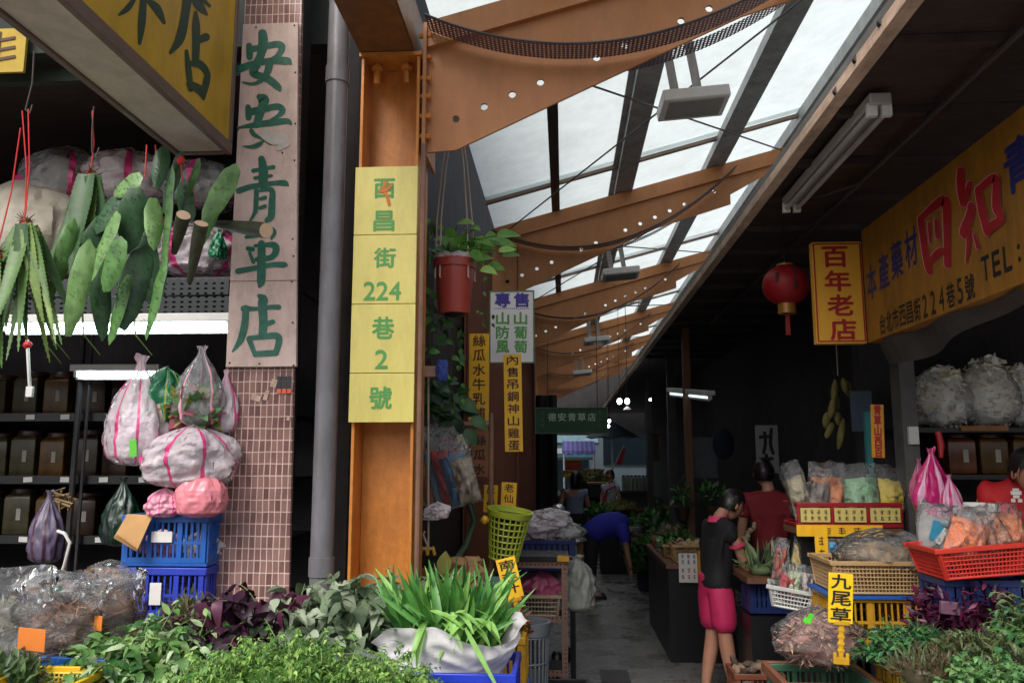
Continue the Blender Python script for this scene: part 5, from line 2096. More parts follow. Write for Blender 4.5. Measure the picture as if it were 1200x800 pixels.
put(b, 'rim', mt('teal_plastic', '4f6f6c'), t)
b = B()
b.bb((q.x - .1, 4.5, 0), (q.x + .1, 4.7, q.z - .002))
put(b, 'wooden_stand', WOODB, label='wooden stand under the grey green box', cat='stand')

# brown perforated rack with baskets
x0, x1, yf, yb = -.37, -.005, 5.95, 6.35
t = thing('storage_rack', 'rust brown perforated rack on the left of the alley', 'rack', ((x0 + x1) / 2, 6.1, 0))
RACKM = perf_mat('rack_brown', '8a6a5e', .03, -.03, 1.25)
for (xx, yy) in ((x0, yf), (x1, yf), (x0, yb), (x1, yb)):
    b = B()
    b.bb((xx - .02, yy - .002, .0), (xx + .02, yy + .002, 1.03))
    b.bb((xx - .002, yy + .003, .0), (xx + .002, yy + .04, 1.03))
    put(b, 'upright', RACKM, t)
for z in (.3, .66, 1.03):
    b = B()
    b.bb((x0 - .02, yf - .006, z - .025), (x1 + .02, yf - .003, z + .02))
    put(b, 'front_bar', RACKM, t)
    b = B()
    b.bb((x0 - .015, yf, z - .012), (x1 + .015, yb, z - .004))
    put(b, 'shelf_board', DARKST, t)
t = thing('plastic_tray', 'black tray lid with a yellow corner on top of the brown rack', 'tray', (-.18, 6.1, 1.05))
b = B()
b.bb((x0 - .03, yf - .03, 1.055), (x1 + .03, yb, 1.085))
put(b, 'tray', BLACKP, t)
b = B()
b.bb((x1 - .05, yf - .035, 1.053), (x1 + .035, yf + .03, 1.088))
put(b, 'corner_tape', YELC, t)
hangbag('pink_bag', 'dark pink bag stuffed on the upper shelf of the brown rack', 633, 706, 670, 48, 6.15, [mt('rose_film', 'a8506f', .5, .2, film=.96), FILMP], (9, 1), 31, None, 0, 'round', .25, group='plastic bags by the alley')
basket('plastic_basket', 'cream basket of greens on the lower rack shelf', (-.19, 6.12, .667), (.30, .3, .15), mt('cream_plastic', '9a8a70', .5), .9, group='baskets by the alley', nx=12)
heap('herb_heap', 'dark green leaves in the cream basket on the rack', 628, 706, (.13, .12, .08), 6.12, VN, 140, .05, .03, 43)
# white sheeting on blue crates
crate('plastic_crate', 'dark blue crate under the white plastic sheeting', (-.17, 7.0, .87), (.52, .45, .25), mt('navy_plastic', '1c2c5e', .4), group='crates by the alley', nslat=10, solid=True)
t = thing('stall_table', 'black stall table behind the brown rack', 'table', (-.1, 7, 0))
b = B()
b.bb((-.55, 6.7, .82), (.1, 7.4, .865))
put(b, 'table_top', BLACKP, t)
for (xx, yy) in ((-.5, 6.75), (.06, 6.75), (-.5, 7.35), (.06, 7.35)):
    b = B()
    b.bb((xx - .02, yy - .02, 0), (xx + .02, yy + .02, .818))
    put(b, 'leg', BLACKP, t)
for i, (px, py, wpx, hpx, lab, mm) in enumerate(((632, 634, 62, 34, 'white crumpled sheeting over the left half of the blue crate', FILMW), (662, 636, 44, 26, 'glossy grey plastic sheeting at the right end of the blue crate', FILMD),
                                                 (645, 622, 56, 26, 'pale sheeting heaped at the back of the blue crate', FILMW))):
    t = thing('plastic_sheet', lab, 'plastic sheet', at(px, py, 6.95), 'sheeting on the blue crate')
    b = B()
    k = 6.95 / F
    bag(b, at(px, py, 6.95), wpx * k / 2, .2, hpx * k, 'round', 40 + i, .35, 5, .08)
    put(b, 'film', mm, t)
    b = B()
    b.ball(at(px, py, 6.95) + V((0, 0, hpx * k * .4)), (wpx * k * .38, .14, hpx * k * .36), wob=.4, seed=i)
    put(b, 'contents', mt('sheet_filling', 'a8aaa8', .8, .2), t)
hangbag('grey_bag', 'translucent grey bag hanging beside the brown rack above the floor', 677, 714, 655, 42, 6.2, [mt('grey_film', '8f918c', .5, .15, 4, .5, 12, film=.8), FILMD], (50, 1), 33, mt('grey_fill', '6d6d6a', .8), 0, 'sack', .2, group='plastic bags by the alley')
for i, (px, py, lab) in enumerate(((652, 778, 'left black shoe on the floor beside the grey bin'), (664, 772, 'right black shoe on the floor beside the grey bin'))):
    t = thing('shoe', lab, 'shoe', at(px, py, 7.0 if 0 else 6.9), 'black shoes')
    d = ray(px, py)
    p = EYE + d * (-1.75 / d.z)
    t.location = p
    ORG[t.name] = V(p)
    b = B()
    b.ball(p + V((0, 0, .04)), (.05, .13, .038), wob=.1)
    b.ball(p + V((0, .06, .055)), (.045, .06, .045))
    put(b, 'upper', BLACKP, t)
    b = B()
    b.lathe([(0, .002), (.05, .002), (.052, .016), (0, .018)], p, 16, Matrix.Diagonal((1, 2.6, 1)))
    put(b, 'sole', DARKST, t)
# black crates low on the left
crate('plastic_crate', 'black crate standing on the floor behind the grey bin', (-.1, 5.6, .003), (.5, .4, .3), BLACKP, group='crates by the alley', nslat=8)
crate('plastic_crate', 'black crate under the brown rack', (-.19, 6.14, .003), (.3, .3, .24), BLACKP, group='crates by the alley', nslat=8)

# parked scooter in the shade
t = thing('scooter', 'dark scooter parked behind the white sheeting, mirrors catching light', 'scooter', (-.35, 9.2, 0))
X, Y = -.38, 9.2
b = B()
b.ball((X, Y + .35, .62), (.17, .55, .22), wob=.05)
b.ball((X, Y - .62, .72), (.15, .12, .34))
b.bb((X - .13, Y - .55, .28), (X + .13, Y + .2, .36))
put(b, 'body', mt('scooter_black', '1a1b20', .25, .1, coat=.6), t)
b = B()
b.ball((X, Y + .3, .84), (.14, .42, .07))
put(b, 'seat', BLACKP, t)
for yy in (Y - .72, Y + .62):
    b = B()
    b.lathe([(.13, -.05), (.22, -.05), (.235, 0), (.22, .05), (.13, .05), (.13, -.05)], (X, yy, .236), 24, Matrix.Rotation(pi / 2, 3, 'Y'))
    put(b, 'tyre', BLACKP, t)
    b = B()
    b.lathe([(.0, -.03), (.128, -.04), (.128, .04), (0, .03)], (X, yy, .236), 18, Matrix.Rotation(pi / 2, 3, 'Y'))
    put(b, 'rim', GALV, t)
b = B()
b.tube([(X - .33, Y - .52, 1.05), (X - .1, Y - .6, 1.03), (X + .1, Y - .6, 1.03), (X + .33, Y - .52, 1.05)], .016, 8)
put(b, 'handlebar', DARKST, t)
b = B()
b.ball((X, Y - .73, .95), (.09, .05, .08))
put(b, 'headlight', mt('lamp_glass', 'b8c0c8', .1, 0), t)
for s_ in (-1, 1):
    b = B()
    b.tube([(X + s_ * .25, Y - .55, 1.05), (X + s_ * .31, Y - .58, 1.22)], .008, 6)
    b.ball((X + s_ * .32, Y - .59, 1.27), (.065, .02, .045))
    put(b, 'mirror', mt('mirror_shell', 'aab0b8', .15, 0, metal=.7), t)
# dark hung cloth beyond
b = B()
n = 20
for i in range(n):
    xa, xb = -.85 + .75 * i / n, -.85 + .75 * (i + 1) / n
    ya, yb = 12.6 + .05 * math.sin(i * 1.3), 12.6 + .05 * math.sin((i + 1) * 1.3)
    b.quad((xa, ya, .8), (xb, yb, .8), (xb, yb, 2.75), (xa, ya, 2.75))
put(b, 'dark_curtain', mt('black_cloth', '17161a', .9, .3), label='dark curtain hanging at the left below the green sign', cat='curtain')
# ---------------------------------------------------------------- right stall in front
crates_r = 'crates of the right stall'
OLIVEY = mt('mustard_plastic', 'a8821e', .5, .25, 8)
t = crate('plastic_crate', 'yellow crate of dark green herb, its slatted side to the alley', (1.83, 4.13, .56), (.6, .5, .255), OLIVEY, group=crates_r)
crate('plastic_crate', 'yellow crate nearest the lower right corner with brownish herb', (1.84, 3.5, .60), (.62, .6, .26), OLIVEY, group=crates_r)
crate('plastic_crate', 'green crate under the yellow crate of dark green herb', (1.86, 4.13, .28), (.6, .5, .265), GRNC, group=crates_r)
crate('plastic_crate', 'lowest green crate of the right stall stack', (1.86, 4.13, .005), (.6, .5, .27), GRNC, group=crates_r)
crate('plastic_crate', 'black crate under the nearest yellow crate', (1.9, 3.5, .3), (.66, .6, .295), BLACKP, group=crates_r)
crate('plastic_crate', 'black crate on the ground below the nearest yellow crate', (1.9, 3.5, .003), (.66, .6, .293), BLACKP, group=crates_r)
HG = [leafm('herb_green', '35693c', .35), leafm('herb_mid', '4f8248', .3), leafm('herb_dark', '24482c', .35)]
HB = [leafm('herb_olive', '55663c', .35), leafm('herb_brown', '5a5238', .35), leafm('herb_grey', '66764e', .3), leafm('herb_moss', '3a4a2c', .35)]
heap('herb_heap', 'dark green curly herb heaped in the yellow crate', 1072, 768, (.21, .18, .10), 4.15, HG, 0, .042, .024, 51, sprig=330, per=8, k=3, stem=.002)
heap('herb_heap', 'olive and brownish feathery herb heap at the lower right', 1150, 806, (.29, .24, .20), 3.75, HB, 3800, .05, .014, 52, (140, .003, HB[1]), jit=1.0, inner=.75)
heap('herb_heap', 'brown dried stems showing at the edge of the nearest yellow crate', 1085, 790, (.13, .1, .07), 3.45, [HB[1], STRAW[2], HB[0]], 300, .07, .008, 53)
heap('herb_heap', 'fresh mid green herb at the very lower right corner', 1172, 820, (.2, .18, .12), 3.3, [leafm('mint_green', '4f8048', .3), leafm('mint_light', '749c5c', .25), HG[0]], 0, .04, .022, 54, sprig=240, per=8, k=3, stem=.002)
heap('herb_heap', 'green herb heap rising along the right edge', 1208, 760, (.13, .16, .22), 3.9, HG[:2] + [HB[2]], 0, .05, .022, 55, sprig=150, per=8, k=3, stem=.002)
PD = [leafm('wine_leaf', '4a1c3a', .35), leafm('wine_dark', '351428', .35), leafm('wine_vein', '74284c', .3)]
heap('herb_heap', 'tangle of dark wine coloured stems and leaves below the red basket', 1140, 748, (.27, .22, .31), 4.35, PD, 1500, .075, .028, 56, (120, .005, PD[2]), jit=1.0, inner=.7)
b = B()
q = at(1113, 712, 4.2)
b.box(q, (.09, .03, .06), Matrix.Rotation(.1, 3, 'Y'))
put(b, 'tin_box', mt('mauve_tin', '6b4a5c', .4), label='small mauve box tucked into the wine coloured leaves', cat='box', bev=.004)
# pink herb bag on its crate, with the 九尾草 sign
cc = at(962, 770, 4.32)
crate('plastic_crate', 'brown rimmed green crate carrying the pinkish herb bag', (cc.x, 4.35, .42), (.44, .42, .285), mt('dull_green_plastic', '3f6a52', .5, .25), group=crates_r, tag=(-.02, .1, .02, .02))
b = B()
for s_ in (-1, 1):
    b.box((cc.x, 4.35 + s_ * .215, .69), (.47, .03, .05))
    b.box((cc.x + s_ * .222, 4.35, .69), (.03, .4, .05))
put(b, 'rim_frame', mt('rust_red_plastic', '80503c', .5, .2), label='rust brown frame laid round the top of the green crate', cat='frame', bev=.004)
crate('plastic_crate', 'brown crate below the green crate beside the walkway', (cc.x, 4.35, .003), (.44, .42, .41), BRNC, group=crates_r, rows=3)
PINKH = [mt('pink_root', 'a8786a', .9, .25), mt('tan_root', 'b59680', .9, .25), mt('dark_root', '7a4c44', .9, .25)]
herbbag('herb_bag', 'large clear bag of pinkish dried stems right behind the upright yellow sign', 962, 778, 716, 96, 4.35, PINKH, 21, fill=.8, n=900, prof='round', lump=.25, L=.09, w_=.012, sq=.15)
t = thing('green_clip', 'bright green clip closing the pinkish herb bag', 'clip', at(946, 726, 4.15))
b = B()
b.box(at(946, 727, 4.12), (.035, .02, .025), Matrix.Rotation(.3, 3, 'Y'))
put(b, 'clip_jaw', mt('neon_green', '55c832', .4), t, bev=.003)
b = B()
b.box(at(950, 722, 4.15), (.02, .015, .03), Matrix.Rotation(.6, 3, 'Y'))
put(b, 'clip_handle', mt('neon_green', '55c832'), t)
t, ctr, W, H = strip_sign('price_sign', 'upright yellow plastic sign with three bold characters on a notched holder', 969, 671, 1001, 730, 4.0, mt('tag_lemon', 'e6bc18', .4, .06), '九尾草', BLACKL, R(4), .8, .84, SY, .022, cat='price sign')
b = B()
b.box(ctr + V((.005, .001, -H / 2 - .08)), (.022, .012, .15))
for k in range(4):
    b.box(ctr + V((.005, 0, -H / 2 - .03 - .03 * k)), (.03, .014, .014))
b.box(ctr + V((.005, -.003, -H / 2 + .002)), (W * .62, .016, .018))
b.box(ctr + V((.005, -.004, -H / 2 - .165)), (.07, .016, .03))
for s_ in (-1, 1):
    b.box(ctr + V((.005 + s_ * .028, -.003, -H / 2 - .145)), (.014, .014, .03))
put(b, 'holder', YELC, t, bev=.002)

# beige basket of herb bags on a yellow crate
c = at(1045, 697, 4.75)
basket('plastic_basket', 'wide beige lattice basket full of clear herb bags', (c.x + .03, 4.95, c.z), (.68, .42, .18), BEIGE, .93, group='baskets of the right stall', nx=34, nz=7)
crate('plastic_crate', 'amber yellow crate beneath the beige basket', (c.x - .02, 4.95, c.z - .27), (.6, .42, .265), mt('amber_plastic', 'b0801c', .45, .2), group=crates_r, nslat=16)
b = B()
b.bb((c.x - .33, 4.72, c.z - .018), (c.x + .33, 5.18, c.z - .004))
put(b, 'blue_sheet', BLUEC, label='blue board edge between beige basket and amber crate', cat='board')
crate('plastic_crate', 'dark crate under the amber crate', (c.x - .02, 4.95, .003), (.6, .42, c.z - .275), BLACKP, group=crates_r, rows=3)
TAN = [mt('tan_chip', '8a7254', .9, .3), mt('grey_chip', '6f6557', .9, .3), mt('light_chip', 'ac9874', .9, .3)]
herbbag('herb_bag', 'long clear bag of tan chips filling the beige basket', 1030, 672, 622, 92, 4.9, TAN, 23, fill=.7, n=500, prof='round', lump=.22)
GOLD = [mt('gold_chip', 'a8804c', .9, .3), mt('brown_chip', '7c5632', .9, .3)]
herbbag('herb_bag', 'bag of golden brown chips at the right end of the beige basket', 1090, 672, 636, 46, 4.75, GOLD, 24, fill=.85, n=400, prof='round', lump=.2, L=.03, w_=.014)
herbbag('herb_bag', 'grey twisted bag neck lying on top of the tan chips', 1062, 650, 624, 38, 5.0, TAN, 25, fill=.4, n=80, prof='round', film=FILMD)

# red basket
c = at(1158, 676, 4.2)
basket('plastic_basket', 'red plastic basket tilted on the stall holding jars and packets', (c.x + .02, 4.35, c.z), (.50, .36, .155), mt('scarlet_plastic', 'c03024', .4, .12), .86, tilt=(0, R(-5), 0), group='baskets of the right stall', nx=26, nz=6)
b = B()
b.prism([(c.x - .19, 4.178, c.z + .02), (c.x + .24, 4.178, c.z + .05), (c.x + .255, 4.172, c.z + .16), (c.x - .215, 4.172, c.z + .125)], (0, .004, 0))
crate('plastic_crate', 'navy box under the red basket', (c.x + .06, 4.4, c.z - .32), (.5, .3, .3), mt('navy_plastic', '1c2c5e'), group=crates_r, solid=True)
crate('plastic_crate', 'black crate supporting the navy box', (c.x + .06, 4.4, c.z - .63), (.5, .32, .3), BLACKP, group=crates_r)
crate('plastic_crate', 'black crate on the ground in the far corner of the right stall', (c.x + .06, 4.4, .003), (.5, .32, c.z - .64), BLACKP, group=crates_r, rows=3)
for i, (px, lab) in enumerate(((1147, 'clear jar with white lid left in the red basket'), (1163, 'clear jar with white lid behind its twin in the red basket'))):
    q = at(px, 652, 4.4 + .1 * i)
    t = thing('plastic_jar', lab, 'jar', q, 'clear jars in the red basket')
    b = B()
    b.lathe([(.05, 0), (.056, .01), (.056, .2), (.045, .23)], q, 18)
    put(b, 'body', FILMD, t)
    b = B()
    b.lathe([(.053, .23), (.055, .235), (.055, .265), (.05, .27), (0, .27)], q, 18)
    put(b, 'lid', WHITE, t)
    b = B()
    b.ball(q + V((0, 0, .1)), (.045, .045, .09), wob=.2)
    put(b, 'contents', mt('pale_chips', 'b09a86', .9, .3, 20), t)
for i, (px, py, wpx, hpx, col, an, lab) in enumerate(((1125, 655, 34, 50, 'd97a4a', 22, 'orange labelled packet leaning at the left of the red basket'), (1140, 652, 22, 46, 'a87868', 5, 'pinkish packet between orange label and jars'),
                                                      (1160, 648, 22, 44, 'c08a70', -12, 'salmon packet in the middle of the red basket'), (1178, 646, 24, 44, 'b87f66', -22, 'salmon packet leaning right under the jars'),
                                                      (1190, 644, 20, 44, 'd38050', 3, 'tall orange packet at the right end of the red basket'))):
    t = thing('film_packet', lab, 'packet', at(px, py, 4.25), 'packets in the red basket')
    k = 4.25 / F
    b = B()
    packet(b, at(px, py, 4.25 + .02 * i), wpx * k * 1.25, hpx * k * 1.2, .06, (R(-12), R(an), .1 * i - .2), 60 + i)
    put(b, 'film', [FILM, mt('pack_' + col, col, .6, .28, 80, .35, 90)], t, ang=70)
t = thing('clear_bag', 'clear bag with a blue and white label behind the orange packet', 'packet', at(1100, 650, 4.55))
b = B()
packet(b, at(1100, 656, 4.55), .26, .30, .12, (R(-8), R(12), .2), 71)
put(b, 'film', [FILMD, mt('grey_stuff', '8c8a86', .8, .3, 12)], t, ang=70)
b = B()
b.box(at(1099, 622, 4.47), (.07, .004, .1), Matrix.Rotation(.3, 3, 'Y'))
put(b, 'blue_label', mt('cyan_label', '3c8fb0', .4), t)
b = B()
b.box(at(1104, 628, 4.465), (.025, .004, .09), Matrix.Rotation(.6, 3, 'Y'))
put(b, 'white_label', WHITE, t)
# striped pink shopping bags hung
MAG = mt('magenta_film', 'c01a6c', .35, .12, bump=.5, bsc=16, film=.95)
PLP = mt('candy_film', 'd9a0bc', .35, .1, bump=.5, bsc=16, film=.92)
hangbag('striped_bag', 'large magenta and white striped bags hanging by the grey pillar', 1097, 612, 530, 46, 4.9, [MAG, PLP], (8, 3), 35, None, .3, 'hang', .22, group='plastic bags of the right stall')
hangbag('striped_bag', 'pale pink striped bag low beside the magenta ones', 1116, 612, 560, 28, 4.8, [PLP, MAG], (7, 3), 36, None, .3, 'hang', .2, group='plastic bags of the right stall')
hangbag('striped_bag', 'darker pink bag showing left of the magenta ones', 1080, 592, 540, 24, 5.0, [mt('rose_film', 'a8506f'), PLP], (9, 2), 37, None, .3, 'hang', .2, group='plastic bags of the right stall')
b = B()
q = at(1101, 530, 4.9)
b.tube([q + V((0, 0, .12)), q + V((.012, 0, .04)), q + V((.005, 0, -.03)), q], [.018, .02, .012, .01], 8)
put(b, 'red_tape', REDD, label='strip of red tape holding up the magenta bags', cat='tape')

# red tray with packets, yellow strips
c = at(994, 614, 5.3)
t = thing('packet_tray', 'red tray rack with paper strips on its front holding a row of packets', 'tray', c)
x0, x1 = at(934, 600, 5.3).x, at(1058, 600, 5.3).x
zt, zb = at(994, 591, 5.3).z, at(994, 615, 5.3).z
b = B()
for z in (zt, zb):
    for yy in (5.3, 5.62):
        b.bb((x0, yy, z - .015), (x1, yy + .015, z + .012))
    for xx in (x0, x1 - .015):
        b.bb((xx, 5.316, z - .013), (xx + .015, 5.619, z + .010))
for xx in (x0, x0 + .32 * (x1 - x0), x0 + .66 * (x1 - x0), x1 - .02):
    b.bb((xx, 5.298, zb + .013), (xx + .02, 5.312, zt - .016))
put(b, 'rail_frame', REDD, t, bev=.003)
b = B()
b.bb((x0 + .02, 5.32, zb + .014), (x1 - .02, 5.61, zb + .02))
put(b, 'base', REDD, t)
def inkrows(b, x0_, x1_, z0_, z1_, y, cols, rows, seed):
    """columns of small brush marks, too small to read"""
    r_ = random.Random(seed)
    for i in range(cols):
        for j in range(rows):
            cx_, cz_ = x0_ + (x1_ - x0_) * (i + .5) / cols, z0_ + (z1_ - z0_) * (j + .5) / rows
            w_, h_ = (x1_ - x0_) / cols * .5, (z1_ - z0_) / rows * .7
            for k in range(3):
                b.box((cx_ + r_.uniform(-.1, .1) * w_, y - .0003 * k, cz_ + h_ * (k - 1) * .33), (w_ * r_.uniform(.6, 1), .002, h_ * .1))
            b.box((cx_ + r_.uniform(-.2, .2) * w_, y - .001, cz_), (w_ * .12, .002, h_))
for i, (a_, e_) in enumerate(((.03, .31), (.35, .65), (.69, .97))):
    b = B()
    b.bb((x0 + a_ * (x1 - x0), 5.290, zb + .018), (x0 + e_ * (x1 - x0), 5.294, zt - .02))
    put(b, 'paper_strip', mt('straw_paper', 'c4b46a', .7, .1), t)
    if i < 2 or 1:
        b = B()
        inkrows(b, x0 + (a_ + .01) * (x1 - x0), x0 + (e_ - .01) * (x1 - x0), zb + .024, zt - .026, 5.288, 4, 2, i)
        put(b, 'ink_marks', BROWNL, t)
for i, (px, wpx, top, col, lab) in enumerate(((945, 26, 548, '9a8f72', 'pale packet at the left end of the red tray'), (958, 24, 556, '8a7f76', 'grey packet between the pale and the orange one'), (973, 40, 550, 'c8743a', 'orange packet in the red tray'),
                                              (1011, 40, 552, '86b08a', 'mint green packet in the red tray'), (1045, 38, 554, 'c9b23a', 'mustard yellow packet at the right end of the red tray'))):
    q = at(px, 612, 5.42 - .02 * (i % 2))
    k = 5.4 / F
    t2 = thing('film_packet', lab, 'packet', q, 'packets in the red tray')
    b = B()
    packet(b, q, wpx * k * 1.1, (612 - top) * k * 1.1, .08, (R(-6), R((-12, 6, 2, -4, 7)[i]), (.5, -.3, .15, -.25, .3)[i]), 80 + i)
    put(b, 'film', [FILM, mt('pack_' + col, col, .6, .28, 80, .35, 90)], t2, ang=70)
t = thing('shelf_stand', 'dark stand carrying the red tray', 'stand', ((x0 + x1) / 2, 5.5, 0))
b = B()
b.bb((x0 + .03, 5.36, .0), (x1 - .03, 5.6, zb - .06))
put(b, 'body', BLACKP, t)
b = B()
b.bb((x0, 5.31, zb - .057), (x1, 5.64, zb - .018))
put(b, 'top_board', WOODB, t)
t = thing('paper_sign', 'yellow paper banner across the front below the red tray', 'sign', at(995, 622, 5.25), SY)
b = B()
b.bb(at(934, 628, 5.25), at(1034, 615, 5.254))
put(b, 'card', TAGY, t)
b = B()
q0, q1 = at(960, 627, 5.25), at(1032, 616, 5.25)
inkrows(b, q0.x, q1.x, q0.z, q1.z, 5.247, 4, 1, 5)
put(b, 'ink_marks', BROWNL, t)
t = thing('paper_sign', 'narrow yellow paper strip hanging down from the banner of the red tray', 'sign', at(963, 672, 5.2), SY)
b = B()
b.bb(at(957, 672, 5.2), at(969, 616, 5.204))
put(b, 'card', TAGY, t)
b = B()
q0, q1 = at(958, 671, 5.2), at(968, 626, 5.2)
inkrows(b, q0.x, q1.x, q0.z, q1.z, 5.197, 1, 3, 6)
put(b, 'ink_marks', BROWNL, t)
t = thing('film_packet', 'small bright blue packet below the yellow banner', 'packet', at(978, 655, 5.25))
b = B()
packet(b, at(978, 654, 5.22), .1, .12, .04, (0, 0, 0), 91)
put(b, 'film', [FILM, mt('sky_blue', '3f8fc8', .4, .1)], t, ang=70)

# white basket with sachets + blue box
c = at(930, 716, 5.2)
basket('plastic_basket', 'white wire basket of red and white sachets over the walkway', (c.x + .02, 5.35, c.z), (.27, .26, .13), WHTC, .75, tilt=(0, R(8), R(-15)), group='baskets of the right stall', nx=12, nz=4)
for i, (px, py, wpx, hpx, col, an, lab) in enumerate(((918, 702, 15, 34, 'b0343a', 18, 'red sachet with white mark in the white basket'), (930, 702, 16, 36, 'a8b890', 10, 'pale green sachet in the white basket'), (942, 700, 16, 32, 'b8a8a8', 14, 'whitish pink sachet in the white basket'),
                                                      (924, 690, 16, 50, '5c8a5c', -6, 'green and grey packet standing behind the white basket'), (936, 676, 18, 44, 'b09a5a', 12, 'yellowish packet below the red tray'), (948, 676, 18, 42, '7a90a8', 8, 'pale blue packet below the red tray'),
                                                      (912, 680, 14, 44, 'a05040', 12, 'reddish packet at the left below the red tray'))):
    q = at(px, py, 5.3 + (.12 if i > 2 else 0))
    k = 5.3 / F
    t2 = thing('film_packet', lab, 'packet', q, 'sachets by the white basket')
    b = B()
    packet(b, q, wpx * k * 1.2, hpx * k * 1.1, .04, (R(-8), R(an), 0), 100 + i)
    put(b, 'film', [FILM, mt('pack_' + col, col, .6, .28, 80, .35, 90)], t2, ang=70)
crate('plastic_crate', 'blue crate behind the pink skirt, under a shelf', (1.52, 6.2, .69), (.46, .3, .22), mt('navy_plastic', '1c2c5e'), group=crates_r, solid=True)
t = thing('stall_table', 'dark side table in front of the man in dark red', 'table', (1.55, 6.2, 0))
b = B()
b.bb((1.26, 5.95, .91), (1.82, 6.5, .95))
put(b, 'table_top', WOODB, t)
b = B()
b.bb((1.28, 5.98, .003), (1.8, 6.45, .68))
put(b, 'base', BLACKP, t)
heap('leaf_sheaf', 'sheaf of pale green long leaves on the dark side table', 893, 668, (.12, .1, .06), 6.1, [leafm('sheaf_green', '6d8058', .3)], 30, .2, .03, 57)
# crates with roots by the walkway
ROOT = [mt('root_grey', '5a4c44', .9, .3), mt('root_tan', '86705a', .9, .3), mt('root_dark', '3a302c', .9, .3)]
for (px, py, Y, m, lab, dd, hh) in ((888, 772, 5.55, BRNC, 'brown crate of grey roots by the walkway', (.32, .3, .2), .0), (905, 800, 4.95, REDD, 'dark red crate of black roots nearer on the walkway', (.30, .34, .22), .0)):
    q = at(px, py, Y)
    crate('plastic_crate', lab, (q.x, Y + .1, .22 if Y > 5 else .18), dd, m, group=crates_r, nslat=8)
    crate('plastic_crate', lab.replace('crate of', 'empty crate beneath the').replace('by', 'near'), (q.x, Y + .1, .003), (dd[0], dd[1], .21 if Y > 5 else .17), m, group=crates_r, nslat=8)
    t = thing('root_heap', ('pale grey root lumps in the brown crate' if Y > 5 else 'dark root lumps in the dark red crate'), 'roots', (q.x, Y + .1, .4))
    b = B()
    r_ = random.Random(px)
    for i in range(26):
        b.cur = r_.randrange(3)
        b.ball((q.x + r_.uniform(-.12, .12), Y + .1 + r_.uniform(-.11, .11), .37 + r_.uniform(0, .07)), (r_.uniform(.025, .06), r_.uniform(.02, .04), r_.uniform(.015, .03)), 8, 6, Euler((r_.uniform(-1, 1), r_.uniform(-1, 1), r_.uniform(-3, 3))).to_matrix(), .35, i)
    put(b, 'root_mass', ROOT, t)

# ---------------------------------------------------------------- right shop interior behind the sign
t = thing('wall_shelf', 'dark wall shelf of plastic bags and jars in the right shop', 'shelf', (3.1, 5.9, 1.6))
for z in (at(1140, 556, 5.6).z, at(1140, 501, 5.6).z):
    b = B()
    b.bb((2.3, 5.58, z - .03), (4.6, 6.08, z))
    put(b, 'shelf_board', BLACKP, t)
zj, zs_ = at(1140, 556, 5.6).z, at(1140, 501, 5.6).z
b = B()
b.bb((2.6, 5.57, zs_ - .022), (2.9, 5.577, zs_ + .012))
put(b, 'wood_strip', mt('strip_wood', '8a5a2c', .6), t)
WB = [mt('white_slice', 'f0eee6', .9, .12), mt('cream_slice', 'e2d8b8', .9, .15), mt('grey_slice', 'd5d5d0', .9, .2)]
for i, (px, top, wpx, fill, lab) in enumerate(((1109, 431, 70, .85, 'big clear bag of white dried slices, leftmost on the shop shelf'), (1163, 421, 72, .85, 'taller clear bag of pale slices in the middle of the shop shelf'), (1206, 428, 50, .7, 'pinkish white bag at the right edge of the shop shelf'))):
    herbbag('herb_bag', lab, px, 500, top, wpx, 5.75, WB, 200 + i, fill=.97, n=900, prof='round', film=FILMD, L=.05, w_=.022, lump=.2, group='bags on the right shop shelf', sq=.35, tilt=(0, R(-8), 0), dep=.6)
herbbag('herb_bag', 'dim bag slumped at the left end of the shop shelf', 1080, 500, 470, 40, 5.85, WB, 210, fill=.6, n=150, prof='round', film=FILMD, group='bags on the right shop shelf')
for i, (px, lab, m) in enumerate(((1129, 'square brown jar with white label on the shop shelf', AMBER2), (1167, 'square amber jar with torn label on the shop shelf', AMBER), (1206, 'amber jar at the right edge behind the seller', AMBER))):
    q = at(px, 556, 5.72)
    t = jar(V((q.x, 5.8, zj + .001)), lab, .215, .27, m, 'square jars on the right shop shelf')
t = thing('storage_cabinet', 'dark cabinet under the jars of the right shop', 'cabinet', (3.2, 5.8, 0))
b = B()
b.bb((2.35, 5.62, .02), (4.6, 6.08, 1.3))
put(b, 'body', BLACKP, t)
b = B()
b.bb((2.6, 5.608, 1.05), (3.3, 5.617, 1.25))
put(b, 'drawer_front', WOODB, t)
b = B()
b.box((2.8, 5.598, 1.16), (.1, .015, .05))
put(b, 'handle', GALV, t)
tubelamp((1.335, 3.36, 3.2), (1.335, 4.7, 3.2), 'unlit twin tube fitting under the right eave', .045, .012, 2)
# cloth hanging below big sign
b = B()
n = 16
for i in range(n):
    ya, yb = 4.95 - 1.6 * i / n, 4.95 - 1.6 * (i + 1) / n
    f = lambda y: 1.86 + .03 * math.sin(y * 9)
    dz = lambda y: .06 + .05 * math.sin(y * 3.1)
    b.quad((f(ya), ya, 2.44), (f(yb), yb, 2.44), (f(yb) + .05, yb, 2.40 - dz(yb)), (f(ya) + .05, ya, 2.40 - dz(ya)))
put(b, 'rolled_awning', mt('awning_grey', '3c3836', .5, .3, 4, .4, 8), label='rolled grey awning film right under the large yellow sign', cat='awning')
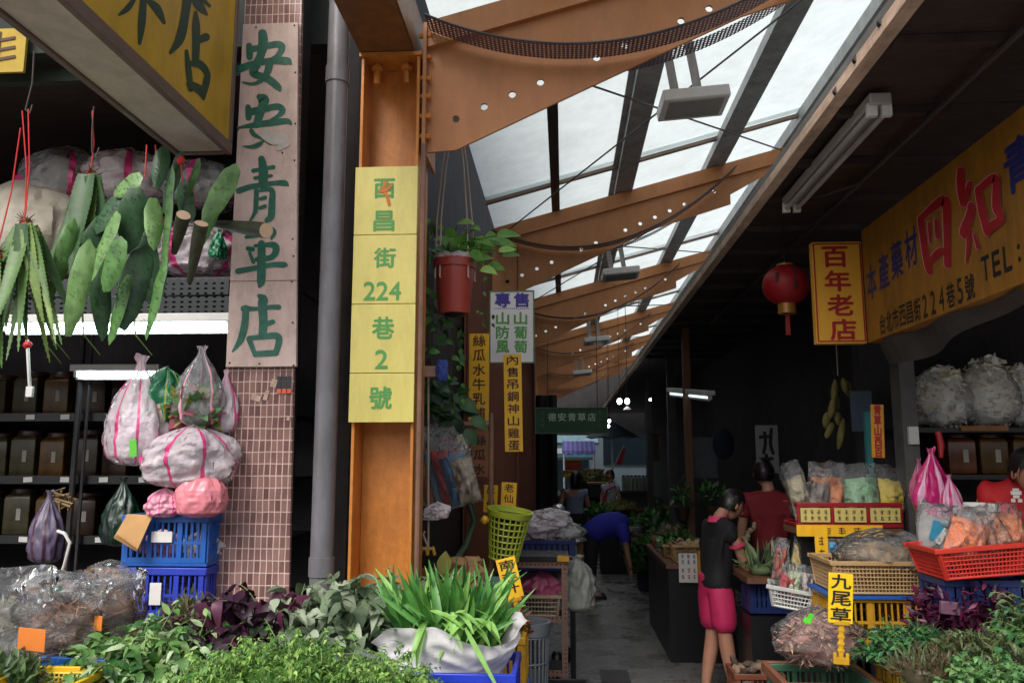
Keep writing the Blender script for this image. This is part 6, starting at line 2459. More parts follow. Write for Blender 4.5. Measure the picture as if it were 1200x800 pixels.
# red lantern
c = at(921, 334, 5.35)
t = thing('lantern', 'round red paper lantern hanging beside the narrow yellow sign', 'lantern', c)
b = B()
n, m = 32, 18
vs, fs = [], []
for i in range(m + 1):
    th = pi * (.12 + .76 * i / m)
    for k in range(n):
        a = 2 * pi * k / n
        r = .152 * math.sin(th) * (1 - .035 * (k % 2)) 
        vs.append(c + V((r * math.cos(a), r * math.sin(a), -.135 * math.cos(th))))
for i in range(m):
    for k in range(n):
        a, e = i * n + k, i * n + (k + 1) % n
        fs.append((a, e, e + n, a + n))
b.add(vs, fs)
put(b, 'paper_shade', mt('lantern_red', 'a01520', .5, .15, 6, transl=.3), t, ang=80)
b = B()
b.lathe([(.055, -.19), (.057, -.19), (.057, -.115), (.05, -.115)], c, 18)
b.lathe([(.05, .115), (.055, .115), (.055, .14), (.0, .14)], c, 18)
put(b, 'gilt_collar', mt('gilt', '9a6a2c', .4, .2, metal=.3), t)
b = B()
b.tube([c + V((0, 0, .14)), c + V((0, 0, .4)), (c.x, c.y, 3.29)], .005, 5)
put(b, 'cord', BLACKP, t)
b = B()
for k in range(8):
    a = k * pi / 4
    b.tube([c + V((.01 * math.cos(a), .01 * math.sin(a), -.19)), c + V((.012 * math.cos(a), .012 * math.sin(a), -.33))], .004, 4)
put(b, 'tassel', mt('tassel_red', '8a2418', .7), t)
b = B()
for (dx, dz) in ((-.085, .03), (.02, .055), (.02, -.02), (.11, .02)):
    for k in range(3):
        y = -math.sqrt(max(.0001, .150 ** 2 - dx ** 2 - (dz * 1.1) ** 2)) - .004
        b.box(c + V((dx, y, dz + .022 * (k - 1))), (.035, .003, .007))
    b.box(c + V((dx, y - .001, dz)), (.008, .003, .075))
put(b, 'painted_marks', mt('lantern_ink', '2a1216', .6), t)

# ---------------------------------------------------------------- further in, right side of the alley
t = thing('hanging_dried_gourds', 'string of dried yellowish gourds hanging in the dark right passage', 'dried gourds', at(980, 445, 6.6))
for i, (px, py, L, an) in enumerate(((978, 458, 26, 8), (990, 452, 18, -10), (994, 455, 20, -6), (975, 478, 24, 14), (982, 490, 16, -4), (968, 492, 18, 10), (986, 508, 36, 12), (972, 504, 20, 24), (980, 470, 20, -6))):
    b = B()
    k = 6.6 / F
    b.ball(at(px, py, 6.55 + .03 * (i % 3)), (4.2 * k, 4 * k, L * k / 2), 10, 10, Matrix.Rotation(R(an), 3, 'Y'), .15, i)
    put(b, 'gourd', mt('gourd', '8a8048', .6, .3, 10), t)
b = B()
b.tube([at(982, 440, 6.6), (at(982, 440, 6.6).x, 6.6, 3.28)], .005, 5)
put(b, 'string', WIRE, t)
b = B()
a_, c_ = at(999, 505, 5.9), at(1021, 458, 5.9)
b.bb(a_, (c_.x, 5.92, c_.z))
put(b, 'slate_panel', mt('slate_blue', '2f3f4e', .5, .15), label='dull slate blue panel beside the hanging gourds', cat='panel')
b = B()
p_ = at(1022, 560, 5.7)
b.bb((p_.x - .022, 5.7, 1.0), (p_.x + .016, 5.74, 2.08))
put(b, 'teal_post', mt('teal_post', '2f7a7c', .5, .15), label='teal post standing behind the red tray', cat='post')
t, ctr, W, H = strip_sign('shop_banner', 'small upright yellow sign with red characters beside the grey pillar', 1019, 474, 1038, 536, 5.45, mt('banner_yellow', 'c9881c', .45, .1), '青草山西百', REDL, R(2), .55, .9, None, .05)
t = thing('paper_sign', 'pale paper scroll with black brush marks deep on the right', 'sign', at(898, 550, 8.2), 'papers in the dark passage')
b = B()
a_, c_ = at(887, 554, 8.2), at(911, 498, 8.2)
b.bb(a_, (c_.x, 8.205, c_.z))
put(b, 'card', mt('dim_paper', '8f9092', .8, .1), t)
b = B()
f8 = lambda px, py, lf: at(px, py, 8.2 - lf)
strokes(b, [[(896, 507, 1.5), (897, 518, 2), (895, 530, 1.8)], [(891, 512, 1.2), (903, 511, 1.6)], [(904, 503, 1.2), (903, 520, 2), (906, 531, 1)], [(892, 538, 1.2), (905, 537, 1.6)], [(898, 533, 1), (899, 546, 1.8)]], f8)
put(b, 'ink_marks', BLACKL, t)
# black pillars / posts and hangings on the right passage
for i, (px, Y, wd, lab, m) in enumerate(((762, 15, .10, 'thin dim post deep in the right passage', 'grey_pillar'), (789, 12, .12, 'dark grey post in the right passage beside hanging plants', 'grey_pillar'), (808, 9.5, .08, 'brown post in the right passage above the poster', 'brown_wood'))):
    b = B()
    q = at(px, 540, Y)
    b.bb((q.x - wd / 2, Y, 0), (q.x + wd / 2, Y + .1, 3.28))
    put(b, 'timber_post', MAT[m], label=lab, cat='post')
for i, (x0_, y0_, x1_, y1_, Y, col, lab) in enumerate(((811, 512, 840, 560, 9.9, '5c6468', 'dim grey poster behind the potted plants'), (783, 500, 790, 560, 12.2, '6d6f70', 'narrow pale sheet hanging deep in the passage'), (765, 508, 772, 540, 15.4, '5c4a3a', 'brownish scrap of cloth deep in the passage'))):
    b = B()
    a_, c_ = at(x0_, y1_, Y), at(x1_, y0_, Y)
    b.bb(a_, (c_.x, Y + .02, c_.z))
    put(b, 'hanging_sheet', mt('sheet_' + col, col, .8, .3, 5), label=lab, cat='sheet')
for i, (y, m_, lab) in enumerate(((8.25, VN, 'basket of dark greens on the black covered table'), (8.7, [ROOT[1], ROOT[0]], 'basket of tan roots on the black covered table'), (9.15, [leafm('far_green', '47683a', .3), VN[0]], 'farthest basket of greens on the black covered table'))):
    basket('plastic_basket', lab, (1.1, y, .842), (.32, .3, .12), (BEIGE, WHTC, REDC)[i], .88, group='baskets along the passage', nx=10)
    t = thing('herb_heap', lab.replace('basket of', 'heaped').replace('farthest basket', 'farthest heap') + ' in its basket', 'herbs', (1.1, y, .93), 'fresh herb heaps')
    b = B()
    pile(b, 160, (1.1, y, .92), (.17, .15, .13), .09, .04, len(m_), 70 + i, k=3)
    put(b, 'leaf_mass', m_, t, ang=80)
for i, (px, py, Y, r_, lab) in enumerate(((720, 625, 13.5, .3, 'low green produce heap left of the floor in the far passage'), (745, 622, 14.2, .34, 'green produce heap on the right of the far passage'), (770, 615, 12.6, .3, 'tall green heap beside the dim post in the passage'), (700, 605, 16.5, .3, 'distant produce heap behind the bending figure'))):
    heap('herb_heap', lab, px, py, (r_, r_, r_ * .7), Y, [leafm('far_green', '47683a'), VN[2], VN[0]], 220, .14, .06, 90 + i)
    q = at(px, py, Y)
    crate('storage_crate', 'dark crate under the ' + lab, (q.x, Y, .003), (r_ * 1.6, r_ * 1.6, max(.2, q.z)), BRNC if i % 2 else BLACKP, group='bins along the passage', nslat=6, solid=True)
b = B()
q = at(848, 520, 9.3)
b.ball(q, (.12, .05, .17))
put(b, 'hanging_hat', mt('navy_hat', '141a2c', .8), label='dark navy hat shape hung in the right passage', cat='hat')
def potplant(label, px, py, Y, r, n, L, seed, mats=VN):
    q = at(px, py, Y)
    t = thing('potted_plant', label, 'plant', (q.x, Y, q.z), 'plants along the right passage')
    b = B()
    b.lathe([(.05, 0), (.08, .14), (.085, .14), (.085, .16), (.0, .15)], q, 14)
    put(b, 'pot', mt('dark_pot', '3a2a24', .7), t)
    b = B()
    pile(b, n, q + V((0, 0, .16 + r)), (r, r, r * 1.3), L, L * .4, len(mats), seed, k=3, mound=False, inner=.2, floor=-1)
    put(b, 'foliage', mats, t)
    return t
potplant('low dark plant left of the beige basket in the passage', 800, 610, 9.4, .11, 50, .1, 2)
potplant('bushy dark plant at the right behind the woman in black', 836, 612, 8.8, .12, 50, .1, 3)
t = thing('stall_table', 'black covered table on the right with a poster on its side', 'table', (1.3, 8, 0))
b = B()
b.bb((.92, 7.6, .003), (1.5, 9.4, .80))
put(b, 'base', BLACKP, t)
b = B()
b.bb((.9, 7.58, .803), (1.52, 9.42, .84))
put(b, 'table_top', WOODB, t)
c = at(806, 644, 7.8)
basket('plastic_basket', 'beige basket of mushrooms on the black covered table', (c.x, 7.8, .842), (.30, .26, .16), BEIGE, .85, group='baskets along the passage', nx=14)
t = thing('mushroom_heap', 'tan mushrooms heaped in the beige basket', 'mushrooms', (c.x, 7.8, .96))
b = B()
r_ = random.Random(2)
for i in range(26):
    b.cur = r_.randrange(2)
    b.ball((c.x + r_.uniform(-.12, .12), 7.8 + r_.uniform(-.1, .1), .97 + r_.uniform(0, .06)), (r_.uniform(.02, .04), .03, .015), 8, 5, rnd_dir(r_).to_track_quat('Z', 'Y').to_matrix())
put(b, 'mushroom_mass', [ROOT[1], TAN[2]], t)
t = thing('poster', 'white price poster with red and blue marks on the black table front', 'poster', at(806, 682, 7.55))
b = B()
a_, c_ = at(796, 682, 7.55), at(818, 648, 7.55)
b.bb(a_, (c_.x, 7.555, c_.z))
put(b, 'sheet', PAPER, t)
for k, (m, colr) in enumerate(((REDL, 0), (BLUEL, 1))):
    b = B()
    inkrows(b, a_.x + .01, c_.x - .01, a_.z + (.02 if k == 0 else .15), a_.z + (.13 if k == 0 else .25), 7.547, 3, 2, 9 + k)
    put(b, 'ink_marks', m, t)
b = B()
q = at(823, 682, 7.5)
b.bb((q.x - .035, 7.5, q.z), (q.x + .04, 7.53, q.z + .26))
put(b, 'mustard_card', mt('mustard_card', 'b8801c', .6), label='mustard yellow board right beside the white price poster', cat='board')
for i, (px, py, Y, d_, m, lab) in enumerate(((765, 700, 9.9, (.34, .4, .5), BLACKP, 'black bin on the floor at the right of the passage'), (752, 690, 11.3, (.4, .4, .55), mt('dark_blue_bin', '1a2230', .5), 'dark bin behind the bending woman'))):
    d = ray(px, py)
    p = EYE + d * (-1.75 / d.z)
    crate('storage_crate', lab, (p.x + .15, p.y, .003), d_, m, group='bins along the passage', nslat=6, solid=True)
heap('herb_heap', 'dark leafy heap on the floor in front of the bending woman', 752, 655, (.25, .2, .22), 11.2, VN, 160, .12, .05, 58)
heap('herb_heap', 'dark green bunch on the black bin', 768, 640, (.2, .2, .15), 9.9, VN, 120, .12, .05, 59)
# ---------------------------------------------------------------- people
def arr(b, r):
    b.add(*r)


def hand(b, wrist, d, palm_n, s=1.0, curl=.5):
    """palm, four unequal curled fingers and a side thumb, rooted in the wrist"""
    d = d.normalized()
    n = (palm_n - d * palm_n.dot(d)).normalized()
    x = d.cross(n)
    P = {'w': (*wrist, .022 * s), 'p': (*(wrist + d * .05 * s), .034 * s, .018 * s), 'k': (*(wrist + d * .088 * s), .036 * s, .016 * s)}
    arr(b, skin(P, [('w', 'p'), ('p', 'k')], 'w', 1))
    for i, L in enumerate((.066, .076, .07, .054)):
        r0 = wrist + d * .08 * s + x * (i - 1.5) * .021 * s
        a1 = r0 + (d * math.cos(curl * .5) + n * math.sin(curl * .5)) * L * .45 * s
        a2 = a1 + (d * math.cos(curl * 1.2) + n * math.sin(curl * 1.2)) * L * .32 * s
        a3 = a2 + (d * math.cos(curl * 1.9) + n * math.sin(curl * 1.9)) * L * .25 * s
        b.tube([r0, a1, a2, a3], [.0095 * s, .009 * s, .008 * s, .006 * s], 6)
    t0 = wrist + d * .03 * s - x * .025 * s
    t1 = t0 + (d * .6 - x * .7 + n * .3) * .035 * s
    t2 = t1 + (d * .9 - x * .1 + n * .4) * .03 * s
    b.tube([t0, t1, t2], [.012 * s, .0105 * s, .007 * s], 6)


def head_mesh(b, c, fwd, up, s=1.0):
    """head with jaw, nose, ears, lips; c = centre of the skull, fwd = facing direction"""
    f = fwd.normalized()
    u = (up - f * up.dot(f)).normalized()
    x = f.cross(u)
    M_ = Matrix((x, f, u)).transposed()
    n, m = 22, 18
    vs, fs = [], []
    for i in range(m + 1):
        th = pi * i / m
        for k in range(n):
            a = 2 * pi * k / n
            p = V((math.sin(th) * math.cos(a), math.sin(th) * math.sin(a), -math.cos(th)))
            q = V((p.x * .074, p.y * .094, p.z * .115))
            if p.z < 0:                    # narrow towards the chin, push the chin forward
                q.x *= 1 + .28 * p.z
                q.y = q.y * (1 + .22 * p.z) + .018 * -p.z
            if p.y > .6 and -.1 < p.z < .25:
                q.y -= .008 * (1 - abs(p.x) * 1.5)
            vs.append(c + M_ @ (q * s))
    for i in range(m):
        for k in range(n):
            a, e = i * n + k, i * n + (k + 1) % n
            fs.append((a, e, e + n, a + n))
    b.add(vs, fs)
    L = lambda x_, y_, z_: c + M_ @ (V((x_, y_, z_)) * s)
    b.tube([L(0, .086, .012), L(0, .104, -.022), L(0, .106, -.032), L(0, .088, -.036)], [.008 * s, .013 * s, .014 * s, .008 * s], 8)
    for sg in (-1, 1):
        b.ball(L(sg * .076, -.006, -.012), (.012 * s, .022 * s, .032 * s), 8, 6, M_)
    b.tube([L(-.022, .083, -.062), L(0, .090, -.06), L(.022, .083, -.062)], [.004 * s, .008 * s, .004 * s], 6)
    return M_


def eyes(c, M_, s, parent):
    b = B()
    for sg in (-1, 1):
        b.ball(c + M_ @ (V((sg * .03, .083, .004)) * s), (.011 * s, .006 * s, .006 * s), 8, 6, M_)
        b.tube([c + M_ @ (V((sg * .045, .08, .024)) * s), c + M_ @ (V((sg * .018, .089, .027)) * s)], .004 * s, 5)
    put(b, 'eye_line', mt('eye_dark', '1a1210', .4), parent)


def hair_cap(c, M_, s, parent, length=0, back=1.06, m_=HAIR, seed=1):
    b = B()
    n, m = 26, 16
    vs, fs = [], []
    for i in range(m + 1):
        th = pi * (.5 - .5) + pi * .66 * i / m
        for k in range(n):
            a = 2 * pi * k / n
            p = V((math.sin(th) * math.cos(a), math.sin(th) * math.sin(a), math.cos(th)))
            lift = 1.10 + .05 * noise.noise(p * 3 + V((seed, 0, 0)))
            q = V((p.x * .078, p.y * .098, p.z * .118)) * lift
            if p.y > .2 and p.z < .45:       # hairline over the face
                q.z = max(q.z, .045)
                q.y = min(q.y, .085)
            elif p.z < 0:
                q.z -= length * (-p.z) * 1.6
                q.y -= .012 * (length > 0)
            vs.append(c + M_ @ (q * s))
    for i in range(m):
        for k in range(n):
            a, e = i * n + k, i * n + (k + 1) % n
            fs.append((a, a + n, e + n, e))
    b.add(vs, fs)
    rg = random.Random(seed + int(c.x * 50))
    for i in range(170):           # loose strands over the cap
        a = rg.uniform(0, 2 * pi)
        th = rg.uniform(.1, 1.5)
        p = V((math.sin(th) * math.cos(a), math.sin(th) * math.sin(a), math.cos(th)))
        if p.y > .55 and p.z < .6:
            continue
        q = c + M_ @ (V((p.x * .078, p.y * .098, p.z * .118)) * (1.13 * s))
        dn = (M_ @ V((p.x * .5, p.y * .5, -.9)) + rnd_dir(rg) * .35)
        leaf(b, q, dn, M_ @ p, rg.uniform(.04, .09) * s + length * .3, .007, 3, .5, .2)
    put(b, 'hair', m_, parent, ang=80)


def person(label, base, J, head_c, fwd, up, shirt, pants, shoes, sleeve=.55, skirt=None, knee=1.0, s=1.0, hair=0, hands=True, curl=.5, palm=None, slim=1.0, group=None, bent=False):
    """J: joints in metres relative to base (feet level): pelvis, waist, chest, neck, sl, sr, el, er, wl, wr, hl, hr, kl, kr, al, ar, tl, tr"""
    base = V(base)
    t = thing('person', label, 'person', base, 'people in the market')
    J = {k: base + V(p) for k, p in J.items()}
    hc = base + V(head_c)
    f, u = V(fwd), V(up)
    g = lambda k, r, r2=None: (*J[k], r * slim, (r2 or r) * slim)
    P = {'pelvis': g('pelvis', .06), 'waist': g('waist', .07), 'chest': g('chest', .07), 'neck': (*J['neck'], .055, .052), 'skull': (*(J['neck'].lerp(hc, .7)), .05, .052)}
    E = [('pelvis', 'waist'), ('waist', 'chest'), ('chest', 'neck'), ('neck', 'skull')]
    for q in 'lr':
        P['s' + q] = g('s' + q, .04)
        P['e' + q] = g('e' + q, .04)
        P['w' + q] = g('w' + q, .026)
        P['h' + q] = g('h' + q, .045)
        P['k' + q] = g('k' + q, .056)
        P['c' + q] = (*J['k' + q].lerp(J['a' + q], .3), .056 * slim)
        P['a' + q] = g('a' + q, .036)
        P['t' + q] = (*J['t' + q], .034, .024)
        E += [('chest', 's' + q), ('s' + q, 'e' + q), ('e' + q, 'w' + q), ('pelvis', 'h' + q), ('h' + q, 'k' + q), ('k' + q, 'c' + q), ('c' + q, 'a' + q), ('a' + q, 't' + q)]
    b = B()
    arr(b, skin(P, E, 'pelvis', 1))
    M_ = head_mesh(b, hc, f, u, s)
    if hands:
        for q in 'lr':
            d = J['w' + q] - J['e' + q]
            hand(b, J['w' + q], d, V(palm or (0, 0, 0)) if palm else (V((1 if q == 'l' else -1, 0, 0)) + V((0, .3, -.2))), s * .95, curl)
    put(b, 'body', SKIN, t, ang=80)
    eyes(hc, M_, s, t)
    hair_cap(hc, M_, s, t, hair)
    sl_ = sleeve
    Q = {'hem': (*J['pelvis'].lerp(J['waist'], .2 if bent else -.6), .172 * slim), 'waist': (*J['waist'], .152 * slim), 'chest': (*J['chest'], .168 * slim), 'neck': (*J['chest'].lerp(J['neck'], .88), .088 * slim)}
    E2 = [('hem', 'waist'), ('waist', 'chest'), ('chest', 'neck')]
    for q in 'lr':
        Q['s' + q] = (*J['s' + q], .092 * slim)
        Q['e' + q] = (*J['s' + q].lerp(J['e' + q], sl_), .064 * slim)
        E2 += [('chest', 's' + q), ('s' + q, 'e' + q)]
    b = B()
    if bent:
        w_, c_, n_ = J['waist'], J['chest'], J['neck']
        b.tube([J['pelvis'].lerp(w_, -.25), J['pelvis'].lerp(w_, .3), w_, w_.lerp(c_, .5), c_, c_.lerp(n_, .5), c_.lerp(n_, .85)], [q * slim for q in (.13, .155, .15, .155, .16, .14, .09)], 18)
        for q in 'lr':
            b.tube([c_.lerp(J['s' + q], .45), J['s' + q], J['s' + q].lerp(J['e' + q], .3), J['s' + q].lerp(J['e' + q], sl_)], [.10, .09, .075, .07], 14)
    else:
        arr(b, skin(Q, E2, 'waist', 2))
    for i, v in enumerate(b.v):
        v = V(v)
        d = noise.noise_vector(V((v.x * 8, v.y * 8, v.z * 14))) * .015
        if not bent:
            ax = J['pelvis'] + (J['chest'] - J['pelvis']) * ((v.z - J['pelvis'].z) / (J['chest'].z - J['pelvis'].z))
            fh = V((f.x, f.y, 0)).normalized()
            v = v - fh * ((v - ax).dot(fh) * .24)
        b.v[i] = tuple(v + d)
    sh = put(b, 'shirt', shirt, t, ang=80)
    if pants:
        Q = {'pelvis': (*J['pelvis'], .15 * slim), 'top': (*J['pelvis'].lerp(J['waist'], .75), .135 * slim)}
        E2 = [('pelvis', 'top')]
        for q in 'lr':
            kk = J['h' + q].lerp(J['k' + q], knee) if knee <= 1 else J['k' + q].lerp(J['a' + q], knee - 1)
            Q['h' + q] = (*J['h' + q], .108 * slim)
            E2 += [('pelvis', 'h' + q)]
            if knee > 1:
                Q['k' + q] = (*J['k' + q], .08 * slim)
                Q['z' + q] = (*kk, .068 * slim)
                E2 += [('h' + q, 'k' + q), ('k' + q, 'z' + q)]
            else:
                Q['z' + q] = (*kk, .092 * slim)
                E2 += [('h' + q, 'z' + q)]
        b = B()
        arr(b, skin(Q, E2, 'pelvis', 2))
        for i, v in enumerate(b.v):
            v = V(v)
            b.v[i] = tuple(v + noise.noise_vector(V((v.x * 10, v.y * 10, v.z * 16))) * .009)
        put(b, 'trousers', pants, t, ang=80)
    if skirt:
        b = B()
        n = 24
        prof = [(J['waist'].lerp(J['pelvis'], .5), .15, .115), (J['pelvis'], .185, .14), (J['pelvis'].lerp(J['kl'].lerp(J['kr'], .5), .5), .19, .15), (J['kl'].lerp(J['kr'], .5) + V((0, 0, .06)), .2, .16)]
        vs, fs = [], []
        for cc_, rx, ry in prof:
            for k in range(n):
                a = 2 * pi * k / n
                q = 1 + .04 * math.sin(7 * a)
                vs.append(cc_ + V((rx * slim * q * math.cos(a), ry * slim * q * math.sin(a), 0)))
        for i in range(len(prof) - 1):
            for k in range(n):
                a, e = i * n + k, i * n + (k + 1) % n
                fs.append((a, e, e + n, a + n))
        b.add(vs, fs)
        put(b, 'skirt', skirt, t, ang=80)
    for q in 'lr':
        b = B()
        d = (J['t' + q] - J['a' + q])
        d.z = 0
        d.normalize()
        ctr = J['a' + q].lerp(J['t' + q], .55)
        ctr.z = base.z + .028
        rm = Matrix((d.cross(V((0, 0, 1))), d, V((0, 0, 1)))).transposed()
        b.ball(ctr, (.046, .13, .03), 12, 8, rm)
        b.box(ctr + V((0, 0, -.02)), (.08, .24, .014), rm)
        put(b, 'shoe', shoes, t)
    return t, J, sh


def stand(fx, fy, H=1.6, lean=0):
    """neutral standing joints for someone facing (fx, fy)"""
    f = V((fx, fy, 0)).normalized()
    x = f.cross(V((0, 0, 1)))         # the person's right
    k = H / 1.7
    J = {'pelvis': (0, 0, .92), 'waist': (0, 0, 1.08), 'chest': (0, .01, 1.28), 'neck': (0, .0, 1.45)}
    for q, s_ in (('l', -1), ('r', 1)):
        J['s' + q] = (s_ * .175, 0, 1.37)
        J['e' + q] = (s_ * .22, .02, 1.09)
        J['w' + q] = (s_ * .22, .08, .86)
        J['h' + q] = (s_ * .09, 0, .86)
        J['k' + q] = (s_ * .095, .015, .48)
        J['a' + q] = (s_ * .09, -.02, .085)
        J['t' + q] = (s_ * .10, .14, .03)
    out = {}
    for n_, p in J.items():
        v = V(p) * k
        if v.z > .9 * k:
            v.y += lean * (v.z - .9 * k)
        out[n_] = x * v.x + f * v.y + V((0, 0, v.z))
    return out, f, x, k


BLKS = mt('black_shirt', '17161a', .8, .2, 12)
PINKS = mt('hot_pink', 'c02458', .7, .12, 8)
# woman in black and pink, seen from the side, stepping right
J, f, x, k = stand(1, .38, 1.58, .10)
J['er'] = J['sr'] + f * .10 + V((0, 0, -.25))
J['wr'] = J['er'] + f * .11 + V((0, 0, -.22)) + x * .02
J['el'] = J['sl'] + f * .08 + V((0, 0, -.24)) - x * .05
J['wl'] = J['el'] + f * .20 + V((0, 0, .07)) - x * .02
J['al'] = J['al'] + f * -.05
J['tl'] = J['tl'] + f * -.05
J['ar'] = J['ar'] + f * .10
J['tr'] = J['tr'] + f * .10
t, JJ, sh = person('woman in black shirt with pink collar and knee length pink trousers holding up a root', (1.13, 6.45, 0), J, f * .17 + V((0, 0, 1.42)), f + V((0, 0, -.45)), V((0, 0, 1)) + f * .4, BLKS, PINKS, mt('sandal_brown', '4a2a26', .6), .5, None, .92, .97, .0, True, .5, None, 1.06)
b = B()
for q in 'lr':
    p, e = JJ['s' + q], JJ['e' + q]
    m0, d = p.lerp(e, .53), (e - p).normalized()
    b.tube([m0 - d * .014, m0 + d * .012], [.064, .066], 16, False)
put(b, 'pink_cuff', mt('cuff_pink', 'd23a68', .7), t)
b = B()
b.tube([JJ['neck'] - V((0, 0, .05)) - f * .01, JJ['neck'] + V((0, 0, -.008)) - f * .012], [.082, .066], 18, False)
put(b, 'pink_collar', MAT['cuff_pink'], t)
t = thing('ginger_root', 'pale knobbly root held up by the woman in black', 'root', JJ['wl'])
b = B()
q = JJ['wl'] + f * .09 + V((0, 0, .03))
for i in range(6):
    b.ball(q + f * .025 * i * .8 + V((0, 0, .022 * i)) + x * .015 * math.sin(i * 2), (.026 - .002 * i, .026, .024), 8, 6, None, .3, i)
put(b, 'root_body', mt('pale_root', 'a8947a', .8, .2, 20), t)
# man in dark red, back view
J, f, x, k = stand(.1, 1, 1.80)
J['er'] = J['sr'] + x * .10 + V((0, 0, -.28))
J['wr'] = J['er'] + f * .22 + V((0, 0, -.04))
person('man in dark red shirt seen from behind, standing by the right stall', (1.71, 7.1, 0), J, V((-.03, .03, 1.65)), f, V((0, 0, 1)), mt('maroon_shirt', '7c1822', .8, .15, 8), mt('dark_trousers', '191a20', .8), BLACKP, .6, None, 1.9, 1.0, .0, True, .6, None, 1.08)
# seller in red at the right edge
J, f, x, k = stand(-.35, -1, 1.86)
J['el'] = J['sl'] + f * .06 + V((0, 0, -.28)) - x * .06
J['wl'] = J['el'] + f * .2 + V((0, 0, -.02)) + x * .1
J['er'] = J['sr'] + f * .06 + V((0, 0, -.28)) + x * .06
J['wr'] = J['er'] + f * .22 + V((0, 0, .0)) - x * .06
REDSH = mt('red_polo', 'b5141e', .7, .12, 8)
t, JJ, sh = person('seller in bright red polo shirt with white chest emblem, cut by the right edge', (2.55, 4.78, .10), J, f * .13 + V((0, 0, 1.60)), f + V((.5, 0, -.4)), V((0, 0, 1)) + f * .3, REDSH, mt('dark_trousers', '191a20'), BLACKP, .5, None, 1.9, 1.02, .0, True, .7, None, 1.12)
b = B()
b.bb((2.15, 4.45, .003), (3.2, 5.2, .098))
put(b, 'floor_pallet', WOODB, label='low wooden pallet the red shirted seller stands on', cat='pallet')
b = B()
for q in 'lr':
    p, e = JJ['s' + q], JJ['e' + q]
    m0, d = p.lerp(e, .56), (e - p).normalized()
    b.tube([m0 - d * .012, m0 + d * .012], [.08, .083], 16, False)
put(b, 'navy_cuff', mt('cuff_navy', '1a1c3c', .7), t)
b = B()
b.tube([JJ['neck'] - V((0, 0, .06)), JJ['neck'] - V((0, 0, .01))], [.098, .076], 18, False)
put(b, 'collar', REDSH, t)
b = B()
q = JJ['chest'] + f * .15 - x * -.07 + V((0, 0, .06))
for (dx, dz, ww, hh) in ((0, .02, .05, .02), (0, .0, .03, .016), (-.016, -.02, .02, .018), (.016, -.02, .02, .018), (0, .038, .03, .012)):
    b.box(q + x * dx + V((0, 0, dz)), (ww, .008, hh), Matrix((x, f, V((0, 0, 1)))).transposed())
put(b, 'emblem', WHITE, t)
# bending woman in blue
J, f, x, k = stand(1, .05, 1.58)
hip = V((0, 0, .80))
J['pelvis'] = hip
J['waist'] = hip + f * .16 + V((0, 0, .11))
J['chest'] = hip + f * .34 + V((0, 0, .13))
J['neck'] = hip + f * .49 + V((0, 0, .07))
for q, s_ in (('l', -1), ('r', 1)):
    J['s' + q] = hip + f * .40 + V((0, 0, .06)) + x * s_ * .16
    J['e' + q] = J['s' + q] + f * .05 + V((0, 0, -.26))
    J['w' + q] = J['e' + q] + f * .04 + V((0, 0, -.22))
    J['h' + q] = hip + x * s_ * .09 + V((0, 0, -.05))
    J['k' + q] = J['k' + q] + f * -.02
person('person in bright blue shirt and dark trousers bending over in the middle of the alley', (.34, 11.0, 0), J, hip + f * .62 + V((0, 0, .0)), f * .5 + V((0, 0, -1)), f + V((0, 0, .4)), mt('royal_blue', '2a30a8', .8, .12, 8), mt('dark_trousers', '191a20'), BLACKP, .5, None, 1.9, .95, .04, True, .5, None, 1.05, None, True)
# woman in grey, back view
J, f, x, k = stand(.05, 1, 1.60)
J['el'] = J['sl'] - x * .06 + V((0, 0, -.25))
J['wl'] = J['el'] + f * .15 + V((0, 0, .08))
J['er'] = J['sr'] + x * .05 + V((0, 0, -.25))
J['wr'] = J['er'] + f * .15 + V((0, 0, .05))
person('woman in pale grey shirt and black skirt with long dark hair seen from behind', (.16, 13.2, 0), J, V((.02, .03, 1.47)), f + V((.3, 0, 0)), V((0, 0, 1)), mt('grey_shirt', '7d86a0', .8, .1, 8), None, BLACKP, .45, mt('black_skirt', '15151a', .8), .9, .97, .13, True, .5, None, 1.05)

# ---------------------------------------------------------------- far end of the alley, out in the daylight
t = thing('shop_building', 'pale blue white shop front closing the far end of the alley', 'building', (1, 34, 0))
b = B()
b.bb((-14, 34, 0), (16, 34.4, 9))
put(b, 'front_wall', mt('far_wall', '6f7f88', .8, .2, 1), t)
for (x0_, x1_, z0_, z1_, m) in ((-2.6, 1.4, 2.5, 3.0, mt('far_fascia', '9fc4d4', .5)), (-2.6, 1.2, 1.9, 2.35, mt('far_fascia2', '4f7c90', .5)), (1.6, 4.5, 1.6, 2.9, mt('far_glass', '1f2c34', .2)), (-6, -2.8, .2, 2.6, mt('far_glass', '1f2c34')), (-2.2, 1.0, .05, 1.8, mt('far_glass', '1f2c34'))):
    b = B()
    b.bb((x0_, 33.93, z0_), (x1_, 33.99, z1_))
    put(b, 'fascia_board' if z0_ > 1.8 else 'window', m, t)
for i in range(9):
    b = B()
    b.bb((-2.3 + .4 * i, 33.90, 2.05), (-2.08 + .4 * i, 33.925, 2.27))
    put(b, 'fascia_letter', mt('far_letter', 'd5dde2', .5), t)
t = thing('awning', 'lilac striped awning at the far end of the alley', 'awning', (-.2, 27, 2))
b = B()
for i in range(14):
    xa, xb = -.05 + 1.05 * i / 14, -.05 + 1.05 * (i + 1) / 14
    b.cur = 0 if i % 2 else 1
    b.quad((xa, 26.3, 2.08), (xb, 26.3, 2.08), (xb, 27.2, 2.4), (xa, 27.2, 2.4))
    b.quad((xa, 26.3, 1.98), (xb, 26.3, 1.98), (xb, 26.3, 2.078), (xa, 26.3, 2.078))
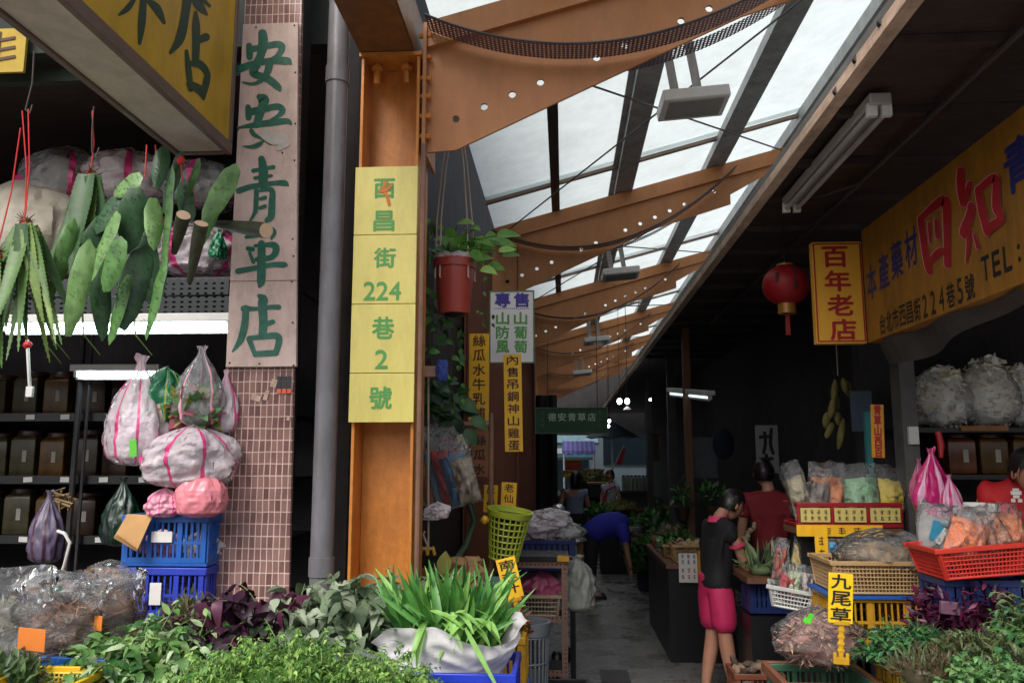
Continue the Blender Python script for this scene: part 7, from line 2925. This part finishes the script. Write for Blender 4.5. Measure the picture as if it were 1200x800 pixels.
put(b, 'canopy_cloth', [mt('lilac', '8a86c8', .7, .1, transl=.4), mt('lilac_deep', '6a68b0', .7, .1, transl=.4)], t)
for xa in (0, .95):
    b = B()
    b.tube([(xa, 26.35, 0), (xa, 26.35, 2.1)], .03, 8)
    put(b, 'pole', GALV, t)
t = thing('umbrella', 'dark market umbrella at the far end under daylight', 'umbrella', (1.45, 25, 0))
b = B()
n = 16
vs = [V((1.45, 25, 2.95))] + [V((1.45 + .85 * math.cos(2 * pi * i / n), 25 + .85 * math.sin(2 * pi * i / n), 2.42 + (.05 if i % 2 else 0))) for i in range(n)]
b.add(vs, [(0, i + 1, (i + 1) % n + 1) for i in range(n)])
put(b, 'canopy_cloth', mt('umbrella_navy', '2a3040', .7), t)
b = B()
b.tube([(1.45, 25, 0), (1.45, 25, 2.93)], .025, 8)
put(b, 'pole', GALV, t)
t = thing('market_flag', 'red and white flag slanting in front of the far umbrella', 'flag', at(724, 545, 21))
b = B()
q0, q1 = at(719, 548, 21), at(731, 522, 21)
b.tube([q0, q1], .016, 6)
put(b, 'pole', WHITE, t)
b = B()
b.prism([at(722, 543, 21), at(728, 545, 21), at(733, 526, 21), at(728, 524, 21)], (0, .02, 0))
put(b, 'cloth', mt('flag_red', 'c01f38', .7), t)
b = B()
b.bb((-14, 27.9, 2.62), (16, 28.2, 9))
put(b, 'added_cross_wall', BLACKW, label='dark cross wall added to darken the gap over the far alley mouth', cat='wall')  # added wall, darkens the bright gap above the far alley mouth
# counter with glass jars, red goods, yellow and red boxes
t = thing('market_counter', 'far right counter in the daylight with a reddish front', 'counter', (1.4, 18, 0))
b = B()
b.bb((.95, 17, .003), (2.2, 19.2, .75))
put(b, 'front', mt('counter_red', '6a3020', .7, .3), t)
b = B()
b.bb((.93, 16.98, .753), (2.22, 19.22, .8))
put(b, 'counter_top', WOODB, t)
for i in range(7):
    c = at(731 + 4.6 * i, 573, 17.3)
    t = thing('glass_jar', 'tall pale jar in the row on the far right counter', 'jar', (c.x, 17.3, 1.15), 'jars on the far counter')
    b = B()
    b.lathe([(.04, 0), (.042, .01), (.042, .25), (.03, .28)], (c.x, 17.3, 1.15), 12)
    put(b, 'body', mt('far_jar', '8f958a', .3, .2), t)
    b = B()
    b.lathe([(.034, .28), (.034, .31), (0, .31)], (c.x, 17.3, 1.15), 10)
    put(b, 'lid', mt('jar_lid', '6e1f1a'), t)
b = B()
b.bb((at(726, 574, 17.2).x, 17.15, 1.1), (at(764, 574, 17.2).x, 17.5, 1.148))
b.bb((at(728, 574, 17.2).x, 17.2, .803), (at(762, 574, 17.2).x, 17.45, 1.098))
put(b, 'jar_stand', DARKST, label='dark stand lifting the row of pale jars', cat='stand')
heap('herb_heap', 'green leaves spread along the far right counter', 748, 590, (.45, .6, .18), 18, [leafm('far_green', '47683a', .3), VN[0]], 500, .12, .05, 61)
heap('herb_heap', 'yellowish bunches lying before the green leaves on the far counter', 728, 595, (.25, .3, .1), 16.9, [leafm('far_yellow', '8a8a48', .3)], 150, .15, .03, 62)
for i, (px, py, Y, d_, col, lab) in enumerate(((672, 545, 20, (.34, .3, .2), 'a5301e', 'red box with yellow lid behind the woman in grey'), (667, 556, 20, (.3, .3, .12), 'b88a2c', 'amber box under the red box at the far end'), (700, 575, 19, (.4, .4, .3), '23262c', 'dark box behind the small far shopper'), (696, 556, 22, (.5, .4, .2), '565a3c', 'olive sack pile at the far stall'))):
    q = at(px, py, Y)
    t = thing('goods_box', lab, 'box', q, 'boxes at the far stalls')
    b = B()
    b.box(q, d_)
    put(b, 'box_body', mt('box_' + col, col, .6, .2), t, bev=.02)
    b = B()
    b.box(q + V((0, 0, d_[2] / 2 + .025)), (d_[0] + .04, d_[1] + .04, .05))
    put(b, 'lid', mt('box_lid', '9a8040', .6), t, bev=.01)
t = thing('stall_table', 'far stall table of mixed goods behind the woman in grey', 'table', (.2, 20, 0))
b = B()
b.bb((-.5, 19.5, .9), (1.0, 22.5, .96))
put(b, 'table_top', WOODB, t)
b = B()
b.bb((-.45, 19.6, .003), (.95, 22.4, .897))
put(b, 'base', BLACKP, t)
heap('herb_heap', 'mixed dull goods heaped on the far stall table', 695, 566, (.5, .6, .3), 20.5, [leafm('far_green', '47683a'), STRAW[1], leafm('far_yellow', '8a8a48')], 400, .14, .06, 63)
# small far shopper in white with red strap
J, f, x, k = stand(-.6, -1, 1.55)
t, JJ, sh = person('small far shopper in white with a red bag at the end of the alley', (.95, 17.2, 0), J, V((0, 0, 1.46)), f, V((0, 0, 1)), mt('white_shirt', 'b9bcc8', .8, .1), mt('dark_trousers', '191a20'), BLACKP, .5, None, 1.9, .95, .03, False)
b = B()
b.tube([JJ['sl'] + f * .08, JJ['chest'] + f * .15, JJ['pelvis'] + f * .16 + x * .1], .02, 6)
b.ball(JJ['pelvis'] + f * .14 + x * .1 - V((0, 0, .1)), (.1, .06, .12))
put(b, 'red_bag', mt('flag_red', 'c01f38'), t)
# bulbs
for i, (px, py, Y, lab) in enumerate(((726, 470, 13.5, 'left of the two bright bulbs under the far end of the eave'), (735, 470, 13.6, 'right of the two bright bulbs under the far end of the eave'), (714, 493, 16, 'upper small lit bulb right of the green sign'), (713, 499, 16.2, 'lower small lit bulb right of the green sign'), (762, 468, 12.0, 'tiny bulb farther right under the dark eave'))):
    q = at(px, py, Y)
    t = thing('light_bulb', lab, 'bulb', q, 'bulbs in the far passage')
    b = B()
    r = (.04, .04, .028, .028, .018)[i]
    b.ball(q, (r, r, r * 1.25))
    put(b, 'glass', BULB, t)
    b = B()
    b.tube([q + V((0, 0, r)), q + V((0, 0, r + .06))], .018, 8)
    b.tube([q + V((0, 0, r + .06)), (q.x, q.y, zr(q.x) if q.x < 1.15 else 3.28)], .004, 5)
    put(b, 'socket', BLACKP, t)
t = thing('lamp_shade', 'white dish lamp under the two bright bulbs', 'lamp', at(735, 479, 13.5))
q = at(735, 480, 13.6)
b = B()
b.lathe([(.02, .05), (.07, 0), (.072, 0), (.022, .055)], q, 18)
put(b, 'dish', WHITE, t)
b = B()
b.tube([q + V((0, 0, .05)), (q.x, q.y, 3.28 if q.x > 1.15 else zr(q.x))], .004, 5)
put(b, 'wire', DARKST, t)
tubelamp(at(786, 461, 10.5), at(832, 466, 8.6), 'dim tube added for the reflected glow under the dark passage eave', .05, .012, 1)  # added tube in place of a reflected glow

# ---------------------------------------------------------------- floor details
b = B()
rg = random.Random(77)
for i in range(70):
    x, y = rg.uniform(-.2, 1.3), rg.uniform(5.2, 16)
    b.cur = rg.randrange(2)
    leaf(b, V((x, y, .006)), V((rg.uniform(-1, 1), rg.uniform(-1, 1), .05)), V((0, 0, 1)), rg.uniform(.03, .09), rg.uniform(.015, .04), 2, .15, .15)
put(b, 'leaf_litter', [FG[2], STRAW[1]], label='scraps of leaf and stem scattered on the alley floor', cat='litter', kind='stuff')
b = B()
b.bb((.28, 6.9, .001), (.52, 7.3, .006))
for i in range(9):
    b.bb((.295 + .024 * i, 6.93, .007), (.305 + .024 * i, 7.27, .010))
put(b, 'drain_cover', DARKST, label='dark iron drain grate in the alley floor', cat='drain cover')
